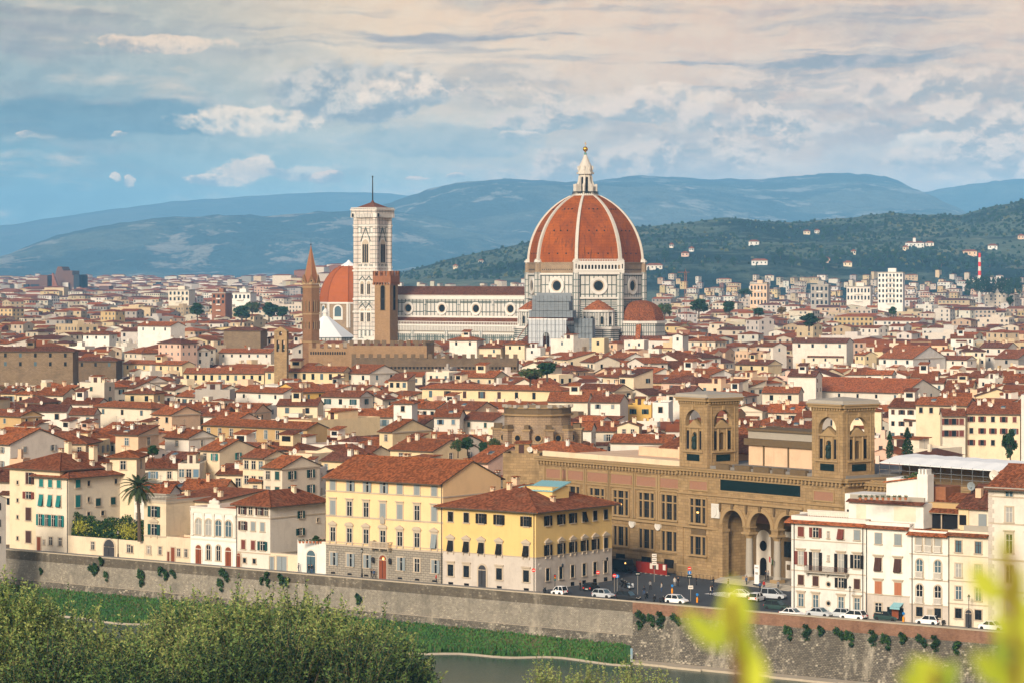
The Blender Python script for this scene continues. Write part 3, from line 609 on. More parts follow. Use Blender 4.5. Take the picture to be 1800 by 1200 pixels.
def river_walls():
 # plain stone embankment on the left with a coping, brick parapet and battered stone bastion on the right
 t = thing('embankment_wall', 'long weathered grey stone embankment wall above the grassy bank', 'wall')
 b = MB(); pxs = list(range(-700, 1101, 60)) + [1112]; c = MB()
 for p, q in zip(pxs, pxs[1:]):
  A, B = wall_pt(p), wall_pt(q); Af, Bf = wall_pt(p, -0.5), wall_pt(q, -0.5); Ab, Bb = wall_pt(p, 0.45), wall_pt(q, 0.45)
  b.face([(*Af, -6.3), (*Bf, -6.3), (*B, -0.75), (*A, -0.75)], 'river_wall'); b.face([(*A, -0.75), (*B, -0.75), (*B, 0.95), (*A, 0.95)], 'parapet_stone'); b.face([(*Bb, -0.3), (*Ab, -0.3), (*Ab, 0.95), (*Bb, 0.95)], 'river_wall')
  Ac, Bc = wall_pt(p, -0.08), wall_pt(q, -0.08); Ad, Bd = wall_pt(p, 0.53), wall_pt(q, 0.53)
  c.prism([Ac, Bc, Bd, Ad], 0.95, 1.12, 'apron_stone')
  # rough toe at the foot
  Ae, Be = wall_pt(p, -1.3), wall_pt(q, -1.3)
  b.face([(*Ae, -6.6), (*Be, -6.6), (*wall_pt(q, -0.62), -4.6), (*wall_pt(p, -0.62), -4.6)], 'bastion_wall')
  b.face([(*wall_pt(p, -0.62), -4.6), (*wall_pt(q, -0.62), -4.6), (*wall_pt(q, -0.4), -4.55), (*wall_pt(p, -0.4), -4.55)], 'apron_stone')
 b.build('wall_face', t); c.build('coping', t)
 t = thing('bastion_wall', 'battered rough stone bastion wall with a red brick parapet rising from the river', 'wall')
 b = MB(); c = MB(); a = MB(); pxs = list(range(1112, 2700, 60))
 for i, (p, q) in enumerate(zip(pxs, pxs[1:])):
  B0, B1 = wall_pt(p, -2.6), wall_pt(q, -2.6); T0, T1 = wall_pt(p, -0.5), wall_pt(q, -0.5); K0, K1 = wall_pt(p, 0.5), wall_pt(q, 0.5)
  b.face([(*B0, WZ - 0.3), (*B1, WZ - 0.3), (*T1, -0.9), (*T0, -0.9)], 'bastion_wall')
  if i == 0: b.face([(*wall_pt(p, 0.5), WZ - 0.3), (*B0, WZ - 0.3), (*T0, -0.9), (*wall_pt(p, 0.5), -0.9)], 'bastion_wall')
  c.prism([wall_pt(p, -0.55), wall_pt(q, -0.55), K1, K0], -0.9, 1.0, 'parapet_brick'); c.prism([wall_pt(p, -0.65), wall_pt(q, -0.65), wall_pt(q, 0.58), wall_pt(p, 0.58)], 1.0, 1.14, 'apron_stone')
  f = 1.0 + 0.5 * math.sin(i * 1.7)
  a.prism([wall_pt(p, -4.4 - f), wall_pt(q, -4.4 - f), wall_pt(q, -2.3), wall_pt(p, -2.3)], WZ - 0.5, WZ + 0.35, 'apron_stone')
 b.build('wall_face', t); c.build('parapet', t); a.build('apron', t)
river_walls()
from mathutils import noise as mnoise
def hill(name, D, line, depth, seed, mat, rough=1.0, nx=240, ny=46, back=0.5):
 """ridge traced as photo columns/rows, at distance D; front slope reaches 'depth' metres towards us"""
 px = np.array([p for p, _ in line], float); py = np.array([q for _, q in line], float)
 xs = np.linspace(px[0], px[-1], nx); H = np.interp(xs, px, py)
 k = np.ones(5) / 5; H = np.convolve(np.pad(H, 2, mode='edge'), k, 'valid')
 V = []; hb = 0
 for j in range(ny):
  f = j / (ny - 1) * (1 + back)                       # 0 foot, 1 ridge, >1 behind
  y = D - depth * (1 - f)
  for i in range(nx):
   X = (xs[i] - 900) / FPX * D; zr = CAMZ + (HY - H[i]) / FPX * D
   g = f if f <= 1 else max(0.0, 1 - (f - 1) / back)
   s = g * g * (3 - 2 * g) * 0.55 + g * 0.45
   nz = mnoise.fractal(Vector((X / depth * 2.2 + seed, y / depth * 2.2, seed)), 0.9, 2.1, 6)
   z = zr * s * (1 + 0.6 * rough * nz * (1 - g) * 1.2) + zr * 0.02 * rough * mnoise.fractal(Vector((X / depth * 20, y / depth * 20, seed)), 0.7, 2, 5)
   z += gz(y) * max(0, 1 - f)
   V.append((X, y, z - 3.0 if j == 0 else z))
 F = [(j * nx + i, j * nx + i + 1, (j + 1) * nx + i + 1, (j + 1) * nx + i) for j in range(ny - 1) for i in range(nx - 1)]
 me = bpy.data.meshes.new(name); me.from_pydata(V, [], F); me.materials.append(MAT[mat]); me.polygons.foreach_set('use_smooth', [True] * len(F)); me.update()
 return tag(put(name, me), kind='structure'), V, nx, ny
def hill_mat(name, forest, field, bare, sc, fs, bs=0.62):
 m, n, b = new_mat(name, 1.0, 0.05); co = n.new('ShaderNodeTexCoord').outputs['Object']
 a = n.noise(co, sc, 8, 0.62); g = n.noise(n.scale(co, (1, 1, 2.5)), fs, 6, 0.75); h = n.noise(co, sc * 2.7, 6, 0.7)
 c = n.mix(n.step(a, 0.46, 0.56), forest, field); c = n.mix(n.m('MULTIPLY', n.step(h, bs, bs + 0.08), 0.8), c, bare)
 f = n.m('ADD', 0.15, n.m('MULTIPLY', g, 1.7)); c = n.mix(1.0, c, n.xyz(f, f, f), 'MULTIPLY'); n.put(b.inputs['Base Color'], c)
 bp = n.new('ShaderNodeBump'); bp.inputs['Strength'].default_value = 1.0; bp.inputs['Distance'].default_value = 0.4 / fs
 n.put(bp.inputs['Height'], g); n.put(b.inputs['Normal'], bp.outputs[0])
hill_mat('hill_far', (0.05, 0.065, 0.05), (0.09, 0.10, 0.075), (0.14, 0.13, 0.10), 0.0008, 0.010)
hill_mat('hill_main', (0.024, 0.044, 0.036), (0.10, 0.115, 0.08), (0.32, 0.28, 0.22), 0.0013, 0.015, 0.53)
hill_mat('hill_mount', (0.040, 0.056, 0.050), (0.105, 0.115, 0.09), (0.33, 0.30, 0.25), 0.0011, 0.012, 0.54)
hill_mat('hill_near', (0.016, 0.036, 0.036), (0.11, 0.145, 0.105), (0.20, 0.20, 0.13), 0.0028, 0.04, 0.57)
from mathutils.bvhtree import BVHTree
hill('far_hills', 20000, [(-250, 390), (0, 398), (160, 372), (320, 352), (430, 345), (540, 338), (640, 337), (745, 346), (860, 372), (1000, 400)], 3000, 1.0, 'hill_far', 0.5, 120, 24)
hill('far_mountain', 16500, [(1480, 372), (1560, 352), (1610, 339), (1700, 323), (1800, 312), (1950, 300), (2100, 310)], 1800, 5.0, 'hill_far', 0.6, 100, 24)
hill('mountain', 14500, [(560, 430), (620, 392), (690, 364), (760, 342), (820, 328), (880, 319), (930, 319), (1000, 321), (1060, 316), (1130, 309), (1200, 311), (1260, 316), (1330, 316), (1380, 311), (1440, 304), (1490, 302), (1540, 309), (1580, 320), (1620, 344), (1680, 380), (1800, 420), (2000, 450)], 4500, 9.0, 'hill_mount', 1.0, 300, 60)
hill('wooded_hill', 12500, [(-300, 520), (-120, 500), (0, 461), (60, 432), (110, 413), (150, 404), (220, 392), (300, 381), (360, 380), (420, 378), (480, 380), (540, 375), (620, 371), (700, 372), (780, 384), (880, 408), (1000, 440), (1120, 470)], 1900, 13.0, 'hill_main', 1.0, 260, 56)
NEARHILL = hill('olive_hill', 4700, [(560, 492), (700, 482), (790, 456), (860, 440), (940, 424), (1050, 408), (1130, 399), (1220, 390), (1290, 385), (1350, 388), (1400, 392), (1460, 384), (1560, 376), (1640, 378), (1690, 380), (1740, 366), (1800, 350), (1900, 330), (2100, 320)], 1500, 21.0, 'hill_near', 1.0, 320, 64)
_, HV, HNX, HNY = NEARHILL
BV = BVHTree.FromPolygons(HV, [(j * HNX + i, j * HNX + i + 1, (j + 1) * HNX + i + 1, (j + 1) * HNX + i) for j in range(HNY - 1) for i in range(HNX - 1)])
def on_hill(px, py): return BV.ray_cast(Vector((0, 0, CAMZ)), Vector(((px - 900) / FPX, 1.0, -(py - HY) / FPX)).normalized())[0]
def gxy(x, y):
 if y < 3100: return gz(y)
 h = BV.ray_cast(Vector((x, y, 900)), Vector((0, 0, -1)))[0]
 return max(gz(y), h.z if h else 0)
# ------------------------------------------------------------------ cathedral
def cathedral():
 C = P(1029, 488, 1349); rz = -R(32.7)
 t = thing('cathedral', 'great cathedral with ribbed red brick dome and long green and white marble nave', 'cathedral', (C.x, C.y, 0), rz)
 oct_ = lambda r, ph=22.5: [(r * math.cos(R(ph + 45 * i)), r * math.sin(R(ph + 45 * i))) for i in range(8)]
 fr = lambda k: Matrix.Rotation(R(90 + 45 * k), 4, 'Z')         # frame whose -y side is the face with normal at 45*k degrees
 # --- drum
 b = MB(); AP = 24.9; RD = AP / math.cos(R(22.5))
 b.prism(oct_(RD), 0, 45.2, 'marble_band'); b.prism(oct_(RD + 0.9), 45.2, 46.0, 'marble'); b.prism(oct_(RD + 0.15), 46.0, 56.2, 'marble_panel')
 b.prism(oct_(RD + 0.9), 56.2, 57.0, 'marble'); b.prism(oct_(RD + 0.1), 57.0, 61.6, 'rough_drum'); b.prism(oct_(RD + 0.5), 61.6, 62.0, 'rough_drum')
 for i in range(8):                                            # corner piers
  a = R(22.5 + 45 * i); x, y = (RD + 0.1) * math.cos(a), (RD + 0.1) * math.sin(a)
  b.lathe([(1.7, 30), (1.7, 57.4)], 8, 'marble_small', x, y, 22.5); b.lathe([(1.5, 57.4), (1.4, 62.6)], 8, 'rough_drum', x, y, 22.5); b.lathe([(1.9, 62.0), (1.7, 62.8)], 8, 'marble', x, y, 22.5)
 b.build('drum', t)
 for k in range(8):                                            # round windows
  if k not in (4, 5, 6, 7, 0): continue
  o = MB(); o.t = fr(k) @ Matrix.Translation((0, -AP - 0.15, 51.2))
  o.ring((0, 0), 2.7, 4.1, -0.75, 0, 'marble_pale', 28); o.ring((0, 0), 2.2, 2.75, -0.35, -0.1, 'trim_stone', 28); o.disc((0, 0), 2.45, -0.16, 'glass_dark', 28)
  o.build('round_window', t)
  if k != 7:                                                # bare band of putlog holes
   h = MB(); h.t = fr(k) @ Matrix.Translation((0, -AP - 0.22, 0))
   h.box(-9, 9, 0.03, 0.12, 58.2, 59.1, 'rough_drum')
   for i in range(16): h.box(-8 + i * 1.05, -7.6 + i * 1.05, -0.05, 0.1, 58.4, 58.9, 'void')
   h.build('putlog_band', t)
 # gallery on one face only
 g = MB(); g.t = fr(7) @ Matrix.Translation((0, -AP - 0.1, 0))
 W = 10.2
 g.box(-W - 1.2, W + 1.2, -1.5, 0.2, 56.4, 58.0, 'marble_pale'); g.box(-W - 1.2, W + 1.2, -1.9, 0.2, 58.0, 58.4, 'marble_pale')
 n = 13; holes = [(-W + (i + 0.5) * 2 * W / n, 0.5, 58.8, 60.3) for i in range(n)]
 g.archwall(-W, W, 58.4, 61.9, holes, -1.5, -1.1, 'marble_pale', n=6); g.box(-W, W, -0.4, 0.0, 58.4, 61.9, 'void')
 g.box(-W - 1.2, W + 1.2, -1.7, 0.2, 61.9, 62.5, 'marble_pale')
 for sx in (-1, 1): g.box(sx * (W + 0.7) - 0.9, sx * (W + 0.7) + 0.9, -1.7, 0.2, 57.0, 62.9, 'marble_pale'); g.box(sx * (W + 0.7) - 0.25, sx * (W + 0.7) + 0.25, -1.75, -1.6, 59, 61.2, 'void')
 for i in range(27): x = -W + i * 2 * W / 26; g.box(x - 0.09, x + 0.09, -1.65, -1.5, 62.5, 63.2, 'marble_pale')
 g.box(-W - 1.2, W + 1.2, -1.7, -1.45, 63.2, 63.4, 'marble_pale')
 g.build('gallery', t)
 # --- dome
 zr0, R0 = 61.9, RD - 0.25; cc = -7.56; rho = R0 - cc
 prof = []
 N = 18; z1 = 93.0
 for i in range(N + 1):
  z = zr0 + (z1 - zr0) * i / N; prof.append((math.sqrt(max(0, rho * rho - (z - zr0) ** 2)) + cc, z))
 d = MB()
 for (ra, za), (rb, zb) in zip(prof, prof[1:]):
  A, B = oct_(ra), oct_(rb)
  for i in range(8): j = (i + 1) % 8; d.face([(*A[i], za), (*A[j], za), (*B[j], zb), (*B[i], zb)], 'dome_brick')
 d.face([(*p, z1) for p in oct_(prof[-1][0])], 'marble')
 for k in range(8):                                            # small dark eyes in the shell
  for zz, xs in ((66, (-4.6, 0, 4.6)), (76.5, (-3.6, 0, 3.6)), (86.5, (-2.0, 0, 2.0))):
   r = math.sqrt(rho * rho - (zz - zr0) ** 2) + cc; ap = r * math.cos(R(22.5))
   d.t = fr(k) @ Matrix.Translation((0, -ap, zz))
   for x in xs: d.box(x - 0.32, x + 0.32, -0.22, 0.6, -0.32, 0.32, 'void')
 d.t = None
 d.build('dome_shell', t)
 for i in range(8):
  r = MB(); a = 22.5 + 45 * i; r.t = Matrix.Rotation(R(a), 4, 'Z')
  for (ra, za), (rb, zb) in zip(prof, prof[1:]):
   wa, wb = 0.72 * (0.6 + 0.4 * ra / R0), 0.72 * (0.6 + 0.4 * rb / R0)
   q = [(ra - 1.2, -wa, za), (ra + 0.75, -wa, za), (ra + 0.75, wa, za), (ra - 1.2, wa, za)]; s_ = [(rb - 1.2, -wb, zb), (rb + 0.75, -wb, zb), (rb + 0.75, wb, zb), (rb - 1.2, wb, zb)]
   for m_ in range(3): r.face([q[m_], q[m_ + 1], s_[m_ + 1], s_[m_]], 'rib_marble')
  r.box(R0 - 1.5, R0 + 1.3, -1.2, 1.2, zr0 - 0.5, zr0 + 1.6, 'rib_marble')
  r.build('rib', t)
 # --- lantern
 l = MB()
 l.prism(oct_(6.4), 92.6, 93.5, 'rib_marble'); l.prism(oct_(5.9), 93.5, 94.0, 'rib_marble')
 for i in range(40): a = 2 * math.pi * i / 40; l.box(6.0 * math.cos(a) - 0.06, 6.0 * math.cos(a) + 0.06, 6.0 * math.sin(a) - 0.06, 6.0 * math.sin(a) + 0.06, 93.5, 94.8, 'iron')
 l.lathe([(6.1, 94.75), (6.1, 94.9)], 24, 'iron')
 l.prism(oct_(3.0), 93.5, 103.0, 'rib_marble'); l.prism(oct_(4.1), 103.0, 103.9, 'rib_marble'); l.prism(oct_(3.5), 103.9, 105.0, 'rib_marble')
 for k in range(8):
  l.t = fr(k); l.yprism(l.archpoly(0, 0.55, 94.3, 101.2), -2.84, -2.5, 'void')
  l.t = Matrix.Rotation(R(22.5 + 45 * k), 4, 'Z')           # volute buttress at each corner
  pts = [(2.8, 93.5), (5.6, 93.5), (5.6, 97.0), (5.0, 97.6), (4.2, 98.2), (3.5, 99.8), (3.2, 102.0), (2.8, 102.6)]
  l.yprism(pts, -0.42, 0.42, 'rib_marble'); l.box(4.7, 5.6, -0.5, 0.5, 97.0, 98.4, 'rib_marble')
  l.box(3.1, 3.7, -0.35, 0.35, 105, 106.2, 'rib_marble'); l.ball((3.4, 0, 106.5), 0.38, 'rib_marble', 6, 4)
 l.t = None
 l.lathe([(3.2, 105), (2.9, 107.0), (2.1, 108.5), (1.2, 110.5), (0.7, 112.0)], 16, 'rib_marble')
 l.lathe([(0.72, 111.8), (0.45, 113.2)], 12, 'copper_green')
 l.build('lantern', t)
 q = MB(); q.lathe([(0.5, 113.2), (0.3, 113.5), (0.5, 113.7)], 10, 'gold'); q.ball((0, 0, 114.7), 1.2, 'gold', 16, 10); q.build('golden_ball', t)
 q = MB(); q.box(-0.08, 0.08, -0.08, 0.08, 115.8, 118.2, 'gold'); q.box(-0.6, 0.6, -0.07, 0.07, 117.1, 117.3, 'gold'); q.build('cross', t)
 # --- tribunes: round apses with half domes, small drums with cones between them
 def half_dome(x, y, r, zb, zt, mat, nm):
  h = MB(); pts = 8
  pr = [(r * math.cos(math.pi / 2 * i / 7) ** 0.9 if i < 7 else 0.0, zb + (zt - zb) * math.sin(math.pi / 2 * i / 7)) for i in range(8)]
  h.lathe([(r + 0.5, zb - 0.4), (r + 0.5, zb)] + pr, pts, mat, x, y, 22.5); h.build(nm, t)
 def tribune(k, nm_side):
  x0, y0 = 30 * math.cos(R(45 * k)), 30 * math.sin(R(45 * k))
  a = MB()
  a.lathe([(16.5, 0), (16.5, 23.0)], 10, 'marble_band', x0, y0, 18); a.lathe([(17.2, 23.0), (17.2, 24.0)], 10, 'marble', x0, y0, 18)
  a.lathe([(16.2, 24.0), (15.6, 24.8), (12.2, 28.5)], 10, 'tile_dark', x0, y0, 18)
  a.lathe([(11.0, 20), (11.0, 34.0)], 8, 'marble_small', x0, y0, 22.5); a.lathe([(11.8, 34.0), (11.8, 35.2)], 8, 'marble', x0, y0, 22.5)
  a.build('tribune_wall', t)
  half_dome(x0, y0, 10.6, 35.2, 44.6, 'tile_red', 'half_dome')
  for i in range(10):                                       # tall blind arches with a dark window on each side of the apse
   ang = 18 + 36 * i + 18; n_ = R(ang)
   if math.cos(n_ - R(45 * k)) < -0.1: continue
   w = MB(); w.t = Matrix.Translation((x0, y0, 0)) @ Matrix.Rotation(n_ + math.pi / 2, 4, 'Z') @ Matrix.Translation((0, -16.5 * math.cos(R(18)), 0))
   w.ring((0, 17), 3.1, 3.9, -0.5, 0, 'marble_pale', 20); w.ring((0, 17), 2.2, 3.0, -0.3, 0, 'green_marble', 20); w.disc((0, 17), 2.4, -0.25, 'marble', 20)
   w.yprism(w.archpoly(0, 1.0, 11.0, 17.6, 0.4), -0.34, 0, 'glass_dark'); w.box(-3.9, -3.1, -0.5, 0, 0, 17, 'marble_pale'); w.box(3.1, 3.9, -0.5, 0, 0, 17, 'marble_pale')
   for j in range(9): w.box(-4.2 + j * 1.0, -3.8 + j * 1.0, -0.9, 0, 22.1, 23.1, 'marble_pale'); w.box(-3.8 + j * 1.0, -3.2 + j * 1.0, -0.3, 0, 22.2, 23.0, 'void')
   w.build('blind_arch', t)
  for s_ in (-1, 1):                                        # raking buttresses against the drum
   f = MB(); f.t = Matrix.Translation((x0, y0, 0)) @ Matrix.Rotation(R(45 * k + 66 * s_), 4, 'Z')
   f.yprism([(11, 0), (20.5, 0), (20.5, 20), (11, 33)], -0.9, 0.9, 'marble_band'); f.slab([(20.8, -1.1, 20.3), (20.8, 1.1, 20.3), (10.6, 1.1, 33.9), (10.6, -1.1, 33.9)], 0.4, 'tile_red'); f.build('buttress', t)
 tribune(0, 'east'); tribune(6, 'south')
 for k in (7, 5):
  x0, y0 = 24.5 * math.cos(R(45 * k)), 24.5 * math.sin(R(45 * k)); e = MB()
  e.lathe([(9.5, 0), (9.5, 31.5)], 8, 'marble_band', x0, y0, 22.5); e.lathe([(10.2, 31.5), (10.2, 32.6)], 8, 'marble', x0, y0, 22.5)
  e.lathe([(7.0, 32.6), (7.0, 39.2)], 16, 'marble_small', x0, y0); e.lathe([(7.7, 39.2), (7.7, 40.2)], 16, 'marble_pale', x0, y0)
  e.build('exedra', t)
  c = MB(); c.lathe([(7.6, 40.2), (3.5, 43.2), (0.0, 45.0)], 16, 'tile_red', x0, y0); c.build('exedra_roof', t)
  for i in range(5):
   ang = R(45 * k - 72 + 36 * i); w = MB(); w.t = Matrix.Translation((x0, y0, 0)) @ Matrix.Rotation(ang + math.pi / 2, 4, 'Z') @ Matrix.Translation((0, -6.95, 0))
   w.yprism(w.archpoly(0, 1.0, 33.6, 36.6), -0.25, 0, 'trim_grey'); w.yprism(w.archpoly(0, 0.7, 33.8, 36.6), -0.3, -0.2, 'glass_dark')
   for sx in (-1.5, 1.5): w.lathe([(0.28, 33), (0.26, 39)], 8, 'marble_pale', sx, -0.25)
   w.build('niche', t)
  for i in range(4):
   ang = R(45 * k - 67.5 + 45 * i); w = MB(); w.t = Matrix.Translation((x0, y0, 0)) @ Matrix.Rotation(ang + math.pi / 2, 4, 'Z') @ Matrix.Translation((0, -9.5 * math.cos(R(22.5)), 0))
   w.ring((0, 22), 2.3, 3.0, -0.4, 0, 'marble_pale', 18); w.disc((0, 22), 2.3, -0.05, 'marble', 18); w.yprism(w.archpoly(0, 0.8, 16, 22.4, 0.4), -0.2, 0, 'glass_dark'); w.build('blind_arch', t)
 # --- nave
 x0, x1 = -116.0, -22.5; n = MB(); yc, ya = -10.6, -21.0
 n.box(x0, x1, yc, -yc, 0, 46.0, 'marble_panel'); n.box(x0, x1, yc - 0.5, -yc + 0.5, 44.6, 46.4, 'marble_pale'); n.box(x0, x1, yc - 0.75, -yc + 0.75, 46.4, 47.0, 'marble')
 n.box(x0, x1, yc - 0.25, -yc + 0.25, 36.0, 36.9, 'marble_pale'); n.box(x0, x1, yc - 0.3, yc, 43.5, 43.9, 'green_marble')
 n.build('nave_wall', t)
 m = MB(); zt = 50.8
 m.slab([(x0, yc - 0.9, 47.0), (x1, yc - 0.9, 47.0), (x1, 0, zt), (x0, 0, zt)], 0.3, 'tile_dark'); m.slab([(x1, -yc + 0.9, 47.0), (x0, -yc + 0.9, 47.0), (x0, 0, zt), (x1, 0, zt)], 0.3, 'tile_dark')
 m.build('nave_roof', t)
 s = MB()
 s.box(x0, x1, ya, yc - 0.02, 0, 13, 'marble_band'); s.box(x0, x1, ya, yc - 0.02, 13, 21.0, 'marble_small'); s.box(x0, x1, ya - 0.15, yc - 0.02, 21.0, 23.5, 'marble_band')
 s.box(x0, x1, ya + 0.1, yc - 0.02, 23.5, 28.5, 'marble_small'); s.box(x0, x1, ya - 0.3, yc - 0.02, 28.5, 29.3, 'marble_pale'); s.box(x0, x1, ya - 0.9, yc - 0.02, 32.2, 33.0, 'marble_pale')
 s.box(x0, x1, ya, yc - 0.02, 29.3, 32.2, 'trim_grey')
 for i in range(105):                                          # corbelled gallery
  x = x0 + (i + 0.5) * (x1 - x0) / 105; s.box(x - 0.26, x + 0.26, ya - 0.75, ya, 30.0, 32.2, 'marble_pale')
  if i % 1 == 0: s.box(x - 0.12, x + 0.12, ya - 0.85, ya - 0.7, 33.0, 34.1, 'marble_pale')
  s.box(x + 0.1, x + 0.5, ya - 0.05, ya + 0.12, 24.2, 28.0, 'green_marble')
 s.box(x0, x1, ya - 0.9, ya - 0.65, 34.1, 34.4, 'marble_pale')
 s.slab([(x0, ya - 0.2, 33.0), (x1, ya - 0.2, 33.0), (x1, yc, 36.0), (x0, yc, 36.0)], 0.2, 'tile_brown')
 s.build('aisle_wall', t)
 for i in range(5):                                            # buttress strips and round windows of each bay
  xb = -34.5 - i * 19.4
  p = MB(); p.box(xb + 9.0, xb + 10.4, yc - 0.45, yc, 36.9, 44.6, 'marble_small'); p.box(xb + 9.0, xb + 10.6, ya - 0.8, ya, 0, 30, 'marble_small'); p.build('pilaster', t)
  o = MB(); o.t = Matrix.Translation((xb, yc - 0.02, 40.3)); o.ring((0, 0), 2.15, 3.1, -0.6, 0, 'marble_pale', 24); o.ring((0, 0), 1.75, 2.2, -0.3, -0.1, 'trim_stone', 24); o.disc((0, 0), 1.95, -0.15, 'glass_dark', 24); o.build('round_window', t)
  a = MB(); a.t = Matrix.Translation((xb - 2, ya - 0.02, 0)); a.yprism(a.archpoly(0, 0.9, 9, 18, 0.4), -0.1, 0, 'glass_dark'); a.yprism([(-2.2, 19.5), (2.2, 19.5), (0, 24)], -0.4, 0, 'marble_pale'); a.box(-2.2, -1.5, -0.4, 0, 7, 19.5, 'marble_pale'); a.box(1.5, 2.2, -0.4, 0, 7, 19.5, 'marble_pale'); a.build('lancet_window', t)
 f = MB()                                                      # stepped gable of the west front
 f.yprism([(-12, 0), (12, 0), (12, 48), (0, 54), (-12, 48)], -0.6, 0.6, 'marble_small')
 f.v = [(x0 - 0.6 + y, x, z) for x, y, z in f.v]; f.build('west_front', t)
plain('copper_green', (0.10, 0.22, 0.19), 0.6)
def dome_brick():
 """herringbone brick shell: fired-clay tones, soot runs, paler repairs"""
 m, n, b = new_mat('dome_brick', 0.92, 0.1); co = n.new('ShaderNodeTexCoord').outputs['Object']
 big = n.noise(co, 0.09, 6, 0.65); run = n.noise(n.scale(co, (1.1, 1.1, 0.07)), 0.9, 5, 0.6); g = n.noise(co, 2.2, 4, 0.8)
 _, _, z = n.sep(co)[0:3]
 c = n.mix(n.step(big, 0.4, 0.65), (0.30, 0.076, 0.009), (0.215, 0.052, 0.008)); c = n.mix(n.m('MULTIPLY', n.step(run, 0.5, 0.72), 0.8), c, (0.085, 0.03, 0.017))
 course = n.m('SINE', n.m('MULTIPLY', z, 5.0)); f = n.m('ADD', n.m('ADD', 0.4, n.m('MULTIPLY', g, 1.2)), n.m('MULTIPLY', course, 0.05))
 n.put(b.inputs['Base Color'], n.mix(1.0, c, n.xyz(f, f, f), 'MULTIPLY'))
dome_brick()
cathedral()
def scaffolding():
 """netted scaffold and white sheeting on the south apse"""
 Y = 1296; t = thing('scaffolding', 'netted scaffolding with white sheeting against the south side of the cathedral', 'scaffolding', (P(965, 488, Y).x, Y, 0), -R(12))
 k = Y / FPX; zz = lambda py: ZP(py, Y)
 n = MB(); n.box(-30 * k, 36 * k, 0, 9, zz(546), zz(520), 'net_grey'); n.box(-36 * k, 42 * k, 0.3, 8.7, zz(558), zz(546), 'net_grey'); n.box(-22 * k, 40 * k, -0.6, 0, zz(530), zz(515), 'net_grey'); n.build('netting', t)
 s = MB(); s.archwall(-36 * k, 32 * k, 0, zz(560), [(-4 * k, 1.5, 0.0, zz(590))], -1.5, -0.9, 'net_pale'); s.box(-38 * k, 34 * k, -1.7, -0.8, zz(562), zz(560), 'paint_white')
 for i in range(5): s.box(-36 * k + i * 4.1, -36 * k + i * 4.1 + 0.15, -1.6, -1.5, 6, zz(561), 'net_grey')
 s.build('sheeting', t)
 p = MB()
 for i in range(12): x = -36 * k + i * 1.75; p.tube((x, -2.2, 0), (x, -2.2, zz(520)), 0.07, 0.07, 4, 'iron')
 for i in range(14): z = 4 + i * 3.0; p.tube((-36 * k, -2.2, z), (40 * k, -2.2, z), 0.05, 0.05, 4, 'iron')
 p.build('pole_frame', t)
 Y2 = 1302; t2 = thing('scaffold_tower', 'grey netted scaffold standing between the white sheeting and the marble apse', 'scaffolding', (P(1024, 488, Y2).x, Y2, 0), -R(12))
 n = MB(); k = Y2 / FPX; n.box(-15 * k, 18 * k, 0, 6, 0, ZP(560, Y2), 'net_grey'); n.build('netting', t2)
 p = MB()
 for i in range(6): x = -15 * k + i * 33 * k / 5; p.tube((x, -0.5, 0), (x, -0.5, ZP(556, Y2)), 0.07, 0.07, 4, 'iron')
 for i in range(11): p.tube((-15 * k, -0.5, 3 + 3 * i), (18 * k, -0.5, 3 + 3 * i), 0.05, 0.05, 4, 'iron')
 p.build('pole_frame', t2)
scaffolding()
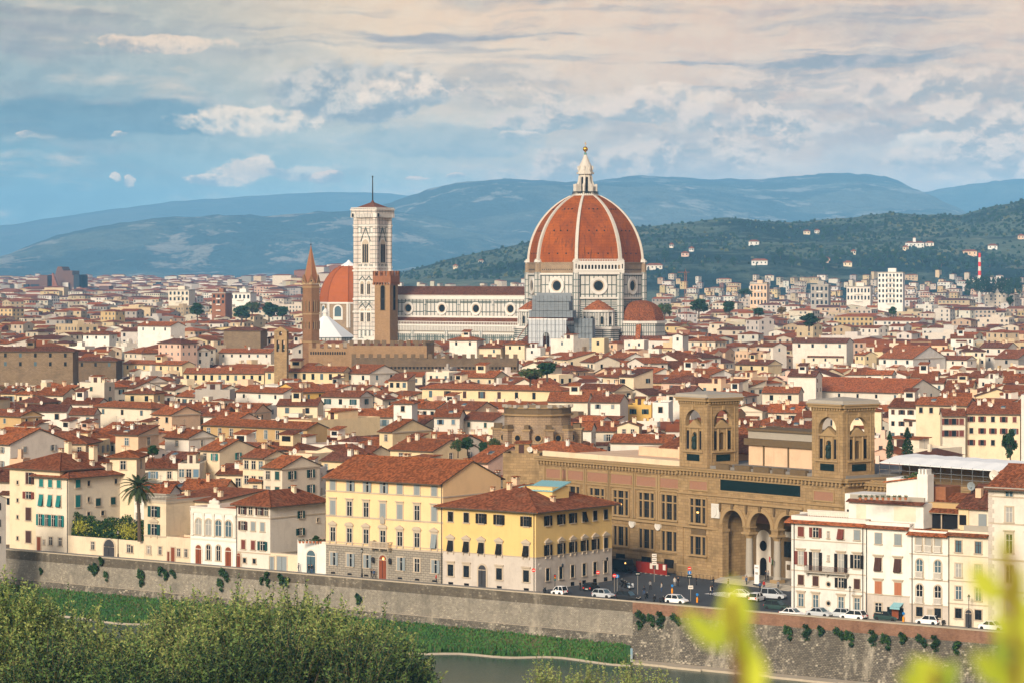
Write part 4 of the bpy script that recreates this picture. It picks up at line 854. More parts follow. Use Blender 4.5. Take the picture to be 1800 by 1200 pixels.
def bell_tower():
 Y = 1372; c = P(655, 488, Y); t = thing('bell_tower', 'tall square marble bell tower with tracery windows and a thin flagpole', 'tower', (c.x, c.y, 0), -R(32.7))
 h = 5.6; b = MB(); Z = lambda py: ZP(py, Y)
 b.box(-h, h, -h, h, 0, Z(376), 'tower_marble')
 for sx in (-1, 1):
  for sy in (-1, 1): b.lathe([(1.35, 0), (1.35, Z(376))], 8, 'tower_marble', sx * h, sy * h, 22.5)
 for py, e in ((596, 0.5), (548, 0.45), (526, 0.35), (476, 0.6), (470, 0.3), (414, 0.25), (397, 0.35)):
  z = Z(py); b.box(-h - e, h + e, -h - e, h + e, z - 0.4, z + 0.4, 'marble_pale')
  for sx in (-1, 1):
   for sy in (-1, 1): b.lathe([(1.35 + e, z - 0.4), (1.35 + e, z + 0.4)], 8, 'marble_pale', sx * h, sy * h, 22.5)
 b.build('shaft', t)
 g = MB(); e = 1.75
 for i in range(4):
  g.t = Matrix.Rotation(R(90 * i), 4, 'Z')
  for j in range(17): x = -h - 1.6 + j * (2 * h + 3.2) / 16; g.yprism([(x - 0.3, Z(383)), (x + 0.3, Z(383)), (x + 0.3, Z(376)), (x - 0.3, Z(376))], -h - e, -h, 'marble'); g.box(x + 0.3, x + 0.66, -h - 1.0, -h, Z(382), Z(376), 'void')
 g.t = None; g.box(-h - e, h + e, -h - e, h + e, Z(376), Z(370), 'tower_marble'); g.box(-h - e - 0.3, h + e + 0.3, -h - e - 0.3, h + e + 0.3, Z(370), Z(368), 'marble_pale')
 for i in range(4):
  g.t = Matrix.Rotation(R(90 * i), 4, 'Z'); g.box(-h - e, h + e, -h - e, -h - e + 0.3, Z(366.4), Z(365.4), 'marble_pale')
  for j in range(14): x = -h - e + 0.3 + j * (2 * h + 2 * e - 0.6) / 13; g.box(x - 0.15, x + 0.15, -h - e, -h - e + 0.3, Z(368), Z(366), 'marble_pale')
 g.build('parapet', t)
 r = MB(); r.lathe([(h * 1.41 + 1.4, Z(367.4)), (0.8, Z(356))], 4, 'tile_dark', 0, 0, 45); r.lathe([(0.9, Z(356)), (0.5, Z(353))], 8, 'tile_dark'); r.build('roof', t)
 p = MB(); p.tube((0, 0, Z(355)), (0, 0, Z(312)), 0.34, 0.2, 6, 'iron'); p.ball((0, 0, Z(311)), 0.45, 'iron', 6, 4); p.build('flagpole', t)
 def lancets(rot, z0, zs, offs, hw, nm, gable=0):
  w = MB(); w.t = Matrix.Rotation(rot, 4, 'Z') @ Matrix.Translation((0, -h, 0))
  for ox, half in offs:
   w.yprism(w.archpoly(ox, half + 0.7, z0 - 0.5, zs, 0.25, 10), -0.28, 0, 'marble_pale'); w.yprism(w.archpoly(ox, half + 0.25, z0 - 0.2, zs, 0.25, 10), -0.34, -0.2, 'trim_stone')
   k = max(2, round(half * 2 / 1.05))
   for i in range(k): x = ox - half + (i + 0.5) * 2 * half / k; w.yprism(w.archpoly(x, half / k * 0.72, z0, zs - 0.4, 0.4, 6), -0.42, -0.3, 'void')
   if gable:
    for s_ in (-1, 1): w.yprism([(ox + s_ * (half + 1.0) - 0.2, zs + 1.5), (ox + s_ * (half + 1.0) + 0.2, zs + 1.5), (ox + 0.2, zs + gable), (ox - 0.2, zs + gable)], -0.3, 0, 'green_marble')
  w.build(nm, t)
 for rot in (0.0, R(90)):
  lancets(rot, Z(462), Z(430), [(0, 1.75)], 0, 'triple_window', 8.0)
  for z0, zs in ((517, 499), (565, 547)):
   for ox in (-1.9, 1.9): lancets(rot, Z(z0), Z(zs), [(ox, 0.85)], 0, 'twin_window', 3.6)
  m = MB(); m.t = Matrix.Rotation(rot, 4, 'Z') @ Matrix.Translation((0, -h, 0))
  for z0, z1, xs in ((Z(412), Z(398), (-4.4, 4.4)), (Z(470), Z(464), (-4, 0, 4)), (Z(596), Z(578), (-4.4, -1.5, 1.5, 4.4)), (Z(535), Z(527), (-4.4, -1.5, 1.5, 4.4))):
   for x in [0.8 * q for q in xs]: m.box(x - 0.9, x + 0.9, -0.12, 0, z0 + 0.4, z1 - 0.4, 'green_marble'); m.box(x - 0.65, x + 0.65, -0.17, -0.1, z0 + 0.7, z1 - 0.7, 'marble_pale')
  m.build('marble_inlay', t)
bell_tower()
def crenels(b, x0, x1, y0, y1, z, w, h, mat):
 n = max(1, int((x1 - x0) / (2 * w))); s = (x1 - x0 - w) / max(1, n)
 for i in range(n + 1): b.box(x0 + i * s, x0 + i * s + w, y0, y1, z, z + h, mat)
def bargello():
 Y = 1150; c = P(679, 488, Y); Z = lambda py: ZP(py, Y)
 t = thing('brick_tower', 'square tan brick tower with swallowtail battlements in front of the marble bell tower', 'tower', (c.x, c.y, 0), -R(25))
 h = 3.4; b = MB(); b.box(-h, h, -h, h, 0, Z(500), 'bargello_brick'); b.build('shaft', t)
 p = MB(); e = 0.55
 for i in range(4):
  p.t = Matrix.Rotation(R(90 * i), 4, 'Z')
  for j in range(7): x = -h - 0.4 + j * (2 * h + 0.8) / 6; p.box(x - 0.22, x + 0.22, -h - e, -h, Z(501), Z(496), 'red_brick')
  crenels(p, -h - e, h + e, -h - e, -h - e + 0.5, Z(485), 1.0, 1.9, 'red_brick')
 p.t = None; p.box(-h - e, h + e, -h - e, h + e, Z(497), Z(485), 'red_brick'); p.build('battlement', t)
 for rot in (0.0, R(90)):
  w = MB(); w.t = Matrix.Rotation(rot, 4, 'Z') @ Matrix.Translation((0, -h, 0))
  w.yprism(w.archpoly(0.2, 1.15, Z(546), Z(506)), -0.08, 0.0, 'library_dark'); w.yprism(w.archpoly(0.2, 0.85, Z(545), Z(506)), -0.12, -0.05, 'void'); w.box(-0.7, 0.9, -0.3, -0.1, Z(527), Z(525), 'iron'); w.build('belfry_opening', t)
 Y = 1128; c = P(540, 488, Y); Z = lambda py: ZP(py, Y); k = Y / FPX
 t = thing('castle_palace', 'long battlemented stone palace at the foot of the tan brick tower', 'palace', (c.x, c.y, 0), -R(6))
 L = 212 * k; b = MB(); b.box(75 * k, L, 0, 22, 0, Z(607), 'bargello_brick'); b.box(0, 75 * k, 3, 22, 0, Z(612), 'bargello_brick'); b.build('wall', t)
 m = MB(); crenels(m, 75 * k, L, 0, 0.6, Z(607), 1.6, 2.1, 'dark_stone'); crenels(m, 0, 75 * k, 3, 3.6, Z(612), 1.5, 2.0, 'bargello_brick')
 m.t = Matrix.Translation((L, 0, 0)) @ Matrix.Rotation(R(90), 4, 'Z'); crenels(m, 0, 22, 0, 0.6, Z(607), 1.25, 1.5, 'dark_stone'); m.t = None
 crenels(m, 75 * k, L, 21.4, 22, Z(607), 1.25, 1.5, 'dark_stone'); m.build('battlement', t)
 a = MB()
 for i in range(15): x = 1.0 + i * 0.95; a.yprism(a.archpoly(x, 0.28, Z(623), Z(619), n=6), 2.9, 3.0, 'void')
 a.build('corbel_arcade', t)
 r = MB(); r.slab([(76 * k, 0.8, Z(610)), (L - .7, 0.8, Z(610)), (L - .7, 11, Z(604)), (76 * k, 11, Z(604))], 0.3, 'tile_brown'); r.build('roof', t)
 Y = 1105; c = P(618, 488, Y); Z = lambda py: ZP(py, Y); k = Y / FPX
 t = thing('crenellated_wall', 'dark crenellated stone wall with a corbel arcade, right of and below the battlemented palace', 'wall', (c.x, c.y, 0), -R(3))
 b = MB(); L = 292 * k; b.box(0, L, 0, 10, 0, Z(630), 'dark_stone'); b.box(0, L, -0.5, 10, Z(644), Z(636), 'dark_stone'); b.build('wall', t)
 m = MB(); crenels(m, 0, L, -0.1, 0.5, Z(630), 1.6, 1.8, 'dark_stone'); m.build('battlement', t)
 a = MB()
 for i in range(44): x = 1.0 + i * (L - 2) / 43; a.yprism(a.archpoly(x, 0.36, Z(648), Z(645), n=6), -0.06, 0.02, 'void')
 a.build('corbel_arcade', t)
bargello()
def spire():
 Y = 1165; c = P(546.5, 488, Y); Z = lambda py: ZP(py, Y)
 t = thing('spire_tower', 'slender hexagonal brown tower with twin windows and a pointed brick spire', 'tower', (c.x, c.y, 0), R(8))
 r = 3.75; b = MB(); b.lathe([(r, 0), (r, Z(500))], 6, 'brown_brick', ph=30)
 for py in (600, 552, 505, 498): b.lathe([(r + 0.3, Z(py) - 0.25), (r + 0.3, Z(py) + 0.25)], 6, 'library_trim', ph=30)
 b.build('shaft', t)
 for k in range(6):
  w = MB(); w.t = Matrix.Rotation(R(60 * k), 4, 'Z') @ Matrix.Translation((0, -r * math.cos(R(30)), 0))
  for z0, z1 in ((548, 532), (578, 568)):
   for x in (-0.62, 0.62): w.yprism(w.archpoly(x, 0.46, Z(z0), Z(z1), 0.3, 6), -0.06, 0.0, 'void')
   w.box(-1.35, -1.15, -0.15, 0, Z(z0 + 1), Z(z1 - 4), 'library_trim'); w.box(1.15, 1.35, -0.15, 0, Z(z0 + 1), Z(z1 - 4), 'library_trim')
  w.build('twin_window', t)
  g = MB(); g.t = w.t; g.yprism([(-1.75, Z(499)), (1.75, Z(499)), (0, Z(483))], -0.25, 0.3, 'brown_brick'); g.ring((0, Z(494)), 0.35, 0.6, -0.4, -0.2, 'library_trim', 10); g.disc((0, Z(494)), 0.4, -0.28, 'void', 10); g.build('gable', t)
 s = MB(); s.lathe([(r * 0.93, Z(499)), (0.12, Z(432))], 6, 'red_brick', ph=30)
 for k in range(6): a = R(30 + 60 * k); s.tube((r * 0.94 * math.cos(a), r * 0.94 * math.sin(a), Z(499)), (0, 0, Z(431)), 0.16, 0.06, 4, 'library_trim')
 s.tube((0, 0, Z(433)), (0, 0, Z(420)), 0.09, 0.04, 4, 'iron'); s.ball((0, 0, Z(430)), 0.3, 'iron', 6, 4); s.build('spire', t)
spire()
def chapel_dome():
 Y = 1640; c = P(613, 488, Y); Z = lambda py: ZP(py, Y)
 t = thing('domed_chapel', 'orange domed octagonal chapel with white arched windows behind the marble tower', 'church', (c.x, c.y, 0), -R(20))
 r = 16.3; o = lambda q: [(q * math.cos(R(22.5 + 45 * i)), q * math.sin(R(22.5 + 45 * i))) for i in range(8)]
 b = MB(); b.prism(o(r), 0, Z(534), 'rough_drum'); b.prism(o(r + 0.5), Z(534), Z(531), 'marble_pale'); b.build('drum', t)
 d = MB(); zb, zt = Z(531), Z(467); N = 10; pr = [(r * math.cos(math.pi / 2 * i / N * 0.86) , zb + (zt - zb) * math.sin(math.pi / 2 * i / N * 0.86) / math.sin(math.pi / 2 * 0.86)) for i in range(N + 1)]
 d.lathe(pr, 8, 'dome_tile_orange', ph=22.5); d.build('dome', t)
 for i in range(8):
  q = MB(); a = R(22.5 + 45 * i)
  for (ra, za), (rb, zb_) in zip(pr, pr[1:]): q.tube(((ra + .05) * math.cos(a), (ra + .05) * math.sin(a), za), ((rb + .05) * math.cos(a), (rb + .05) * math.sin(a), zb_), 0.3, 0.28, 5, 'dome_tile')
  q.build('rib', t)
 l = MB(); l.lathe([(pr[-1][0] + 0.8, Z(468)), (pr[-1][0] + 0.6, Z(466)), (1.3, Z(461)), (0.2, Z(457))], 8, 'white_sheet', ph=22.5); l.build('cap', t)
 for k in range(8):
  w = MB(); w.t = Matrix.Rotation(R(90 + 45 * k), 4, 'Z') @ Matrix.Translation((0, -r * math.cos(R(22.5)), 0))
  w.yprism(w.archpoly(0, 2.9, Z(562), Z(544)), -0.35, 0, 'marble_pale'); w.yprism(w.archpoly(0, 2.0, Z(556), Z(544)), -0.45, -0.3, 'glass_blue'); w.box(-6.1, -5.2, -0.3, 0, Z(575), Z(534), 'marble'); w.box(5.2, 6.1, -0.3, 0, Z(575), Z(534), 'marble'); w.build('arched_window', t)
 Y = 1425; c = P(572, 488, Y); Z = lambda py: ZP(py, Y)
 t = thing('baptistery', 'octagonal baptistery under a white pyramid roof beside the slender spire tower', 'church', (c.x, c.y, 0), -R(32))
 b = MB(); b.prism(o(14.6), 0, Z(592), 'marble_panel'); b.build('wall', t)
 q = MB(); q.lathe([(15.0, Z(592)), (1.5, Z(556))], 8, 'white_sheet', ph=22.5); q.build('roof', t)
 q = MB(); q.lathe([(1.5, Z(557)), (1.4, Z(550))], 8, 'marble_pale'); q.lathe([(1.9, Z(550)), (0.1, Z(541))], 8, 'marble_pale'); q.ball((0, 0, Z(540)), 0.5, 'gold', 6, 4); q.build('lantern', t)
chapel_dome()
# ------------------------------------------------------------------ national library: tan stone front with portico and two belvedere towers
LA = 52.1; LC = (57.5, 501.0)                               # near right corner of the main block
LE = (math.cos(R(LA)), -math.sin(R(LA))); LD = (math.sin(R(LA)), math.cos(R(LA)))
def lib_pt(x, y, z=0.0): return Vector((LC[0] + LE[0] * x + LD[0] * y, LC[1] + LE[1] * x + LD[1] * y, z))
def lib_x(px, y=0.0):
 """local x on the plane y seen at photo column px"""
 t = (px - 900) / FPX; X0, Y0 = LC[0] + LD[0] * y, LC[1] + LD[1] * y
 return (t * Y0 - X0) / (LE[0] - t * LE[1])
def triple_window(parent, x, z0, z1, y=0.0, w=(0.95, 1.7, 0.95), trans=True, nm='window', lit=False):
 b = MB(); gap = 0.32; tot = sum(w) + 2 * gap; h = z1 - z0; xx = -tot / 2
 b.box(-tot / 2 - 0.35, tot / 2 + 0.35, -0.5, 0, -0.35, 0, 'library_trim'); b.box(-tot / 2 - 0.3, tot / 2 + 0.3, -0.42, 0, h, h + 0.3, 'library_trim')
 for i, q in enumerate(w):
  b.box(xx, xx + q, -0.03, 0.02, 0, h, 'glass_dark')
  if trans: b.box(xx, xx + q, -0.2, 0, h * 0.66, h * 0.66 + 0.22, 'library_trim')
  b.box(xx + q * 0.5 - 0.03, xx + q * 0.5 + 0.03, -0.07, -0.03, 0, h, 'bark'); b.box(xx, xx + q, -0.06, -0.03, h * 0.33, h * 0.33 + 0.06, 'bark')
  if lit and i == 1: b.box(xx + 0.3, xx + 0.9, -0.045, -0.03, h * 0.4, h * 0.46, 'lamp_warm')
  xx += q
  if i < 2: b.box(xx, xx + gap, -0.32, 0, 0, h, 'library_trim'); xx += gap
 for s_ in (-1, 1): b.box(s_ * (tot / 2 + 0.15) - 0.15, s_ * (tot / 2 + 0.15) + 0.15, -0.32, 0, 0, h, 'library_trim')
 return b.build(nm, parent, (x, y, z0))
def modillions(b, x0, x1, y, z, step=0.95, w=0.42, d=0.75, h=0.6, mat='library_trim'):
 """cornice: projecting slab on square brackets with dark gaps between"""
 n = max(2, int(round((x1 - x0) / step)))
 b.box(x0 - 0.3, x1 + 0.3, y - d - 0.25, y, z + h, z + h + 0.45, mat); b.box(x0 - 0.45, x1 + 0.45, y - d - 0.5, y, z + h + 0.45, z + h + 0.7, mat)
 for i in range(n): xx = x0 + (i + 0.5) * (x1 - x0) / n; b.box(xx - w / 2, xx + w / 2, y - d, y, z, z + h, mat)
 b.box(x0, x1, y - 0.12, y, z - 0.35, z, mat)
def emit(name, col, strength):
 m = bpy.data.materials.new(name); m.use_nodes = True; b = m.node_tree.nodes['Principled BSDF']; b.inputs['Base Color'].default_value = (*col, 1); b.inputs['Emission Color'].default_value = (*col, 1); b.inputs['Emission Strength'].default_value = strength; MAT[name] = m
emit('lamp_warm', (1.0, 0.50, 0.14), 2.0)
def statue_mesh(parent, loc, h, mat='bronze', nm='statue'):
 b = MB(); k = h / 1.8
 b.lathe([(0.34 * k, 0), (0.38 * k, 0.25 * k), (0.30 * k, 0.8 * k), (0.34 * k, 1.2 * k), (0.27 * k, 1.42 * k), (0.09 * k, 1.5 * k), (0.13 * k, 1.62 * k), (0.12 * k, 1.74 * k), (0.0, 1.8 * k)], 10, mat)
 b.tube((0.3 * k, -0.05, 1.35 * k), (0.22 * k, -0.3 * k, 0.95 * k), 0.1 * k, 0.07 * k, 6, mat); b.tube((-0.3 * k, -0.05, 1.35 * k), (-0.36 * k, -0.1 * k, 0.85 * k), 0.1 * k, 0.07 * k, 6, mat); b.tube((-0.2 * k, -0.1 * k, 0.1 * k), (-0.05 * k, -0.3 * k, 1.1 * k), 0.12 * k, 0.06 * k, 6, mat)
 return b.build(nm, parent, loc)
def library():
 t = thing('library', 'tan stone library with a three-arched portico and two square belvedere towers', 'library', (LC[0], LC[1], 0), -R(LA))
 W = 43.7; X = lambda s: s - W
 PX0, PX1 = X(11.6), X(33.2)                             # portico bay
 b = MB(); S_ = 'library_stone'
 b.box(-W, PX0, 0, 30, -0.3, 19.0, S_); b.box(PX1, 0, 0, 30, -0.3, 19.0, S_); b.box(PX0, PX1, 8, 30, -0.3, 19.0, 'library_dark')  # porch back wall in a darker colour, porch shade painted into it
 arches = [(X(c), 2.75, -0.3, 10.35) for c in (15.1, 22.4, 29.7)]
 b.archwall(PX0, PX1, 9.4, 19.0, [(c, hw, 9.4, zs) for c, hw, _, zs in arches], 0, 1.3, S_, n=14)
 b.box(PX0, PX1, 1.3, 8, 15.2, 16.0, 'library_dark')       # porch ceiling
 b.box(-W, -W + 11.5, -0.35, 0, -0.3, 2.0, S_); b.box(-W, -W + 11.5, -0.42, 0, 2.0, 2.25, 'library_trim'); b.box(PX1, 0, -0.35, 0, -0.3, 2.0, S_)
 for s0, s1 in ((0, 1.6), (9.7, 11.6), (33.2, 34.9), (42.3, 43.7)): b.box(X(s0), X(s1), -0.22, 0, 2.25, 9.3, S_)
 b.box(-W, PX0, -0.4, 0, 9.2, 9.6, 'library_trim'); b.box(PX1, 0, -0.4, 0, 9.2, 9.6, 'library_trim')
 b.box(-W, 0, -0.3, 0, 15.35, 15.6, 'library_trim'); b.box(PX0 - 0.3, PX1 + 0.3, -0.45, 0, 14.3, 14.75, 'library_trim')
 b.build('wall', t)
 c = MB(); modillions(c, -W, 0, 0, 19.0); c.t = Matrix.Translation((0, 0, 0)) @ Matrix.Rotation(R(90), 4, 'Z'); modillions(c, 0, 30, 0, 19.0); c.t = None
 c.box(-W, 0, 0.3, 30, 19.0, 20.2, S_); c.box(-W + 0.5, -0.5, 0.8, 29, 20.2, 20.75, 'pavement')
 c.build('cornice', t)
 # low parapet blocks and attic between the towers
 a = MB()
 for i, (s0, s1) in enumerate(((10, 13.5), (15, 19), (20, 24), (25, 28), (29.5, 33.5))): a.box(X(s0), X(s1), 0.4, 1.2, 20.2, 21.2, 'library_dark')
 a.box(X(10), X(34.5), 8.5, 9, 20.2, 24.4, 'peach')
 for s_ in (14, 20.5, 27, 33): a.box(X(s_), X(s_) + 0.3, 8.3, 8.5, 20.2, 24.4, 'library_dark')
 a.box(X(9.3), X(34.9), 7.9, 16, 24.4, 25.6, 'library_dark'); a.box(X(9.3), X(34.9), 9.0, 16, 25.6, 27.0, 'trim_grey'); a.box(X(9.3), X(34.9), 8.6, 16.4, 27.0, 27.4, 'library_dark')
 a.build('attic', t)
 # stringcourse ledges with panels
 for x in (X(5.8), X(38.6)):
  p = MB(); p.box(-2.4, 2.4, -0.12, 0, 0, 1.5, 'pink_panel'); p.box(-2.6, 2.6, -0.2, 0, 1.5, 1.75, 'library_trim'); p.box(-2.6, 2.6, -0.2, 0, -0.25, 0, 'library_trim'); p.box(-2.6, -2.4, -0.2, 0, 0, 1.5, 'library_trim'); p.box(2.4, 2.6, -0.2, 0, 0, 1.5, 'library_trim'); p.build('relief_panel', t, (x, 0, 16.3))
  triple_window(t, x, 10.2, 14.6, lit=x < -20); triple_window(t, x, 4.4, 7.7, trans=False)
  p = MB(); p.box(-2.0, 2.0, -0.15, 0, 8.0, 9.0, 'library_dark'); p.build('spandrel_panel', t, (x, 0, 0))
 p = MB(); p.box(PX0 + 0.2, PX1 - 0.6, -0.14, 0, 16.55, 18.5, 'slate_panel'); p.build('inscription_slab', t)
 p = MB(); p.box(PX0 + 0.0, PX1 - 0.4, -0.1, 0, 16.3, 16.55, 'library_trim'); p.box(PX0, PX1 - .4, -0.1, 0, 18.5, 18.7, 'library_trim'); p.build('slab_frame', t)
 # portico orders
 for cx in (X(18.75), X(26.05)):
  col = MB(); col.box(cx - 0.95, cx + 0.95, -0.3, 1.6, -0.3, 1.4, 'library_trim'); col.lathe([(0.85, 1.4), (0.8, 1.7), (0.68, 1.9), (0.70, 4), (0.60, 8.3)], 14, 'trim_grey', cx, 0.65)
  col.lathe([(0.62, 8.3), (0.75, 8.6), (1.0, 9.0)], 14, 'library_trim', cx, 0.65); col.box(cx - 1.05, cx + 1.05, -0.4, 1.7, 9.0, 9.42, 'library_trim'); col.box(cx - 0.9, cx + 0.9, 0.003, 1.297, 9.42, 10.35, S_); col.box(cx - 1.05, cx + 1.05, -0.2, 1.5, 10.2, 10.4, 'library_trim'); col.build('column', t)
 for cx in (X(12.0), X(32.8)): col = MB(); col.box(cx - 0.5, cx + 0.5, -0.25, 1.3, 0, 9.0, S_); col.box(cx - 0.65, cx + 0.65, -0.4, 1.5, 9.0, 9.5, 'library_trim'); col.build('pier', t)
 for cx, hw, zb, zs in arches:
  r = MB(); n = 16
  for i in range(n):
   A, B = math.pi * i / n, math.pi * (i + 1) / n; qq = lambda rr, an, y: (cx + rr * math.cos(an), y, zs + rr * math.sin(an))
   r.face([qq(hw, A, -0.2), qq(hw + 0.75, A, -0.2), qq(hw + 0.75, B, -0.2), qq(hw, B, -0.2)], 'library_trim'); r.face([qq(hw + 0.75, A, -0.2), qq(hw + 0.75, A, 0), qq(hw + 0.75, B, 0), qq(hw + 0.75, B, -0.2)], 'library_trim')
   r.face([qq(hw, A, 0), qq(hw, A, -0.2), qq(hw, B, -0.2), qq(hw, B, 0)], 'library_trim')
  r.box(cx - 0.3, cx + 0.3, -0.4, 0, zs + hw + 0.2, zs + hw + 1.1, 'library_dark'); r.build('archivolt', t)
  k = MB(); k.yprism(k.archpoly(cx, 2.3, 10.2, 10.3), 7.9, 8.0, 'pink_panel'); k.build('lunette', t)
 # inside the porch
 k = MB(); k.yprism(k.archpoly(X(14.6), 1.9, 0.2, 7.2), 7.9, 8, 'trim_white'); k.disc((X(14.6), 6.2), 0.95, 7.85, 'void', 18); k.yprism(k.archpoly(X(14.6), 0.85, 0.2, 3.2), 7.82, 7.95, 'void'); k.build('side_doorway', t)
 for cx, mat in ((X(21), 'glass_dark'), (X(23.6), 'glass_dark')): k = MB(); k.box(cx - 0.9, cx + 0.9, 7.85, 8, 4.6, 7.4, mat); k.build('porch_window', t)
 k = MB(); k.box(X(20.6), X(24.6), 7.8, 8, 0.2, 3.9, 'trim_white'); k.box(X(20.9), X(21.8), 7.75, 7.82, 2.3, 3.3, 'library_dark'); k.build('notice_wall', t)
 k = MB(); k.box(X(28), X(31.6), 7.85, 8, 4.6, 7.2, 'glass_dark'); k.box(X(27.8), X(31.8), 7.8, 8, 3.6, 4.4, 'red_brick'); k.box(X(28), X(31.6), 7.8, 8, 0.2, 3.5, 'door_dark'); k.build('main_door', t)
 for s0 in (20.4, 27.8): k = MB(); k.box(X(s0), X(s0 + 4), 7.8, 8, 8.2, 9.2, 'trim_white'); k.build('plaque', t)
 st = MB()
 for i in range(5): st.box(PX0 + 0.6, PX1 - 0.6, -3.0 + i * 0.6, 7.8, 0.14 + i * 0.17 - 0.17, 0.14 + i * 0.17, 'trim_grey')
 st.build('steps', t)
 for x in (X(10.6), X(33.9)):                            # white carved shields
  s = MB(); s.box(-1.05, 1.05, -0.35, -0.05, 0, 2.6, 'marble_pale'); s.yprism([(0, 0.2), (0.55, 0.8), (0.6, 1.8), (0, 2.1), (-0.6, 1.8), (-0.55, 0.8)], -0.5, -0.3, 'marble'); s.box(-0.9, 0.9, -0.45, -0.3, 2.1, 2.5, 'marble'); s.build('carved_shield', t, (x, 0, 11.4))
 for cx in (X(11.75), X(18.75), X(26.05), X(33.0)): k = MB(); k.yprism([(cx - 0.18, 13.2), (cx, 12.6), (cx + 0.18, 13.2), (cx + 0.22, 14.1), (cx - 0.22, 14.1)], -0.35, 0, 'library_dark'); k.build('console', t)
 # --- belvedere towers
 def tower(xl):
  T = 7.7; tw = MB(); z0, z1 = 20.2, 32.2; zb, zs, hw = 23.4, 28.6, 2.2
  pan = MB()
  for i in range(4):
   M = Matrix.Translation((xl + T / 2, T / 2 + 0.15, 0)) @ Matrix.Rotation(R(90 * i), 4, 'Z') @ Matrix.Translation((0, -T / 2, 0))
   tw.t = M; hh = T / 2; f = 0.0 if i % 2 == 0 else 0.9
   tw.archwall(-hh + f, hh - f, z0, z1, [(0, hw, zb, zs)], 0, 0.9, S_, n=14)
   tw.box(-hh + 0.9, -hh + 1.05, -0.12, 0, 21.4, 31.4, 'library_trim'); tw.box(hh - 1.05, hh - 0.9, -0.12, 0, 21.4, 31.4, 'library_trim'); tw.box(-hh + 0.9, hh - 0.9, -0.12, 0, 31.4, 31.6, 'library_trim')
   tw.box(-hw - 0.6, hw + 0.6, -0.35, 0, zb - 0.35, zb, 'library_trim'); tw.box(-0.3, 0.3, -0.3, 0, zs + hw + 0.05, zs + hw + 0.9, 'library_trim')
   # aedicule screen in the opening
   q = pan; q.t = M
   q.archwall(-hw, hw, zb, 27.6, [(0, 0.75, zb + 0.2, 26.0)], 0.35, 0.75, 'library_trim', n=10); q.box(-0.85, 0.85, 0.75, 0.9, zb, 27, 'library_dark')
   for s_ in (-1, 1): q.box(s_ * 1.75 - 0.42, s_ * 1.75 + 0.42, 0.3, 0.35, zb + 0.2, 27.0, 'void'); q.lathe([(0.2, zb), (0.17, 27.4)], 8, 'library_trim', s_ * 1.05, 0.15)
   q.box(-hw, hw, 0.05, 0.85, 27.5, 27.8, 'library_trim'); q.yprism([(-1.7, 27.8), (1.7, 27.8), (0, 29.0)], 0.1, 0.8, 'library_trim')
   tw.t = M; tw.box(-1.7, 1.7, -0.1, 0, 21.5, 22.7, 'slate_panel')
  tw.t = None
  tw.build('belvedere', t); pan.t = None; pan.build('aedicule', t)
  c = MB()
  for i in range(4): c.t = Matrix.Translation((xl + T / 2, T / 2 + 0.15, 0)) @ Matrix.Rotation(R(90 * i), 4, 'Z') @ Matrix.Translation((0, -T / 2, 0)); modillions(c, -T / 2, T / 2, 0, 32.0, 0.62, 0.3, 0.5, 0.45)
  c.t = Matrix.Translation((xl + T / 2, T / 2 + 0.15, 0)); e = T / 2 + 0.95
  c.lathe([(e * 1.414, 33.15), (e * 1.3, 33.35), (e * 1.28, 33.75), (0.0, 34.3)], 4, 'trim_grey', ph=45); c.t = None; c.build('tower_roof', t)
  statue_mesh(t, (xl + T / 2, 0.5, zb + 0.25), 2.9)
 tower(-W + 0.25); tower(-8.3)
 # --- left wing with tall mullioned windows, right wing under repair
 y = 2.2; b = MB(); xr, xl = -W, -W - 44
 b.box(xl, xr, y, y + 28, -0.3, 18.6, S_); b.box(xl, xr, y - 0.3, y, -0.3, 2.0, 'library_dark'); b.box(xl, xr, y - 0.35, y, 9.0, 9.5, 'library_trim'); b.box(xl, xr, y - 0.3, y, 3.6, 3.9, 'library_trim'); b.box(xl + 5, xr, y - 0.25, y, 15.2, 15.5, 'library_trim')  # wing plinth darkened, standing in for shade from the narrow street
 b.build('wing_wall', t)
 c = MB(); modillions(c, xl, xr, y, 18.6); c.box(xl, xr, y, y + 28, 18.6, 20.0, S_); c.box(xl + 0.3, xr - 0.2, y + 0.6, y + 1.2, 20.0, 21.0, 'cream'); c.box(xl + 0.5, xr - 0.5, y + 1.2, y + 27, 20.0, 20.3, 'peach'); c.build('wing_cornice', t)
 for px in (1178, 1138, 1093, 1051, 1008, 978):
  x = lib_x(px, y)
  triple_window(t, x, 10.0, 14.6, y, (1.0, 1.7, 1.0), lit=px == 1093); triple_window(t, x, 4.2, 7.8, y, trans=False)
  p = MB(); p.box(-3.0, 3.0, -0.12, 0, 0, 1.7, 'pink_panel'); p.box(-3.2, 3.2, -0.2, 0, 1.7, 1.95, 'library_trim'); p.box(-3.2, 3.2, -0.2, 0, -0.2, 0, 'library_trim'); p.build('relief_panel', t, (x, y, 15.9))
  k = MB(); k.box(-0.25, 0.25, -0.3, 0, 9.6, 18.2, 'library_trim'); k.build('pilaster', t, (x + 3.6, y, 0)); k = MB(); k.box(-0.25, 0.25, -0.3, 0, 9.6, 18.2, 'library_trim'); k.build('pilaster', t, (x - 3.6, y, 0))
  k = MB(); k.box(-1.3, 1.3, -0.05, 0, 1.0, 2.6, 'void'); k.build('basement_window', t, (x, y - 0.3, 0))
 for px in (1112.5, 1158): x = lib_x(px, y); k = MB(); k.ring((0, 0), 0.5, 0.85, -0.35, 0, 'trim_white', 16); k.disc((0, 0), 0.7, -0.2, 'marble_pale', 16); k.build('rosette', t, (x, y, 8.6))
 y = 2.2; b = MB(); xl, xr = 0.0, 52
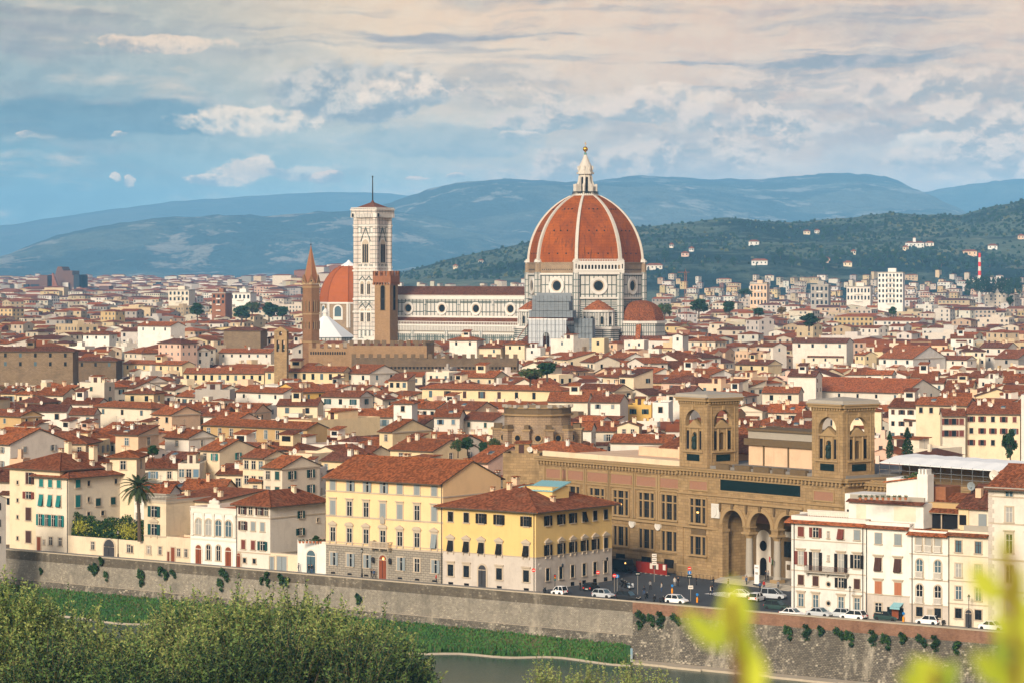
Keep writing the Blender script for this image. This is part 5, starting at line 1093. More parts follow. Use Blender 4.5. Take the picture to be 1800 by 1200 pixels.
 b.box(xl, xr, y + 3, y + 28, -0.3, 18.4, S_); b.box(xl, xr, y + 2.7, y + 3, 15.2, 15.5, 'library_trim'); b.build('wing_wall', t)
 c = MB(); modillions(c, xl, xr, y + 3, 18.4); c.box(xl, xr, y + 3, y + 28, 18.4, 20.0, S_); c.build('wing_cornice', t)
 for i in range(5): p = MB(); p.box(-2.6, 2.6, -0.12, 0, 0, 1.7, 'pink_panel'); p.box(-2.8, 2.8, -0.2, 0, 1.7, 1.95, 'library_trim'); p.box(-2.8, 2.8, -0.2, 0, -0.2, 0, 'library_trim'); p.build('relief_panel', t, (5 + i * 9, y + 3, 15.8))
 # flat-topped roof lights, tiled wing behind
 r = MB(); r.box(X(-16), X(-2), 14, 15, 19.8, 22.6, 'peach'); r.box(X(-30), X(-2), 16, 27, 20.0, 22.0, 'peach'); r.slab([(X(-24), 16, 22.2), (X(6), 16, 22.2), (X(6), 24, 25.0), (X(-24), 24, 25.0)], 0.3, 'tile_brown'); r.build('rear_roof', t)
library()
def lib_canopy():
 M = lib_pt(lib_x(1546, 8), 8); t = thing('roof_canopy', 'long white sheeted work canopy on scaffold poles over the right wing of the library', 'canopy', (M.x, M.y, 0), -R(LA))
 b = MB(); L = 56
 for i in range(12):
  x0, x1 = i * L / 12, (i + 1) * L / 12; sag = 0.12
  for (y0, z0), (y1, z1) in (((0, 22.9), (4, 23.9)), ((4, 23.9), (9, 24.1)), ((9, 24.1), (13, 23.2))):
   b.face([(x0, y0, z0), ((x0 + x1) / 2, y0, z0 - sag), ((x0 + x1) / 2, y1, z1 - sag), (x0, y1, z1)], 'white_sheet'); b.face([((x0 + x1) / 2, y0, z0 - sag), (x1, y0, z0), (x1, y1, z1), ((x0 + x1) / 2, y1, z1 - sag)], 'white_sheet')
 b.slab([(0, 0, 22.9), (L, 0, 22.9), (L, 13, 22.8), (0, 13, 22.8)], 0.15, 'white_sheet'); b.build('sheet_roof', t)
 p = MB()
 for i in range(24): x = i * L / 23; p.tube((x, 0, 20), (x, 0, 23.0), 0.05, 0.05, 4, 'chrome')
 for z in (20.9, 21.7): p.tube((0, 0, z), (L, 0, z), 0.05, 0.05, 4, 'chrome')
 p.box(0.5, L - 0.5, 5, 5.4, 20, 22.9, 'library_dark'); p.build('pole_frame', t)
lib_canopy()
def rotunda():
 Y = 690; c = P(945, 488, Y); Z = lambda py: ZP(py, Y)
 t = thing('stone_rotunda', 'weathered tan stone rotunda with buttresses and small round windows on a flat deck', 'rotunda', (c.x, c.y, 0), 0)
 b = MB(); b.lathe([(7.9, 0), (7.9, Z(728))], 16, 'rough_drum'); b.lathe([(8.5, Z(728)), (8.6, Z(725))], 16, 'library_trim'); b.lathe([(8.0, Z(725)), (8.0, Z(714))], 16, 'library_dark'); b.lathe([(8.3, Z(715)), (8.3, Z(713))], 16, 'library_trim'); b.build('drum', t)
 a = MB(); a.lathe([(9.6, 0), (9.6, Z(757)), (7.8, Z(745))], 16, 'rough_drum'); a.build('ambulatory', t)
 for i in range(12):
  an = -90 + 15 + 30 * i
  m = MB(); m.t = Matrix.Rotation(R(an + 90), 4, 'Z') @ Matrix.Translation((0, -9.4, 0)); m.box(-0.8, 0.8, -1.5, 0.2, 0, Z(753), 'rough_drum'); m.box(-1.05, 1.05, -1.8, 0.3, Z(753), Z(750), 'library_trim')
  m.box(-0.55, 0.55, -1.2, 0.6, Z(750), Z(743), 'library_dark'); m.build('buttress', t)
  w = MB(); w.t = Matrix.Rotation(R(an + 15 + 90), 4, 'Z') @ Matrix.Translation((0, -9.5, 0)); w.ring((0, Z(766)), 0.7, 1.0, -0.25, 0.1, 'library_trim', 14); w.disc((0, Z(766)), 0.75, -0.1, 'void', 14); w.build('round_window', t)
 for i in range(9): an = R(-170 + 20 * i); m = MB(); m.box(-0.5, 0.5, -0.5, 0.5, Z(714), Z(709), 'trim_grey'); m.build('finial_block', t, (8.0 * math.cos(an), 8.0 * math.sin(an), 0), an)
 d = MB(); d.lathe([(12.5, 0), (12.5, Z(776))], 20, 'red_brick'); d.build('deck', t)
rotunda()
# ------------------------------------------------------------------ the row of houses along the river
FOOT = []                                                    # footprints already taken: (x, y, angle, w, d)
TRACED = []                                                  # (px_left, px_right, row of eave, distance, wall rows to keep visible)
def rf_len(pa, pb): a, b = river_line(pa), river_line(pb); return math.hypot(b[0] - a[0], b[1] - a[1])
def riverhouse(name, label, pl, pr, z, d, roof, rise, wallm, roofm, cat='house', **kw):
 x, y = river_line(pr); w = rf_len(pl, pr)
 t = thing(name, label, cat, (x, y, 0), -R(FRONT), 'houses along the river wall')
 b, r = body_meshes(w, d, z, roof, rise, wallm, roofm, **kw); b.build('wall', t); r.build('roof', t)
 FOOT.append((x, y, FRONT, w, d)); px, py = proj(x, y, z); TRACED.append((pl, pr, py, y, 400))
 t['w'] = w; return t, w
def row(t, face, xs, z, h, w=1.1, **kw):
 for x in xs: add_window(t, face, x, z, w, h, **kw)
def downpipe(t, x, z, y=-0.12): b = MB(); b.tube((x, y, 0.1), (x, y, z), 0.07, 0.07, 6, 'iron'); b.build('downpipe', t)
def arch_door(t, x, w, h, mat='door_wood', frame='trim_stone', y=0.0, face='F', fw=0.3):
 b = MB(); hw = w / 2; zs = h - hw; b.yprism(b.archpoly(0, hw + fw, 0, zs), -0.10, 0, frame); b.yprism(b.archpoly(0, hw, 0, zs), -0.14, -0.05, mat); b.box(-0.03, 0.03, -0.18, -0.13, 0.1, zs, 'void'); b.box(-hw, hw, -0.17, -0.12, zs - 0.08, zs + 0.04, frame)
 for i in range(3): b.box(-hw + 0.12, -0.12, -0.17, -0.13, 0.3 + i * zs / 3.2, 0.3 + i * zs / 3.2 + zs / 4.2, mat); b.box(0.12, hw - 0.12, -0.17, -0.13, 0.3 + i * zs / 3.2, 0.3 + i * zs / 3.2 + zs / 4.2, mat)
 loc, rz = ((x, y, 0.13), 0) if face == 'F' else ((y, x, 0.13), R(90)); return b.build('door', t, loc, rz)
def rect_door(t, x, w, h, mat='door_dark', frame='trim_stone'): b = MB(); b.box(-w / 2, w / 2, -0.05, 0.02, 0, h, mat); b.box(-w / 2 - .18, -w / 2, -0.12, 0, 0, h, frame); b.box(w / 2, w / 2 + .18, -0.12, 0, 0, h, frame); b.box(-w / 2 - .18, w / 2 + .18, -0.12, 0, h, h + .2, frame); b.box(-0.02, 0.02, -0.08, -0.05, 0, h, 'void'); return b.build('door', t, (x, 0, 0.13))
def balcony(t, x0, x1, z, mat='rust_iron', dep=1.0, slabm='trim_grey', stone=False):
 b = MB(); b.box(x0, x1, -dep, 0, z - 0.2, z, slabm)
 for x in (x0 + 0.3, x1 - 0.3, (x0 + x1) / 2): b.box(x - 0.12, x + 0.12, -dep * 0.8, 0, z - 0.55, z - 0.2, slabm)
 if stone:
  b.box(x0, x1, -dep, -dep + 0.2, z + 0.9, z + 1.05, slabm)
  n = int((x1 - x0) / 0.32)
  for i in range(n + 1): x = x0 + 0.1 + i * (x1 - x0 - 0.2) / n; b.box(x - 0.07, x + 0.07, -dep + 0.03, -dep + 0.17, z, z + 0.9, slabm)
  for x in (x0, x1 - 0.2): b.box(x, x + 0.2, -dep, 0, z + 0.9, z + 1.05, slabm)
 else:
  b.box(x0, x1, -dep, -dep + 0.05, z + 0.95, z + 1.0, mat); n = int((x1 - x0) / 0.16)
  for i in range(n + 1): x = x0 + i * (x1 - x0) / n; b.box(x - 0.018, x + 0.018, -dep + 0.01, -dep + 0.04, z, z + 0.95, mat)
  for x in (x0, x1 - 0.05): b.box(x, x + 0.05, -dep, 0, z + 0.95, z + 1.0, mat)
 return b.build('balcony', t)
def stack(t, roof, w, d, z, rise, spots, mat='cream'):
 for x, y, cw, ch in spots: add_chimney(t, roof, w, d, z, rise, x, y, cw, ch, mat)
# 1 tall cream house at the far end
t, w = riverhouse('house', 'tall cream yellow house with paired windows at the left end of the river terrace', 17, 105, 16.6, 20, 'hip', 2.6, 'cream', 'tile_brown', ov=0.9, trim='trim_stone')
xa = -w + 5.6
for z, h, s_, m in ((13.4, 2.3, 'half', 'shutter_brown'), (10.4, 1.4, 'open', 'shutter_red'), (6.0, 2.6, 'closed', 'shutter_brown'), (1.5, 2.4, 'closed', 'shutter_brown')): add_window(t, 'F', xa, z, 1.6, h, s_, m)
for z in (13.2, 9.6, 6.2, 1.9): add_window(t, 'F', -w + 2.4, z, 0.5, 0.7, mull=None)
stack(t, 'hip', w, 20, 16.6, 2.6, [(-7, 9, 1.2, 2.0), (-4, 8, 0.8, 1.0), (-10, 10, 0.9, 1.2), (-2.8, 12, 1.4, 2.6)])
# 2 cream house with teal shutters
t, w = riverhouse('house', 'cream house with teal shutters and hipped brown roof beside the garden hedge', 63, 120, 15.2, 17.2, 'hip', 1.7, 'pale', 'tile_brown', ov=0.9, trim='trim_stone')
row(t, 'F', (-7.7, -5.1, -2.6), 13.0, 1.55, 1.15, sh='closed', shm='shutter_teal'); row(t, 'F', (-7.7, -5.1, -2.6), 9.2, 2.25, 1.15, sh='tilt', shm='shutter_teal')
row(t, 'F', (-8.0, -6.1, -4.2, -2.3), 5.2, 2.25, 1.1, sh='open', shm='shutter_teal'); row(t, 'F', (-5.0, -2.3), 1.4, 1.6, 1.0); rect_door(t, -8.4, 1.1, 2.7, 'door_wood'); row(t, 'F', (-7.0,), 1.4, 0.9, 0.5)
row(t, 'S', (2.6,), 13.0, 1.6, 1.3, sh='closed', shm='shutter_teal'); row(t, 'S', (2.6,), 9.1, 2.4, 1.3, sh='closed', shm='shutter_teal'); row(t, 'S', (2.6,), 5.0, 2.4, 1.3, sh='closed', shm='shutter_teal')
row(t, 'S', (5.6, 13.2), 13.2, 1.0, 0.7, mull=None); row(t, 'S', (5.6,), 10.0, 0.9, 0.6, mull=None); row(t, 'S', (5.6, 9.5), 7.0, 0.9, 0.8, mull=None); row(t, 'S', (8.2, 12.4), 9.0, 1.5, 1.3, sh='closed', shm='shutter_green'); row(t, 'S', (15.5,), 8.6, 2.0, 1.1, sh='closed', shm='shutter_green')
downpipe(t, -0.15, 15); stack(t, 'hip', w, 17.2, 15.2, 1.7, [(-5.5, 8, 0.9, 1.2), (-3.0, 9.5, 0.8, 1.1), (-2.0, 12.5, 1.6, 0.9)], 'pale')
# 3 garden range: one storey with a terrace
t, w = riverhouse('garden_range', 'low cream one-storey range with arched dark gate below a hedge', 120, 253, 3.2, 9, 'flat', 0.4, 'garden_wall', 'terracotta', 'building', trim='garden_wall')
L = w
row(t, 'F', (-L + 7.0, -L + 22.6, -L + 17.0), 1.2, 1.5, 1.0); row(t, 'F', (-3.2,), 1.2, 1.3, 0.5, mull=None); b = arch_door(t, -L + 11.6, 2.9, 3.3, 'door_dark', 'trim_stone'); b.name = 'gate'
# 4 small cream wing with balustrade
t, w = riverhouse('house', 'narrow cream house with a roof balustrade between the hedge and the white arcaded villa', 253, 292, 11.5, 20, 'flat', 0.4, 'garden_wall', 'terracotta', trim='trim_grey', bands=((11.2, 0.4, 'trim_stone'), (4.6, 0.3, 'trim_stone')))
add_window(t, 'F', -3.2, 8.5, 1.6, 2.1, 'open', 'shutter_green'); add_window(t, 'F', -3.2, 5.0, 1.6, 2.1, 'open', 'shutter_green', hood='ped'); row(t, 'F', (-1.6, -4.8), 1.3, 1.5, 0.9)
b = MB(); b.box(-w, 0, -0.05, 0.2, 12.9, 13.1, 'trim_grey'); b.box(-0.2, 0, 0.2, 3, 12.9, 13.1, 'trim_grey')
for i in range(16): x = -w + 0.2 + i * (w - 0.4) / 15; b.box(x - 0.07, x + 0.07, 0, 0.15, 11.9, 12.9, 'trim_grey')
for i in range(8): b.box(-0.17, -0.03, 0.3 + i * 0.36, 0.42 + i * 0.36, 11.9, 12.9, 'trim_grey')
b.build('balustrade', t); row(t, 'S', (7, 14), 9.5, 0.6, 0.7, mull=None)
# long party wall behind with roof clutter
x, y = river_line(292, 8); t = thing('house', 'long blank cream house behind the white arcaded villa', 'house', (x + 13 * .793, y - 13 * .609, 0), -R(FRONT), 'houses behind the river terrace')
b, r = body_meshes(14, 15, 11.2, 'shed', 1.5, 'garden_wall', 'tile_brown'); b.build('wall', t); r.build('roof', t); FOOT.append((x + 13 * .793, y - 13 * .609, FRONT, 14, 15)); stack(t, 'shed', 14, 15, 11.2, 1.5, [(-3, 5, 0.9, 0.9), (-8, 9, 0.7, 0.7), (-11, 4, 0.9, 0.8)]); row(t, 'F', (-10.5,), 9.0, 1.0, 0.8, mull=None)
# 5 low link
t, w = riverhouse('garden_wall', 'low cream street wall with two doors left of the white arcaded villa', 292, 335, 4.4, 5, 'flat', 0.5, 'garden_wall', 'terracotta', 'wall', trim='garden_wall')
row(t, 'F', (-w + 3.4, -w + 6.0 if w > 7 else -1.2), 1.2, 1.5, 0.9); rect_door(t, -w + 1.9, 1.0, 2.7, 'door_wood'); rect_door(t, -w + 0.7, 0.6, 1.8, 'door_wood')
# 6 white arcaded villa
t, w = riverhouse('villa', 'ornate white two-storey villa with four tall arched windows and carved crest', 335, 416, 10.2, 13, 'flat', 0.9, 'bright_white', 'terracotta', 'villa', trim='trim_white', bands=((9.9, 0.35, 'trim_white'), (4.7, 0.35, 'trim_white'), (5.5, 0.2, 'trim_white'), (10.9, 0.2, 'trim_white')))
xs = (-9.9, -7.3, -4.7, -2.1)
for x in xs: add_window(t, 'F', x, 5.75, 1.6, 3.0, arch=True, frame='trim_stone', pane='glass_curtain' if x < -5 else 'glass_blue', fw=0.28)
for x in xs[:1] + xs[3:]: arch_door(t, x, 1.5, 3.6, 'door_wood', 'trim_white')
for x in xs[1:3]: add_window(t, 'F', x, 1.0, 1.1, 2.9, arch=True, frame='trim_stone', fw=0.25)
for x in (-11.5, -8.6, -6.0, -3.4, -0.5): b = MB(); b.box(-0.28, 0.28, -0.22, 0, 5.7, 9.5, 'trim_white'); b.box(-0.38, 0.38, -0.3, 0, 9.5, 9.9, 'trim_white'); b.box(-0.36, 0.36, -0.28, 0, 5.5, 5.75, 'trim_white'); b.build('pilaster', t, (x, 0, 0))
b = MB(); b.box(-7.6, -4.4, 0.0, 0.5, 11.1, 11.7, 'trim_white'); b.yprism([(-7.2, 11.7), (-4.8, 11.7), (-5.3, 12.3), (-6.0, 12.9), (-6.7, 12.3)], 0.0, 0.4, 'trim_white'); b.ball((-6.9, 0.2, 12.1), 0.4, 'trim_white', 8, 6); b.ball((-5.1, 0.2, 12.1), 0.4, 'trim_white', 8, 6); b.build('crest', t)
b = MB(); b.slab([(-3.2, 3, 11.3), (-0.4, 3, 11.3), (-0.4, 7, 12.4), (-3.2, 7, 12.4)], 0.2, 'tile_red'); b.box(-3.2, -0.4, 7, 7.3, 10, 12.3, 'cream'); b.build('roof_shed', t)
# 7 white four-storey house
t, w = riverhouse('house', 'white four-storey house with hipped brown roof right of the arcaded villa', 416, 475, 12.2, 15.8, 'hip', 2.2, 'white', 'tile_brown', ov=0.9, trim='trim_stone', bands=((9.6, 0.2, 'trim_stone'), (2.9, 0.2, 'trim_stone')))
for x, m in ((-7.0, 'shutter_brown'), (-5.0, 'shutter_brown'), (-2.6, 'shutter_brown'), (-1.0, 'shutter_brown')): add_window(t, 'F', x, 10.2, 1.0, 1.45, 'open' if x in (-7.0, -2.6) else None, m)
add_window(t, 'F', -6.9, 7.2, 1.1, 1.65, 'open', 'shutter_brown'); row(t, 'F', (-4.3, -1.9), 7.2, 1.65, 1.0, sh='closed', shm='shutter_grey'); row(t, 'F', (-6.8, -4.3), 3.6, 1.7, 1.0, sh='closed', shm='shutter_red'); add_window(t, 'F', -1.9, 3.6, 1.2, 1.7, 'open', 'shutter_green'); row(t, 'F', (-6.5, -4.0), 1.0, 0.9, 0.8, mull=None); arch_door(t, -8.0, 0.9, 2.6)
row(t, 'S', (8.6,), 9.2, 1.4, 1.0, sh='open', shm='shutter_green'); row(t, 'S', (8.4,), 6.0, 1.3, 1.2, sh='open', shm='shutter_green'); row(t, 'S', (13.5,), 8.2, 0.7, 0.5, mull=None); downpipe(t, -w + 0.1, 12); stack(t, 'hip', w, 15.8, 12.2, 2.2, [(-3, 10, 0.8, 0.9)])
# 8 gate and low white entry
t, w = riverhouse('gate_wall', 'low cream wall with a grey double gate beside the white four-storey house', 475, 523, 3.2, 0.5, 'flat', 0.15, 'garden_wall', 'trim_stone', 'wall', trim='trim_stone', ov=0)
rect_door(t, -3.9, 2.4, 2.6, 'shutter_grey'); rect_door(t, -6.4, 1.1, 2.4, 'shutter_grey')
t, w = riverhouse('entry_house', 'low white entry building with arched glass door and potted roof terrace', 523, 573, 5.6, 11, 'flat', 0.5, 'bright_white', 'terracotta', 'building', trim='trim_white')
b = arch_door(t, -3.6, 2.1, 4.2, 'glass_blue', 'trim_white'); b.name = 'glass_door'
# 9 peach palazzo
t, w = riverhouse('palazzo', 'peach palazzo with rusticated grey ground floor, pedimented windows and stone balcony', 573, 778.5, 18.2, 17, 'x', 3.4, 'palazzo_peach', 'tile_red', 'palazzo', ov=1.1, plinth=(5.7, 'rustic_grey'), bands=((15.5, 0.25, 'trim_stone'), (10.9, 0.3, 'trim_stone'), (5.6, 0.35, 'trim_stone'), (6.2, 0.15, 'trim_stone')))
for i in range(7):
 x = -w + 1.75 + i * (w - 3.7) / 6
 add_window(t, 'F', x, 15.8, 1.25, 2.0, 'closed' if i in (0, 4, 5, 6) else 'half', 'shutter_grey', hood='none', fw=0.22); add_window(t, 'F', x, 11.25, 1.25, 2.6, 'closed' if i in (0, 3, 4, 6) else None, 'shutter_grey', hood='flat', fw=0.22)
 add_window(t, 'F', x, 6.4, 1.25, 2.5, 'tilt' if i == 6 else None, 'shutter_grey', hood='ped' if i % 2 == 0 else 'seg', fw=0.22) if i != 3 else add_window(t, 'F', x, 6.0, 1.3, 2.9, hood='seg', fw=0.22)
 if i != 3: add_window(t, 'F', x, 1.9, 1.25, 2.35, None if i == 5 else 'half', 'shutter_grey', fw=0.24)
 b = MB(); b.box(-0.5, 0.5, -0.03, 0.03, 0.2, 0.55, 'void'); (b.build('cellar_vent', t, (x, 0, 0.1)) if i != 3 else None)
xm = -w + 1.75 + 3 * (w - 3.7) / 6; balcony(t, xm - 2.3, xm + 2.3, 5.9, dep=1.3, slabm='trim_stone', stone=True); arch_door(t, xm, 1.7, 4.3, 'door_wood', 'trim_grey'); b = MB(); b.yprism([(-0.5, 0.3), (0.5, 0.3), (0.6, 1.3), (0, 1.7), (-0.6, 1.3)], -0.3, 0, 'trim_grey'); b.build('coat_of_arms', t, (xm, 0, 9.9)); downpipe(t, -0.2, 18)
for sx in (-1, 1): b = MB(); b.lathe([(0.1, 0), (0.25, 0.3), (0.28, 0.9), (0.05, 1.2)], 8, 'iron'); b.build('wall_lantern', t, (xm + sx * 2.0, -0.5, 2.9))
b = MB(); b.lathe([(0.16, 0), (0.16, 0.4)], 8, 'lamp_warm'); b.build('door_lamp', t, (xm + 0.3, -0.3, 3.6)); stack(t, 'x', w, 17, 18.2, 3.4, [(-4, 12, 1.0, 1.0), (-17, 10.5, 1.2, 0.9)], 'peach')
# 10 yellow corner building
t, w = riverhouse('corner_building', 'yellow corner building with pale lower storeys, dark shutters and hipped red roof', 778.5, 942, 14.2, 22.9, 'hip', 3.4, 'lemon', 'tile_brown', 'building', ov=1.2, plinth=(6.0, 'plinth_grey'), bands=((5.95, 0.12, 'trim_stone'), (13.75, 0.3, 'trim_stone')))
fx = (-19.1, -15.5, -12.1, -8.1, -2.1)
for x, s_ in zip(fx, (None, None, 'open', 'open', 'open')): add_window(t, 'F', x, 11.4, 1.2, 1.75, s_ or 'closed', 'shutter_black', frame='trim_stone', fw=0.1, mull='bark')
for x in fx: add_window(t, 'F', x, 6.15, 1.2, 1.85, 'tilt', 'shutter_black', hood='ped', fw=0.14, mull=None); b = MB(); b.box(-0.55, 0.55, -0.03, 0.03, 0, 0.4, 'void'); b.build('cellar_vent', t, (x, 0, 0.15))
for x in (-19.1, -15.5, -8.1, -2.1): add_window(t, 'F', x, 1.65, 1.3, 2.05, hood='flat', fw=0.2, mull='iron')
arch_door(t, -11.9, 1.7, 3.9, 'door_dark', 'trim_stone')
sy = (3.4, 7.3, 10.8, 14.3, 17.6, 20.9)
for i, y_ in enumerate(sy):
 add_window(t, 'S', y_, 11.4, 1.15, 1.75, 'open' if i < 3 else ('tilt' if i == 3 else 'closed'), 'shutter_black', fw=0.1, mull='bark'); add_window(t, 'S', y_, 6.15, 1.15, 1.9, 'open' if i < 5 else 'closed', 'shutter_black', hood='ped', fw=0.12, mull='bark')
 add_window(t, 'S', y_, 1.7, 1.05, 2.2, None, fw=0.12, mull=None)
 if i > 1: b = MB(); b.box(-0.5, 0.5, -0.04, 0.03, 0, 0.7, 'void'); b.build('cellar_vent', t, (0, y_, 0.2), R(90))
downpipe(t, -0.35, 13.8)
s = MB(); s.box(-9.5, -3.5, 9.5, 14.5, 14.5, 17.6, 'lemon'); s.slab([(-9.8, 9.2, 17.0), (-3.2, 9.2, 17.0), (-3.2, 14.8, 18.4), (-9.8, 14.8, 18.4)], 0.15, 'copper_blue'); s.yprism([(-11.5, 15.5), (-9.5, 15.5), (-9.5, 17.6), (-11.5, 17.0)], 9.2, 13.5, 'lemon'); s.slab([(-11.8, 9.0, 17.1), (-9.6, 9.0, 17.7), (-9.6, 13.7, 17.9), (-11.8, 13.7, 17.3)], 0.12, 'copper_blue')
for i in range(10): x = -9.6 + i * 0.7; s.tube((x, 9.2, 17.06), (x, 14.8, 18.46), 0.04, 0.04, 4, 'copper_blue')
s.build('roof_lantern', t); stack(t, 'hip', w, 22.9, 14.2, 3.4, [(-12.5, 10.5, 1.2, 1.6), (-15, 7, 0.7, 0.6), (-12, 8, 0.8, 0.8), (-2.6, 8.5, 0.8, 0.5)], 'peach')
for fx_, z_ in ((3.0, 2.6), (2.6, 3.4)): b = MB(); b.box(-0.3, 0.3, -0.04, 0, 0, 0.4, 'trim_white'); b.build('wall_plaque', t, (0, fx_ - 1.6, z_ + 1.2), R(90))
# 11..15 white houses on the right
t, w = riverhouse('house', 'white four-storey house with maroon shutters, iron balcony and terrace, right of the portico', 1391, 1521, 15.1, 12, 'flat', 1.0, 'bright_white', 'terracotta', bands=((12.1, 0.12, 'trim_stone'), (7.05, 0.15, 'trim_stone'), (4.3, 0.12, 'trim_stone')), trim='bright_white')
x5 = (-12.1, -9.3, -6.9, -4.5, -1.5)
for x, s_, m in zip(x5, ('closed', 'open', None, 'tilt', 'closed'), ('shutter_red', 'shutter_red', '', 'shutter_red', 'shutter_grey')): add_window(t, 'F', x, 12.7, 1.15 if s_ else 0.45, 1.6 if s_ else 1.1, s_, m, fw=0.06)
add_window(t, 'F', -12.1, 8.1, 1.15, 2.2, 'open', 'shutter_red', hood='flat', fw=0.1, pane='glass_curtain'); row(t, 'F', (-9.3, -4.5), 7.3, 3.0, 1.2, sh='open', shm='shutter_black', hood='flat', fw=0.1, pane='glass_curtain'); add_window(t, 'F', -1.5, 8.1, 1.2, 2.2, 'open', 'shutter_black', hood='flat', fw=0.1); add_window(t, 'F', -6.9, 9.0, 0.4, 0.9, fw=0.06)
for x, s_, m in zip(x5, ('closed', 'closed', None, 'open', 'closed'), ('shutter_brown', 'shutter_brown', '', 'shutter_black', 'shutter_brown')): (add_window(t, 'F', x, 4.8, 1.1, 1.6, s_, m, fw=0.08) if s_ else None)
for z in (5.2, 2.1): b = MB(); b.ring((0, 0), 0.3, 0.5, -0.1, 0, 'trim_stone', 14); b.disc((0, 0), 0.32, -0.03, 'glass_dark', 14); b.build('oval_window', t, (-6.9, 0, z))
row(t, 'F', (-12.1, -9.3, -4.5, -1.5), 1.3, 2.0, 1.1, hood='flat', fw=0.15, pane='glass_blue'); balcony(t, -10.9, -2.9, 7.15); downpipe(t, -13.4, 14.9); downpipe(t, -0.4, 14.9)
b = MB(); b.slab([(-w - 0.9, -0.9, 15.05), (0.1, -0.9, 15.05), (0.1, 1.6, 16.0), (-w - 0.9, 1.6, 16.0)], 0.18, 'tile_orange'); b.slab([(-w - 0.9, 10, 15.05), (-w - 0.9, -0.9, 15.05), (-w + 1.6, 1.6, 16.0), (-w + 1.6, 10, 16.0)], 0.18, 'tile_orange'); b.build('eaves_roof', t)
b = MB(); b.box(-w + 2, -0.4, 1.8, 2.1, 16.1, 16.9, 'trim_white')
for i in range(26): x = -w + 2.2 + i * 0.45; b.box(x - 0.12, x + 0.12, 1.75, 2.15, 16.0, 16.85, 'trim_white')
b.box(-w + 2, -0.4, 1.7, 2.2, 16.85, 17.0, 'trim_white'); b.build('terrace_balustrade', t)
b = MB(); b.box(-6.2, -0.6, 4.0, 10, 15, 19.8, 'bright_white'); b.box(-4.2, -2.4, 3.95, 4.02, 16.1, 18.4, 'glass_blue'); b.box(-3.4, -3.2, 3.9, 3.96, 16.1, 18.4, 'trim_white'); b.box(-5.8, -5.2, 3.95, 4.02, 16.2, 17.2, 'void'); b.build('penthouse', t)
t, w = riverhouse('house', 'white house with orange shutters over a shop awning beside the maroon shuttered house', 1521, 1599, 15.0, 12, 'flat', 0.8, 'bright_white', 'terracotta', bands=((4.1, 0.15, 'trim_stone'),), trim='bright_white', plinth=(4.1, 'plinth_grey'))
for z, h, s_, m, hd in ((12.3, 1.75, 'closed', 'shutter_grey', 'none'), (8.0, 2.1, 'tilt', 'shutter_brown', 'flat'), (4.3, 2.0, 'closed', 'shutter_orange', 'flat')): row(t, 'F', (-5.7, -2.1), z, h, 1.25, sh=s_, shm=m, hood=hd, fw=0.08)
add_window(t, 'F', -5.7, 1.3, 1.3, 1.5); b = MB(); b.box(-1.5, 1.5, -0.05, 0, 0.2, 2.3, 'glass_dark'); b.box(-0.6, 0.6, -0.09, -0.05, 0.5, 2.2, 'door_wood'); b.build('shop_front', t, (-2.6, 0, 0)); b = MB(); b.slab([(-0.9, -1.3, 2.5), (0.9, -1.3, 2.5), (0.9, 0, 3.1), (-0.9, 0, 3.1)], 0.05, 'copper_blue'); b.box(-0.9, 0.9, -1.3, -1.27, 2.15, 2.5, 'copper_blue'); b.build('awning', t, (-2.0, 0, 0))
b = MB(); b.slab([(-w, -0.8, 14.95), (0, -0.8, 14.95), (0, 1.2, 15.75), (-w, 1.2, 15.75)], 0.18, 'tile_brown'); b.build('eaves_roof', t); downpipe(t, -w + 0.3, 14.8)
b = MB(); b.box(-w - 4.0, 1.6, 1.6, 9, 15, 18.9, 'bright_white'); b.slab([(-w - 4.2, 0.9, 18.8), (1.8, 0.9, 18.8), (1.8, 1.9, 19.2), (-w - 4.2, 1.9, 19.2)], 0.12, 'tile_dark'); b.box(-w - 4.0, 1.6, 1.9, 2.2, 19.2, 19.9, 'trim_grey'); b.box(-w + 1, -1.5, 5, 10, 19, 22.6, 'bright_white'); b.slab([(-w + 0.6, 4.6, 22.0), (-1.1, 4.6, 23.0), (-1.1, 10.4, 23.0), (-w + 0.6, 10.4, 22.0)], 0.2, 'tile_orange'); b.box(-0.9, 1.0, 4, 6, 19, 23.5, 'bright_white')
for i in range(3): b.box(-0.8 + i * 0.6, -0.5 + i * 0.6, 4.2, 5.8, 23.5, 24.3, 'bright_white')
b.box(-w - 2.6, -w - 0.8, 1.57, 1.62, 16.0, 18.3, 'pale'); b.box(-3.8, 0.2, 1.57, 1.62, 16.0, 18.3, 'pale'); b.build('penthouse', t)
t, w = riverhouse('house', 'narrow white house with stone balustrades at loggia and arched windows', 1599, 1666.5, 14.3, 12, 'flat', 0.6, 'bright_white', 'terracotta', bands=((11.0, 0.15, 'trim_stone'), (7.0, 0.15, 'trim_stone'), (3.0, 0.15, 'trim_stone')), trim='bright_white', plinth=(3.0, 'plinth_grey'))
row(t, 'F', (-5.2, -3.5, -1.8), 11.6, 2.2, 1.15, pane='glass_curtain', frame='trim_stone', bal=True, mull=None, fw=0.18)
for z in (7.4, 3.4): row(t, 'F', (-5.1, -1.8), z, 2.9, 1.2, arch=True, bal=True, pane='glass_blue' if z > 5 else 'glass_dark', fw=0.2)
row(t, 'F', (-5.1, -1.8), 1.2, 1.5, 1.2, mull='iron'); add_window(t, 'F', -3.2, 1.1, 0.8, 1.3, pane='trim_grey', mull=None)
b = MB(); b.slab([(-w - .2, -0.9, 14.25), (0.2, -0.9, 14.25), (0.2, 1.0, 15.0), (-w - .2, 1.0, 15.0)], 0.18, 'tile_orange'); b.build('eaves_roof', t); downpipe(t, -w + 0.5, 14.2)
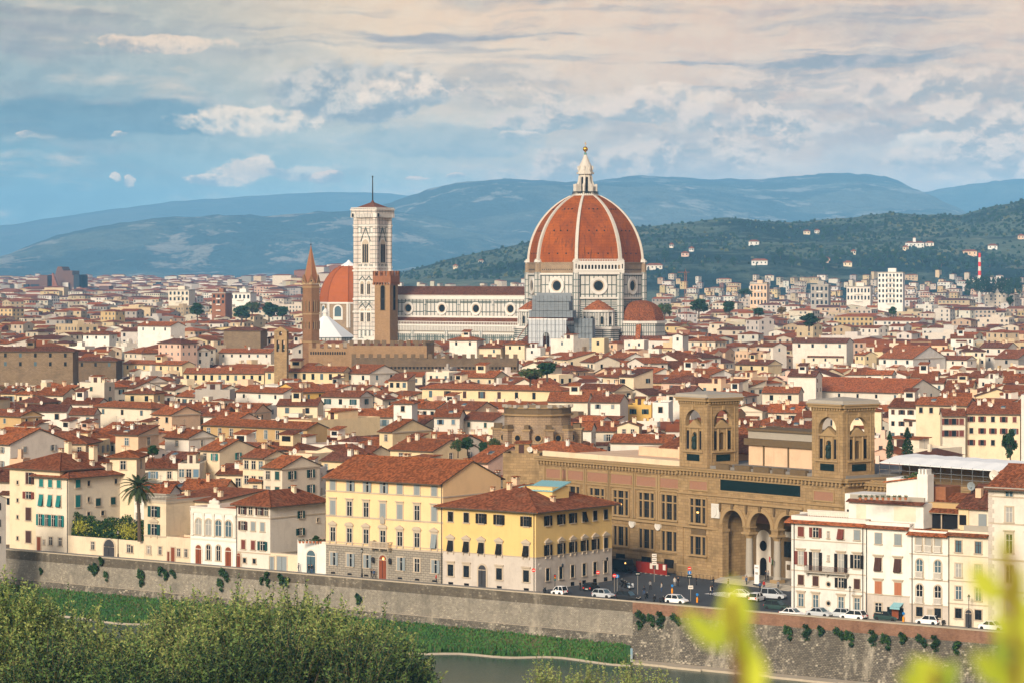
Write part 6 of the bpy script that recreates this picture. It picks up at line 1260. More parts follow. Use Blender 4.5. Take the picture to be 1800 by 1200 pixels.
b = MB(); b.box(-w, 0, 4.5, 10, 14, 19.0, 'ochre'); b.box(-w + 1.4, -0.5, 4.4, 4.52, 14.9, 17.4, 'void'); b.box(-w + 0.2, 0, 3.5, 4.5, 17.4, 17.6, 'trim_stone')
for x in (-w + 1.4, -w + 3.3, -0.6): b.box(x, x + 0.15, 4.2, 4.4, 14.9, 17.4, 'trim_stone')
b.slab([(-w - 0.2, 3.4, 17.7), (0.3, 3.4, 17.7), (0.3, 9.5, 20.4), (-w + 1, 9.5, 20.4)], 0.2, 'tile_brown'); b.box(-w - 1.3, -w + 2.6, 7, 12, 15, 21.4, 'red_brick'); b.build('penthouse', t)
t, w = riverhouse('house', 'cream three-bay house with plain windows, left of the tallest house at the right edge', 1666.5, 1738, 14.6, 12, 'flat', 0.6, 'pale', 'terracotta', bands=((11.2, 0.15, 'trim_stone'), (7.2, 0.15, 'trim_stone'), (3.6, 0.15, 'trim_stone')), trim='pale')
for z, h in ((11.8, 1.85), (7.9, 2.1), (4.4, 2.0)): row(t, 'F', (-5.3, -1.8), z, h, 1.1, fw=0.16, pane='glass_curtain' if z > 7 and z < 9 else 'glass_blue', mull='shutter_brown' if z > 9 else 'trim_white')
row(t, 'F', (-5.3, -1.8), 1.4, 1.55, 1.2, mull='iron'); arch_door(t, -3.5, 1.1, 2.7, 'door_dark'); downpipe(t, -w + 0.2, 14.4)
b = MB(); b.slab([(-w - .1, -0.9, 14.55), (0.1, -0.9, 14.55), (0.1, 0.9, 15.2), (-w - .1, 0.9, 15.2)], 0.18, 'tile_brown'); b.build('eaves_roof', t)
b = MB(); b.box(-w, 0, 3.6, 11, 14, 18.8, 'pale'); b.slab([(-w - 0.2, 2.8, 18.6), (0, 2.8, 18.6), (0, 10.5, 22.0), (-w - 0.2, 10.5, 22.0)], 0.2, 'tile_dark'); b.box(-3.7, -2.3, 3.5, 3.62, 15.2, 17.7, 'shutter_grey'); b.box(-0.9, 0, 3.5, 3.62, 15.2, 17.7, 'shutter_grey'); b.box(-w, -w + 1.8, 3.4, 3.7, 14.7, 18.4, 'butter'); b.box(-w + 0.2, -w + 1.4, 3.3, 3.42, 15.8, 17.4, 'void'); b.box(-w + 1.6, -w + 2.6, 6.0, 6.8, 19, 21.5, 'peach'); b.box(-w + 2.6, 0, 0.4, 0.5, 15.2, 16.1, 'trim_grey'); b.build('penthouse', t)
put('satellite_dish', dish_mesh('trim_white'), t, (-3.6, 8.8, 22.3)).scale = (2.0,) * 3; put('satellite_dish', dish_mesh('tile_orange'), t, (-2.0, 8.8, 22.4)).scale = (2.0,) * 3; put('satellite_dish', dish_mesh('shutter_grey'), t, (-6.8, 7, 20.8)).scale = (1.6,) * 3
t, w = riverhouse('house', 'tallest cream house with quoined corner and tiled roof at the right edge', 1738, 1860, 22.4, 14, 'x', 3.0, 'white', 'tile_brown', ov=1.2, bands=((20.8, 0.2, 'trim_stone'), (16.6, 0.2, 'trim_stone'), (10.9, 0.3, 'trim_stone'), (6.0, 0.3, 'trim_stone')))
for x in (-w + 3.6, -w + 7.2): add_window(t, 'F', x, 21.0, 1.4, 1.2, fw=0.1, pane='glass_blue'); add_window(t, 'F', x, 17.0, 1.2, 2.3, fw=0.25, pane='glass_curtain'); add_window(t, 'F', x, 12.2, 1.2, 2.9, fw=0.25, hood='flat'); add_window(t, 'F', x, 7.6, 1.2, 2.6, fw=0.2); add_window(t, 'F', x, 2.2, 1.4, 2.6, fw=0.25, hood='flat', pane='glass_curtain')
b = MB()
for i in range(30): b.box(-w - 0.06, -w + (0.95 if i % 2 else 0.6), -0.09, 0.3, 0.3 + i * 0.72, 0.95 + i * 0.72, 'plinth_grey')
b.build('quoins', t); b = MB(); b.box(-w - 0.4, 0, -0.9, 0, 22.0, 22.4, 'trim_grey'); b.build('cornice', t)
# ------------------------------------------------------------------ the town behind the terrace
HS = []                                                      # house records
def hrec(**k): HS.append(k); return k
def solve(pl, pc, pr, ye, z, a=37.5, dm=21):
 Y = (CAMZ - z) * FPX / (ye - HY); x = (pc - 900) / FPX * Y
 def dims(a):
  c, s = math.cos(R(a)), math.sin(R(a)); tl, tr = (pl - 900) / FPX, (pr - 900) / FPX
  return (x - tl * Y) / (c + tl * s), (tr * Y - x) / (s - tr * c)
 w, d = dims(a)
 if d < 7.5:
  for a2 in (25, 15, 8, 4):
   w2, d2 = dims(a2); a, w, d = a2, w2, d2
   if d >= 7.5: break
  d = max(d, 9.0)
 return x, Y, a, w, min(d, dm)
# traced from the photograph: label, photo columns (left, near corner, right), eave row at the corner, eave height, roof, wall, tiles, windows (front, side), storeys, shutter colour
TR = [
 ('white gabled house cut by the left edge, behind the cream yellow terrace house', -40, 18, 118, 780, 17, 'x', 'white', 'tile_red', 2, 2, 2, 'shutter_grey'),
 ('small cream tower house with pyramid roof behind the teal shuttered house', 193, 240, 252, 803, 18.5, 'hip', 'cream', 'tile_red', 1, 1, 1, ''),
 ('peach terrace house with lean-to roof above the palm tree', 203, 243, 278, 764, 18, 'shed', 'peach', 'tile_brown', 1, 1, 2, ''),
 ('white gabled house with one small window right of the peach terrace house', 290, 332, 378, 769, 16.5, 'x', 'white', 'tile_red', 1, 1, 1, ''),
 ('cream house with turquoise shutters and a long blank side wall', 352, 386, 450, 791, 17, 'x', 'cream', 'tile_red', 2, 1, 1, 'shutter_teal'),
 ('low cream house with blue shuttered terrace doors right of the palm tree', 313, 351, 357, 818, 14, 'flat', 'pale', 'tile_red', 3, 0, 1, 'shutter_blue'),
 ('low house with brown roof between the palm tree and the blue shuttered doors', 255, 312, 318, 822, 13.4, 'x', 'pale', 'tile_brown', 2, 0, 1, 'shutter_blue'),
 ('cream corner house with dark attic windows left of the peach palazzo', 427, 465, 508, 804, 17.2, 'x', 'cream', 'tile_brown', 3, 1, 2, ''),
 ('pale house with long red roof stepping down towards the peach palazzo', 463, 496, 562, 822, 15.4, 'x', 'pale', 'tile_red', 2, 2, 2, 'shutter_green'),
 ('white stepped terrace house tucked against the peach palazzo', 523, 556, 574, 828, 14, 'flat', 'white', 'tile_red', 2, 1, 2, ''),
 ('low cream house with rust roof beside the stepped terrace house', 437, 460, 478, 846, 12.2, 'shed', 'cream', 'tile_red', 1, 1, 1, ''),
 ('long palace with painted front and loggia windows under a rust tiled roof', 357, 540, 575, 753, 17, 'x', 'ochre', 'tile_red', 9, 0, 1, ''),
 ('yellow block with a long blank wall joining the painted palace', 505, 548, 668, 742, 17, 'flat', 'butter', 'tile_red', 0, 0, 1, ''),
 ('yellow house with a slanting blank wall right of the painted palace', 667, 690, 758, 758, 18, 'x', 'butter', 'tile_red', 1, 1, 1, ''),
 ('cream house with red roof and dishes behind the peach palazzo', 686, 762, 822, 792, 15.5, 'x', 'butter', 'tile_red', 2, 1, 1, 'shutter_blue'),
 ('pink house with one small window between palazzo and library', 822, 858, 942, 812, 15, 'x', 'pink', 'tile_red', 1, 1, 1, 'shutter_blue'),
 ('white house with dark triple window under a brown gable roof', 565, 632, 655, 697, 18, 'x', 'white', 'tile_brown', 3, 1, 1, 'shutter_green'),
 ('long white house with two red roofs left of the white stair tower', 577, 690, 702, 732, 17, 'x', 'white', 'tile_red', 4, 0, 1, 'shutter_grey'),
 ('small white tower with blue window under a pyramid roof', 692, 724, 733, 708, 21, 'hip', 'bright_white', 'tile_red', 1, 0, 1, 'shutter_blue'),
 ('long butter palace with eight dark windows and broad rust roof above the rotunda', 742, 985, 1002, 686, 18.5, 'hip', 'butter', 'tile_red', 8, 0, 1, 'shutter_brown'),
 ('white house with blue shutters left of the glass skylight house', 763, 808, 818, 732, 17, 'x', 'white', 'tile_red', 2, 0, 1, 'shutter_blue'),
 ('white gabled house with a pyramid skylight left of the rotunda', 810, 868, 906, 738, 16, 'x', 'white', 'tile_brown', 2, 1, 1, 'shutter_green'),
 ('cream house with long slanting white wall below the battlemented palace', 603, 650, 700, 656, 19, 'x', 'white', 'tile_red', 2, 2, 1, ''),
 ('pale tower house with a row of black windows under a lean-to roof', 683, 716, 730, 668, 20.5, 'shed', 'cream', 'tile_brown', 3, 0, 1, ''),
 ('long yellow range with tall narrow windows right of the dark stone palace', 217, 320, 342, 641, 17, 'x', 'butter', 'tile_red', 7, 0, 1, ''),
 ('left half of the very long yellow gallery with small square windows', 323, 464, 474, 656, 15.4, 'x', 'butter', 'tile_red', 10, 0, 1, ''),
 ('right half of the very long yellow gallery below the spire tower', 466, 604, 618, 653, 15.8, 'x', 'butter', 'tile_red', 9, 0, 1, ''),
 ('dark stone palace with two rows of windows at the left edge', -30, 128, 138, 617, 28, 'hip', 'stone', 'tile_dark', 6, 0, 2, ''),
 ('squat dark stone block in the shade right of the dark stone palace', 132, 204, 214, 634, 22, 'hip', 'dark_stone', 'tile_dark', 3, 0, 1, ''),  # dark through its dark_stone wall and tile_dark roof colours
 ('pale house with broad rust roof and open loggia left of the painted palace', 165, 266, 304, 717, 17, 'hip', 'pale', 'tile_red', 3, 1, 1, ''),
 ('yellow attic house with hipped roof above the broad loggia house', 220, 270, 289, 691, 19, 'hip', 'butter', 'tile_brown', 2, 1, 1, ''),
 ('blank grey stone wall house above the painted palace', 343, 404, 413, 687, 19, 'flat', 'grey', 'tile_dark', 0, 0, 1, ''),
 ('low white house with wide dark roof near the left edge', 15, 117, 125, 722, 16, 'x', 'white', 'tile_dark', 3, 0, 1, ''),
 ('white house with brown roof between two broad roofs', 122, 165, 172, 728, 15.5, 'x', 'white', 'tile_brown', 2, 0, 1, ''),
 ('dark open loggia house with cream gable wall at the left edge', -20, 37, 74, 731, 17, 'x', 'ochre', 'tile_brown', 1, 2, 1, ''),
 ('peach gabled house with pilastered front above the white gabled house', 268, 302, 352, 728, 17.5, 'x', 'peach', 'tile_red', 2, 0, 1, ''),
 ('white house with roof terrace and chimney right of the grey stone wall', 415, 498, 526, 690, 18, 'x', 'white', 'tile_red', 3, 1, 1, ''),
 ('low brown roofed house left of the white triple window house', 487, 558, 568, 712, 16, 'x', 'cream', 'tile_brown', 2, 0, 1, ''),
 ('long white house with red roof left of the bell gable', 385, 476, 486, 620, 21, 'x', 'white', 'tile_red', 6, 0, 1, ''),
 ('square tan stone house with pyramid roof above the long white house', 393, 458, 470, 581, 25, 'hip', 'stone', 'tile_dark', 0, 0, 1, ''),
 ('white modern house with tall glass bays near the centre left', 242, 300, 325, 573, 24, 'x', 'bright_white', 'tile_red', 3, 0, 1, ''),
 ('white corner house with row of dark windows above the yellow range', 146, 192, 206, 588, 23, 'hip', 'bright_white', 'tile_brown', 3, 1, 1, ''),
 ('huge rust roof hall with a white twin window gable', 1395, 1590, 1652, 690, 16, 'x', 'white', 'tile_orange', 6, 2, 1, ''),
 ('house with tall white slanting side wall above the huge rust roof', 1545, 1605, 1662, 630, 20, 'x', 'bright_white', 'tile_red', 3, 1, 1, ''),
 ('cream house with dark band window right of the slanting white wall', 1650, 1700, 1716, 632, 19, 'x', 'white', 'tile_brown', 3, 1, 1, ''),
 ('grey stone gabled house near the right edge', 1748, 1790, 1832, 630, 19, 'x', 'grey', 'tile_brown', 1, 1, 1, ''),
 ('cream house with three dark arched openings', 1420, 1482, 1492, 627, 18, 'x', 'pale', 'tile_brown', 3, 0, 1, ''),
 ('yellow house with green shutters and slanting roof end', 1293, 1350, 1374, 641, 17, 'x', 'butter', 'tile_brown', 3, 0, 1, 'shutter_green'),
 ('long house with dark rust roof and white back wall', 1393, 1488, 1500, 602, 20, 'x', 'white', 'tile_dark', 4, 0, 1, ''),
 ('white four-storey house with loggia behind the right belvedere tower', 1562, 1640, 1662, 716, 19, 'x', 'white', 'tile_brown', 5, 1, 3, 'shutter_brown'),
 ('pale lower house in front of the white loggia house', 1590, 1654, 1662, 738, 15.5, 'x', 'pale', 'tile_brown', 4, 0, 2, 'shutter_brown'),
 ('cream house with wide rust roof and six windows', 1610, 1700, 1718, 712, 20, 'x', 'cream', 'tile_red', 5, 1, 1, ''),
 ('narrow cream house with pink shutters', 1657, 1697, 1702, 730, 17.5, 'x', 'pale', 'tile_brown', 3, 0, 2, 'shutter_red'),
 ('wide cream house with long dark loggia at upper right', 1698, 1793, 1802, 727, 18, 'x', 'cream', 'tile_brown', 5, 0, 3, 'shutter_red'),
 ('white tower house cut by the right edge', 1795, 1850, 1862, 697, 23, 'flat', 'bright_white', 'tile_red', 2, 0, 2, ''),
 ('ochre yellow house with dark roof left of the right belvedere tower', 1374, 1425, 1434, 753, 16, 'x', 'yellow', 'tile_brown', 3, 0, 1, ''),
 ('large plain roofed house between the two belvedere towers', 1290, 1392, 1404, 769, 14.5, 'x', 'pale', 'tile_red', 0, 0, 0, ''),
 ('house with a glazed gable winter garden behind the library', 1340, 1404, 1412, 690, 18.5, 'x', 'pale', 'tile_red', 2, 0, 1, ''),
 ('white house with grey shuttered windows right of the rotunda', 1038, 1090, 1104, 706, 18, 'x', 'white', 'tile_brown', 2, 0, 1, 'shutter_grey'),
 ('house with planted glass balcony right of the rotunda', 963, 1033, 1042, 705, 17.5, 'x', 'pale', 'tile_red', 3, 0, 1, 'shutter_green'),
 ('low yellow terrace house left of the left belvedere tower', 1102, 1145, 1152, 714, 16, 'flat', 'yellow', 'tile_red', 2, 0, 1, 'shutter_green'),
 ('small white block beside the left belvedere tower', 1147, 1175, 1183, 710, 19, 'flat', 'bright_white', 'tile_red', 1, 0, 1, ''),
 ('long plain rust roof reaching the left belvedere tower', 1073, 1178, 1192, 778, 13.5, 'x', 'white', 'tile_red', 0, 0, 0, ''),
 ('white house with long eaves in front of the marble nave', 790, 838, 850, 598, 24, 'hip', 'white', 'tile_red', 2, 0, 1, ''),
 ('cream house with deep shaded loggia in front of the nave', 833, 880, 892, 611, 22.5, 'hip', 'cream', 'tile_red', 2, 0, 1, ''),
 ('cream house with brown roof left of the white scaffold sheeting', 888, 922, 930, 605, 24, 'hip', 'cream', 'tile_red', 2, 0, 1, ''),
 ('plain white cube tower with one arched window', 920, 950, 958, 613, 23, 'flat', 'bright_white', 'tile_red', 1, 0, 1, ''),
 ('white modern house with black glazed front below the scaffold', 968, 1008, 1036, 598, 24, 'flat', 'white', 'tile_brown', 1, 0, 1, ''),
 ('small yellow house with terrace right of the black glazed front', 1040, 1062, 1070, 597, 24.5, 'flat', 'butter', 'tile_red', 1, 0, 1, ''),
 ('white house below the red half dome', 1097, 1132, 1140, 600, 24, 'flat', 'white', 'tile_red', 2, 0, 1, ''),
 ('white house with arched twin window right of the half dome', 1182, 1200, 1210, 590, 25, 'y', 'bright_white', 'tile_red', 1, 0, 1, ''),
 ('tan stone wall house where the library wing meets the pink house', 884, 948, 958, 801, 19.5, 'flat', 'library_stone', 'terracotta', 0, 0, 1, ''),
]
for (lb, pl, pc, pr, ye, z, roof, wm, rm, nf, ns, st, shm) in TR:
 cap = 1065 if pr > 530 and pr < 920 and ye > 640 else (1262 if 770 < pl and pr < 1215 and ye < 640 else 1330)
 z = max(z, CAMZ - (ye - HY) * cap / FPX); x, Y, a, w, d = solve(pl, pc, pr, ye, z, dm=34 if ('pink' in lb or 'slanting' in lb or 'blank' in lb or 'huge' in lb) else 21)
 rise = (0.55 if roof == 'flat' else (0.3 * min(w, d) / 2 if roof == 'hip' else (0.34 * d / 2 if roof == 'x' else (0.3 * w / 2 if roof == 'y' else 0.2 * d))))
 hrec(label=lb, x=x, y=Y, a=a, w=w, d=d, z=z, roof=roof, rise=rise, wm=wm, rm=rm, nf=nf, ns=ns, st=st, shm=shm, traced=True)
 FOOT.append((x, Y, a, w, d)); TRACED.append((min(pl, pc) - 1, pr, ye, Y, 60 if 'two rows' in lb else 36 if 'squat dark' in lb else 20 if Y > 900 else (26, 26, 44, 70)[st]))
# what must not be hidden by filled-in houses: (left, right, top row, distance, rows)
LM = [(955, 1190, 800, 545, 200), (1186, 1292, 690, 534, 300), (1186, 1480, 818, 515, 300), (1425, 1548, 698, 508, 300), (1545, 1800, 795, 508, 200), (868, 1024, 712, 690, 66), (540, 752, 604, 1128, 36),
      (618, 908, 632, 1105, 20), (650, 706, 484, 1149, 116), (530, 562, 500, 1164, 104), (562, 626, 555, 1425, 42), (690, 925, 520, 1365, 78), (925, 1166, 460, 1345, 138)]
TRACED += LM
FOOT += [(LC[0], LC[1], LA, 90, 34), (LC[0] + 50 * LE[0], LC[1] + 50 * LE[1], LA, 52, 34)]
for px, Y, r_ in ((945, 690, 13), (679, 1150, 6), (546, 1165, 6), (605, 1128, 14), (640, 1140, 16), (690, 1140, 16), (720, 1115, 16), (780, 1115, 16), (850, 1115, 16), (572, 1425, 17)):
 x = (px - 900) / FPX * Y; FOOT.append((x + r_, Y - r_, 0, 2 * r_, 2 * r_))
def corners(x, y, a, w, d, g=0.0):
 c, s = math.cos(R(a)), math.sin(R(a)); o = []
 for u, v in ((g, -g), (-w - g, -g), (-w - g, d + g), (g, d + g)): o.append((x + u * c + v * s, y - u * s + v * c))
 return o
class Grid:
 def __init__(s): s.g = {}
 def add(s, f):
  cs = corners(*f); q = (f, cs)
  x0, x1 = min(c[0] for c in cs), max(c[0] for c in cs); y0, y1 = min(c[1] for c in cs), max(c[1] for c in cs)
  for i in range(int(x0 // 20) , int(x1 // 20) + 1):
   for j in range(int(y0 // 20), int(y1 // 20) + 1): s.g.setdefault((i, j), []).append(q)
 def hit(s, f, gap):
  cs = corners(*f, gap); pts = cs + [((cs[i][0] + cs[(i + 1) % 4][0]) / 2, (cs[i][1] + cs[(i + 1) % 4][1]) / 2) for i in range(4)] + [(sum(c[0] for c in cs) / 4, sum(c[1] for c in cs) / 4)]
  seen = set()
  for px, py in pts:
   for f2, cs2 in s.g.get((int(px // 20), int(py // 20)), ()):
    if inside(px, py, f2): return True
    seen.add(f2)
  for f2 in seen:
   for px, py in corners(*f2):
    if inside(px, py, f): return True
  return False
def inside(px, py, f):
 x, y, a, w, d = f; c, s = math.cos(R(a)), math.sin(R(a)); dx, dy = px - x, py - y; u, v = dx * c - dy * s, dx * s + dy * c
 return -w <= u <= 0 and 0 <= v <= d
G = Grid()
for f in FOOT: G.add(f)
# filled-in houses: quarters with streets of their own heading
r = random.Random(41)
y = 556.0
while y < 1330:
 hw = 0.18 * y + 14; x = -hw + r.uniform(0, 6)
 while x < hw:
  q = (int((x + 400) // 62), int(y // 70)); qr = random.Random(q[0] * 131 + q[1] * 17 + 5)
  a = qr.choice((37, 37, 34, 42, 28, 48, 18, 55, 8)) + r.uniform(-2.5, 2.5)
  w, d = r.uniform(7, 16), r.uniform(8, 13)
  if r.random() < 0.12: w *= 1.7
  z = max(8.5, min(29, r.gauss(15.0 + max(0, y - 620) / 700 * 8.0, 2.1)))
  for tries in range(2):
   f = (x, y + r.uniform(-3, 3), a, w, d)
   if not G.hit(f, 0.2): break
   w, d = w * 0.65, d * 0.8
  else: x += 4.0; continue
  fx, fy = f[0], f[1]
  cs = [proj(cx, cy, z) for cx, cy in corners(fx, fy, a, w, d)]
  pl, pr = min(c[0] for c in cs), max(c[0] for c in cs)
  roof = r.choice(('x', 'x', 'x', 'x', 'y', 'hip', 'hip', 'shed', 'flat')); rise = {'flat': 0.6, 'x': 0.36 * d / 2, 'y': 0.34 * w / 2, 'hip': 0.36 * min(w, d) / 2, 'shed': 0.22 * d}[roof]
  lim = 0
  for (a0, a1, ye, YT, vis) in TRACED:
   if YT > fy and a1 > pl and a0 < pr: lim = max(lim, ye + vis)
  zmax = CAMZ - (lim - HY) * fy / FPX - rise - 0.3 if lim else 99
  z = min(z, zmax)
  if z >= 6.5:
   hrec(x=fx, y=fy, a=a, w=w, d=d, z=z, roof=roof, rise=rise, wm=r.choices(('cream', 'white', 'pale', 'butter', 'peach', 'pink', 'ochre', 'grey', 'bright_white', 'yellow', 'stone'), (22, 28, 18, 5, 6, 4, 2, 4, 10, 1, 2))[0],
                 rm=r.choices(('tile_red', 'tile_brown', 'tile_orange', 'tile_dark'), (40, 34, 10, 16))[0], nf=max(1, round(w / r.uniform(2.8, 4.2))), ns=max(0, round(d / r.uniform(3.5, 6))), st=2, shm=r.choice(('', '', 'shutter_green', 'shutter_brown', 'shutter_grey', 'shutter_black')), traced=False)
   G.add(f)
  x += w * 0.85 + r.uniform(0, 2.5)
 y += r.uniform(6.0, 8.5)
# ---- who shows: walk from near to far along each photo column
OFF = 260; SK = np.full(2400, 2000.0)
def cols(a, b): return slice(max(0, int(a) + OFF), max(0, min(2400, int(b) + OFF + 1)))
ORDER = sorted([(h['y'], 0, i) for i, h in enumerate(HS)] + [(t_[3], 1, i) for i, t_ in enumerate(TRACED[:0] + LM)] + [(river_line(p)[1], 2, p) for p in ()], key=lambda q: q[0])
for (pl, pr, py, Y, vis) in TRACED:
 if vis == 400: SK[cols(pl, pr)] = np.minimum(SK[cols(pl, pr)], py - 4)
for Y, k, i in ORDER:
 if k == 1: SK[cols(LM[i][0], LM[i][1])] = np.minimum(SK[cols(LM[i][0], LM[i][1])], LM[i][2]); continue
 h = HS[i]; cs = [proj(cx, cy, h['z']) for cx, cy in corners(h['x'], h['y'], h['a'], h['w'], h['d'])]
 pl, pr = min(c[0] for c in cs), max(c[0] for c in cs); yt = HY + (CAMZ - h['z'] - h['rise']) / (h['y'] + 5) * FPX; ye = HY + (CAMZ - h['z']) / h['y'] * FPX
 fpl, fpr = max(pl, 0), min(pr, 1800)
 seg = SK[cols(fpl, fpr)] if fpr > fpl else np.zeros(0)
 h['vis'] = float(np.maximum(0, seg - yt).clip(0, 60).sum()) if len(seg) else 0.0
 h['sky'] = (int(pl), SK[cols(pl, pr)].copy()); h['px'] = (pl + pr) / 2; h['py'] = ye; h['pw'] = (pl, pr)
 SK[cols(pl, pr)] = np.minimum(SK[cols(pl, pr)], ye - 2)
shown = [h for h in HS if h['vis'] > 25 or (h['traced'])]
rank = sorted((h for h in shown if not h['traced']), key=lambda h: -h['vis'])
NIND = 292 - sum(h['traced'] for h in HS) - 16
for h in rank[:NIND]: h['ind'] = True
for h in HS:
 if h['traced']: h['ind'] = True
# ---- labels
WN = {'cream': 'cream', 'white': 'off-white', 'pale': 'beige', 'butter': 'light yellow', 'peach': 'peach', 'pink': 'pale pink', 'ochre': 'ochre', 'grey': 'grey', 'bright_white': 'white', 'yellow': 'yellow', 'stone': 'brown stone'}
RN = {'tile_red': 'red', 'tile_brown': 'brown', 'tile_orange': 'orange', 'tile_dark': 'dark'}
KN = {'x': 'gable roof', 'y': 'gable end', 'hip': 'hipped roof', 'shed': 'lean-to roof', 'flat': 'flat roof terrace'}
ANCH = [(240, 850, 'the palm tree'), (675, 820, 'the peach palazzo'), (945, 745, 'the stone rotunda'), (1240, 740, 'the portico\'s first belvedere'), (1490, 740, 'the far belvedere tower'), (450, 745, 'the painted palace'), (870, 690, 'the eight-window butter palace'),
  (1500, 670, 'the huge rust roof'), (270, 640, 'the tall-window yellow range'), (60, 640, 'the dark stone palace'), (645, 620, 'the battlemented palace'), (770, 640, 'the crenellated wall'), (550, 560, 'the spire tower'), (680, 540, 'the tan brick tower'), (820, 560, 'the marble nave'), (1030, 560, 'the great dome'),
  (1130, 560, 'the red half dome'), (1630, 650, 'the slanting white wall'), (1760, 740, 'the wide cream loggia house'), (70, 790, 'the yellow terrace-end house'), (1450, 600, 'the long dark-roofed house'), (1330, 640, 'the green-shuttered yellow house'), (430, 590, 'the square tan stone house')]
ORD = 'first second third fourth fifth sixth seventh eighth ninth tenth eleventh twelfth thirteenth fourteenth fifteenth sixteenth seventeenth eighteenth nineteenth twentieth'.split()
groups = {}
for h in HS:
 if h.get('ind') and not h['traced']:
  an = min(ANCH, key=lambda q: (q[0] - h['px']) ** 2 + (1.6 * (q[1] - h['py'])) ** 2)
  rel = 'beyond' if h['py'] < an[1] - 6 else ('below' if h['py'] > an[1] + 10 else 'beside')
  h['grp'] = (rel, an[2]); groups.setdefault(h['grp'], []).append(h)
for (rel, an), hs in groups.items():
 hs.sort(key=lambda h: h['px'])
 for i, h in enumerate(hs):
  size = 'wide ' if h['w'] > 15 else ('narrow ' if h['w'] < 7.5 else '')
  o = ORD[i] if i < 20 else 'last'
  h['label'] = f"{size}{WN[h['wm']]} house, {RN[h['rm']] + ' ' if h['roof'] != 'flat' else ''}{KN[h['roof']]}, {o} from left {rel} {an}"
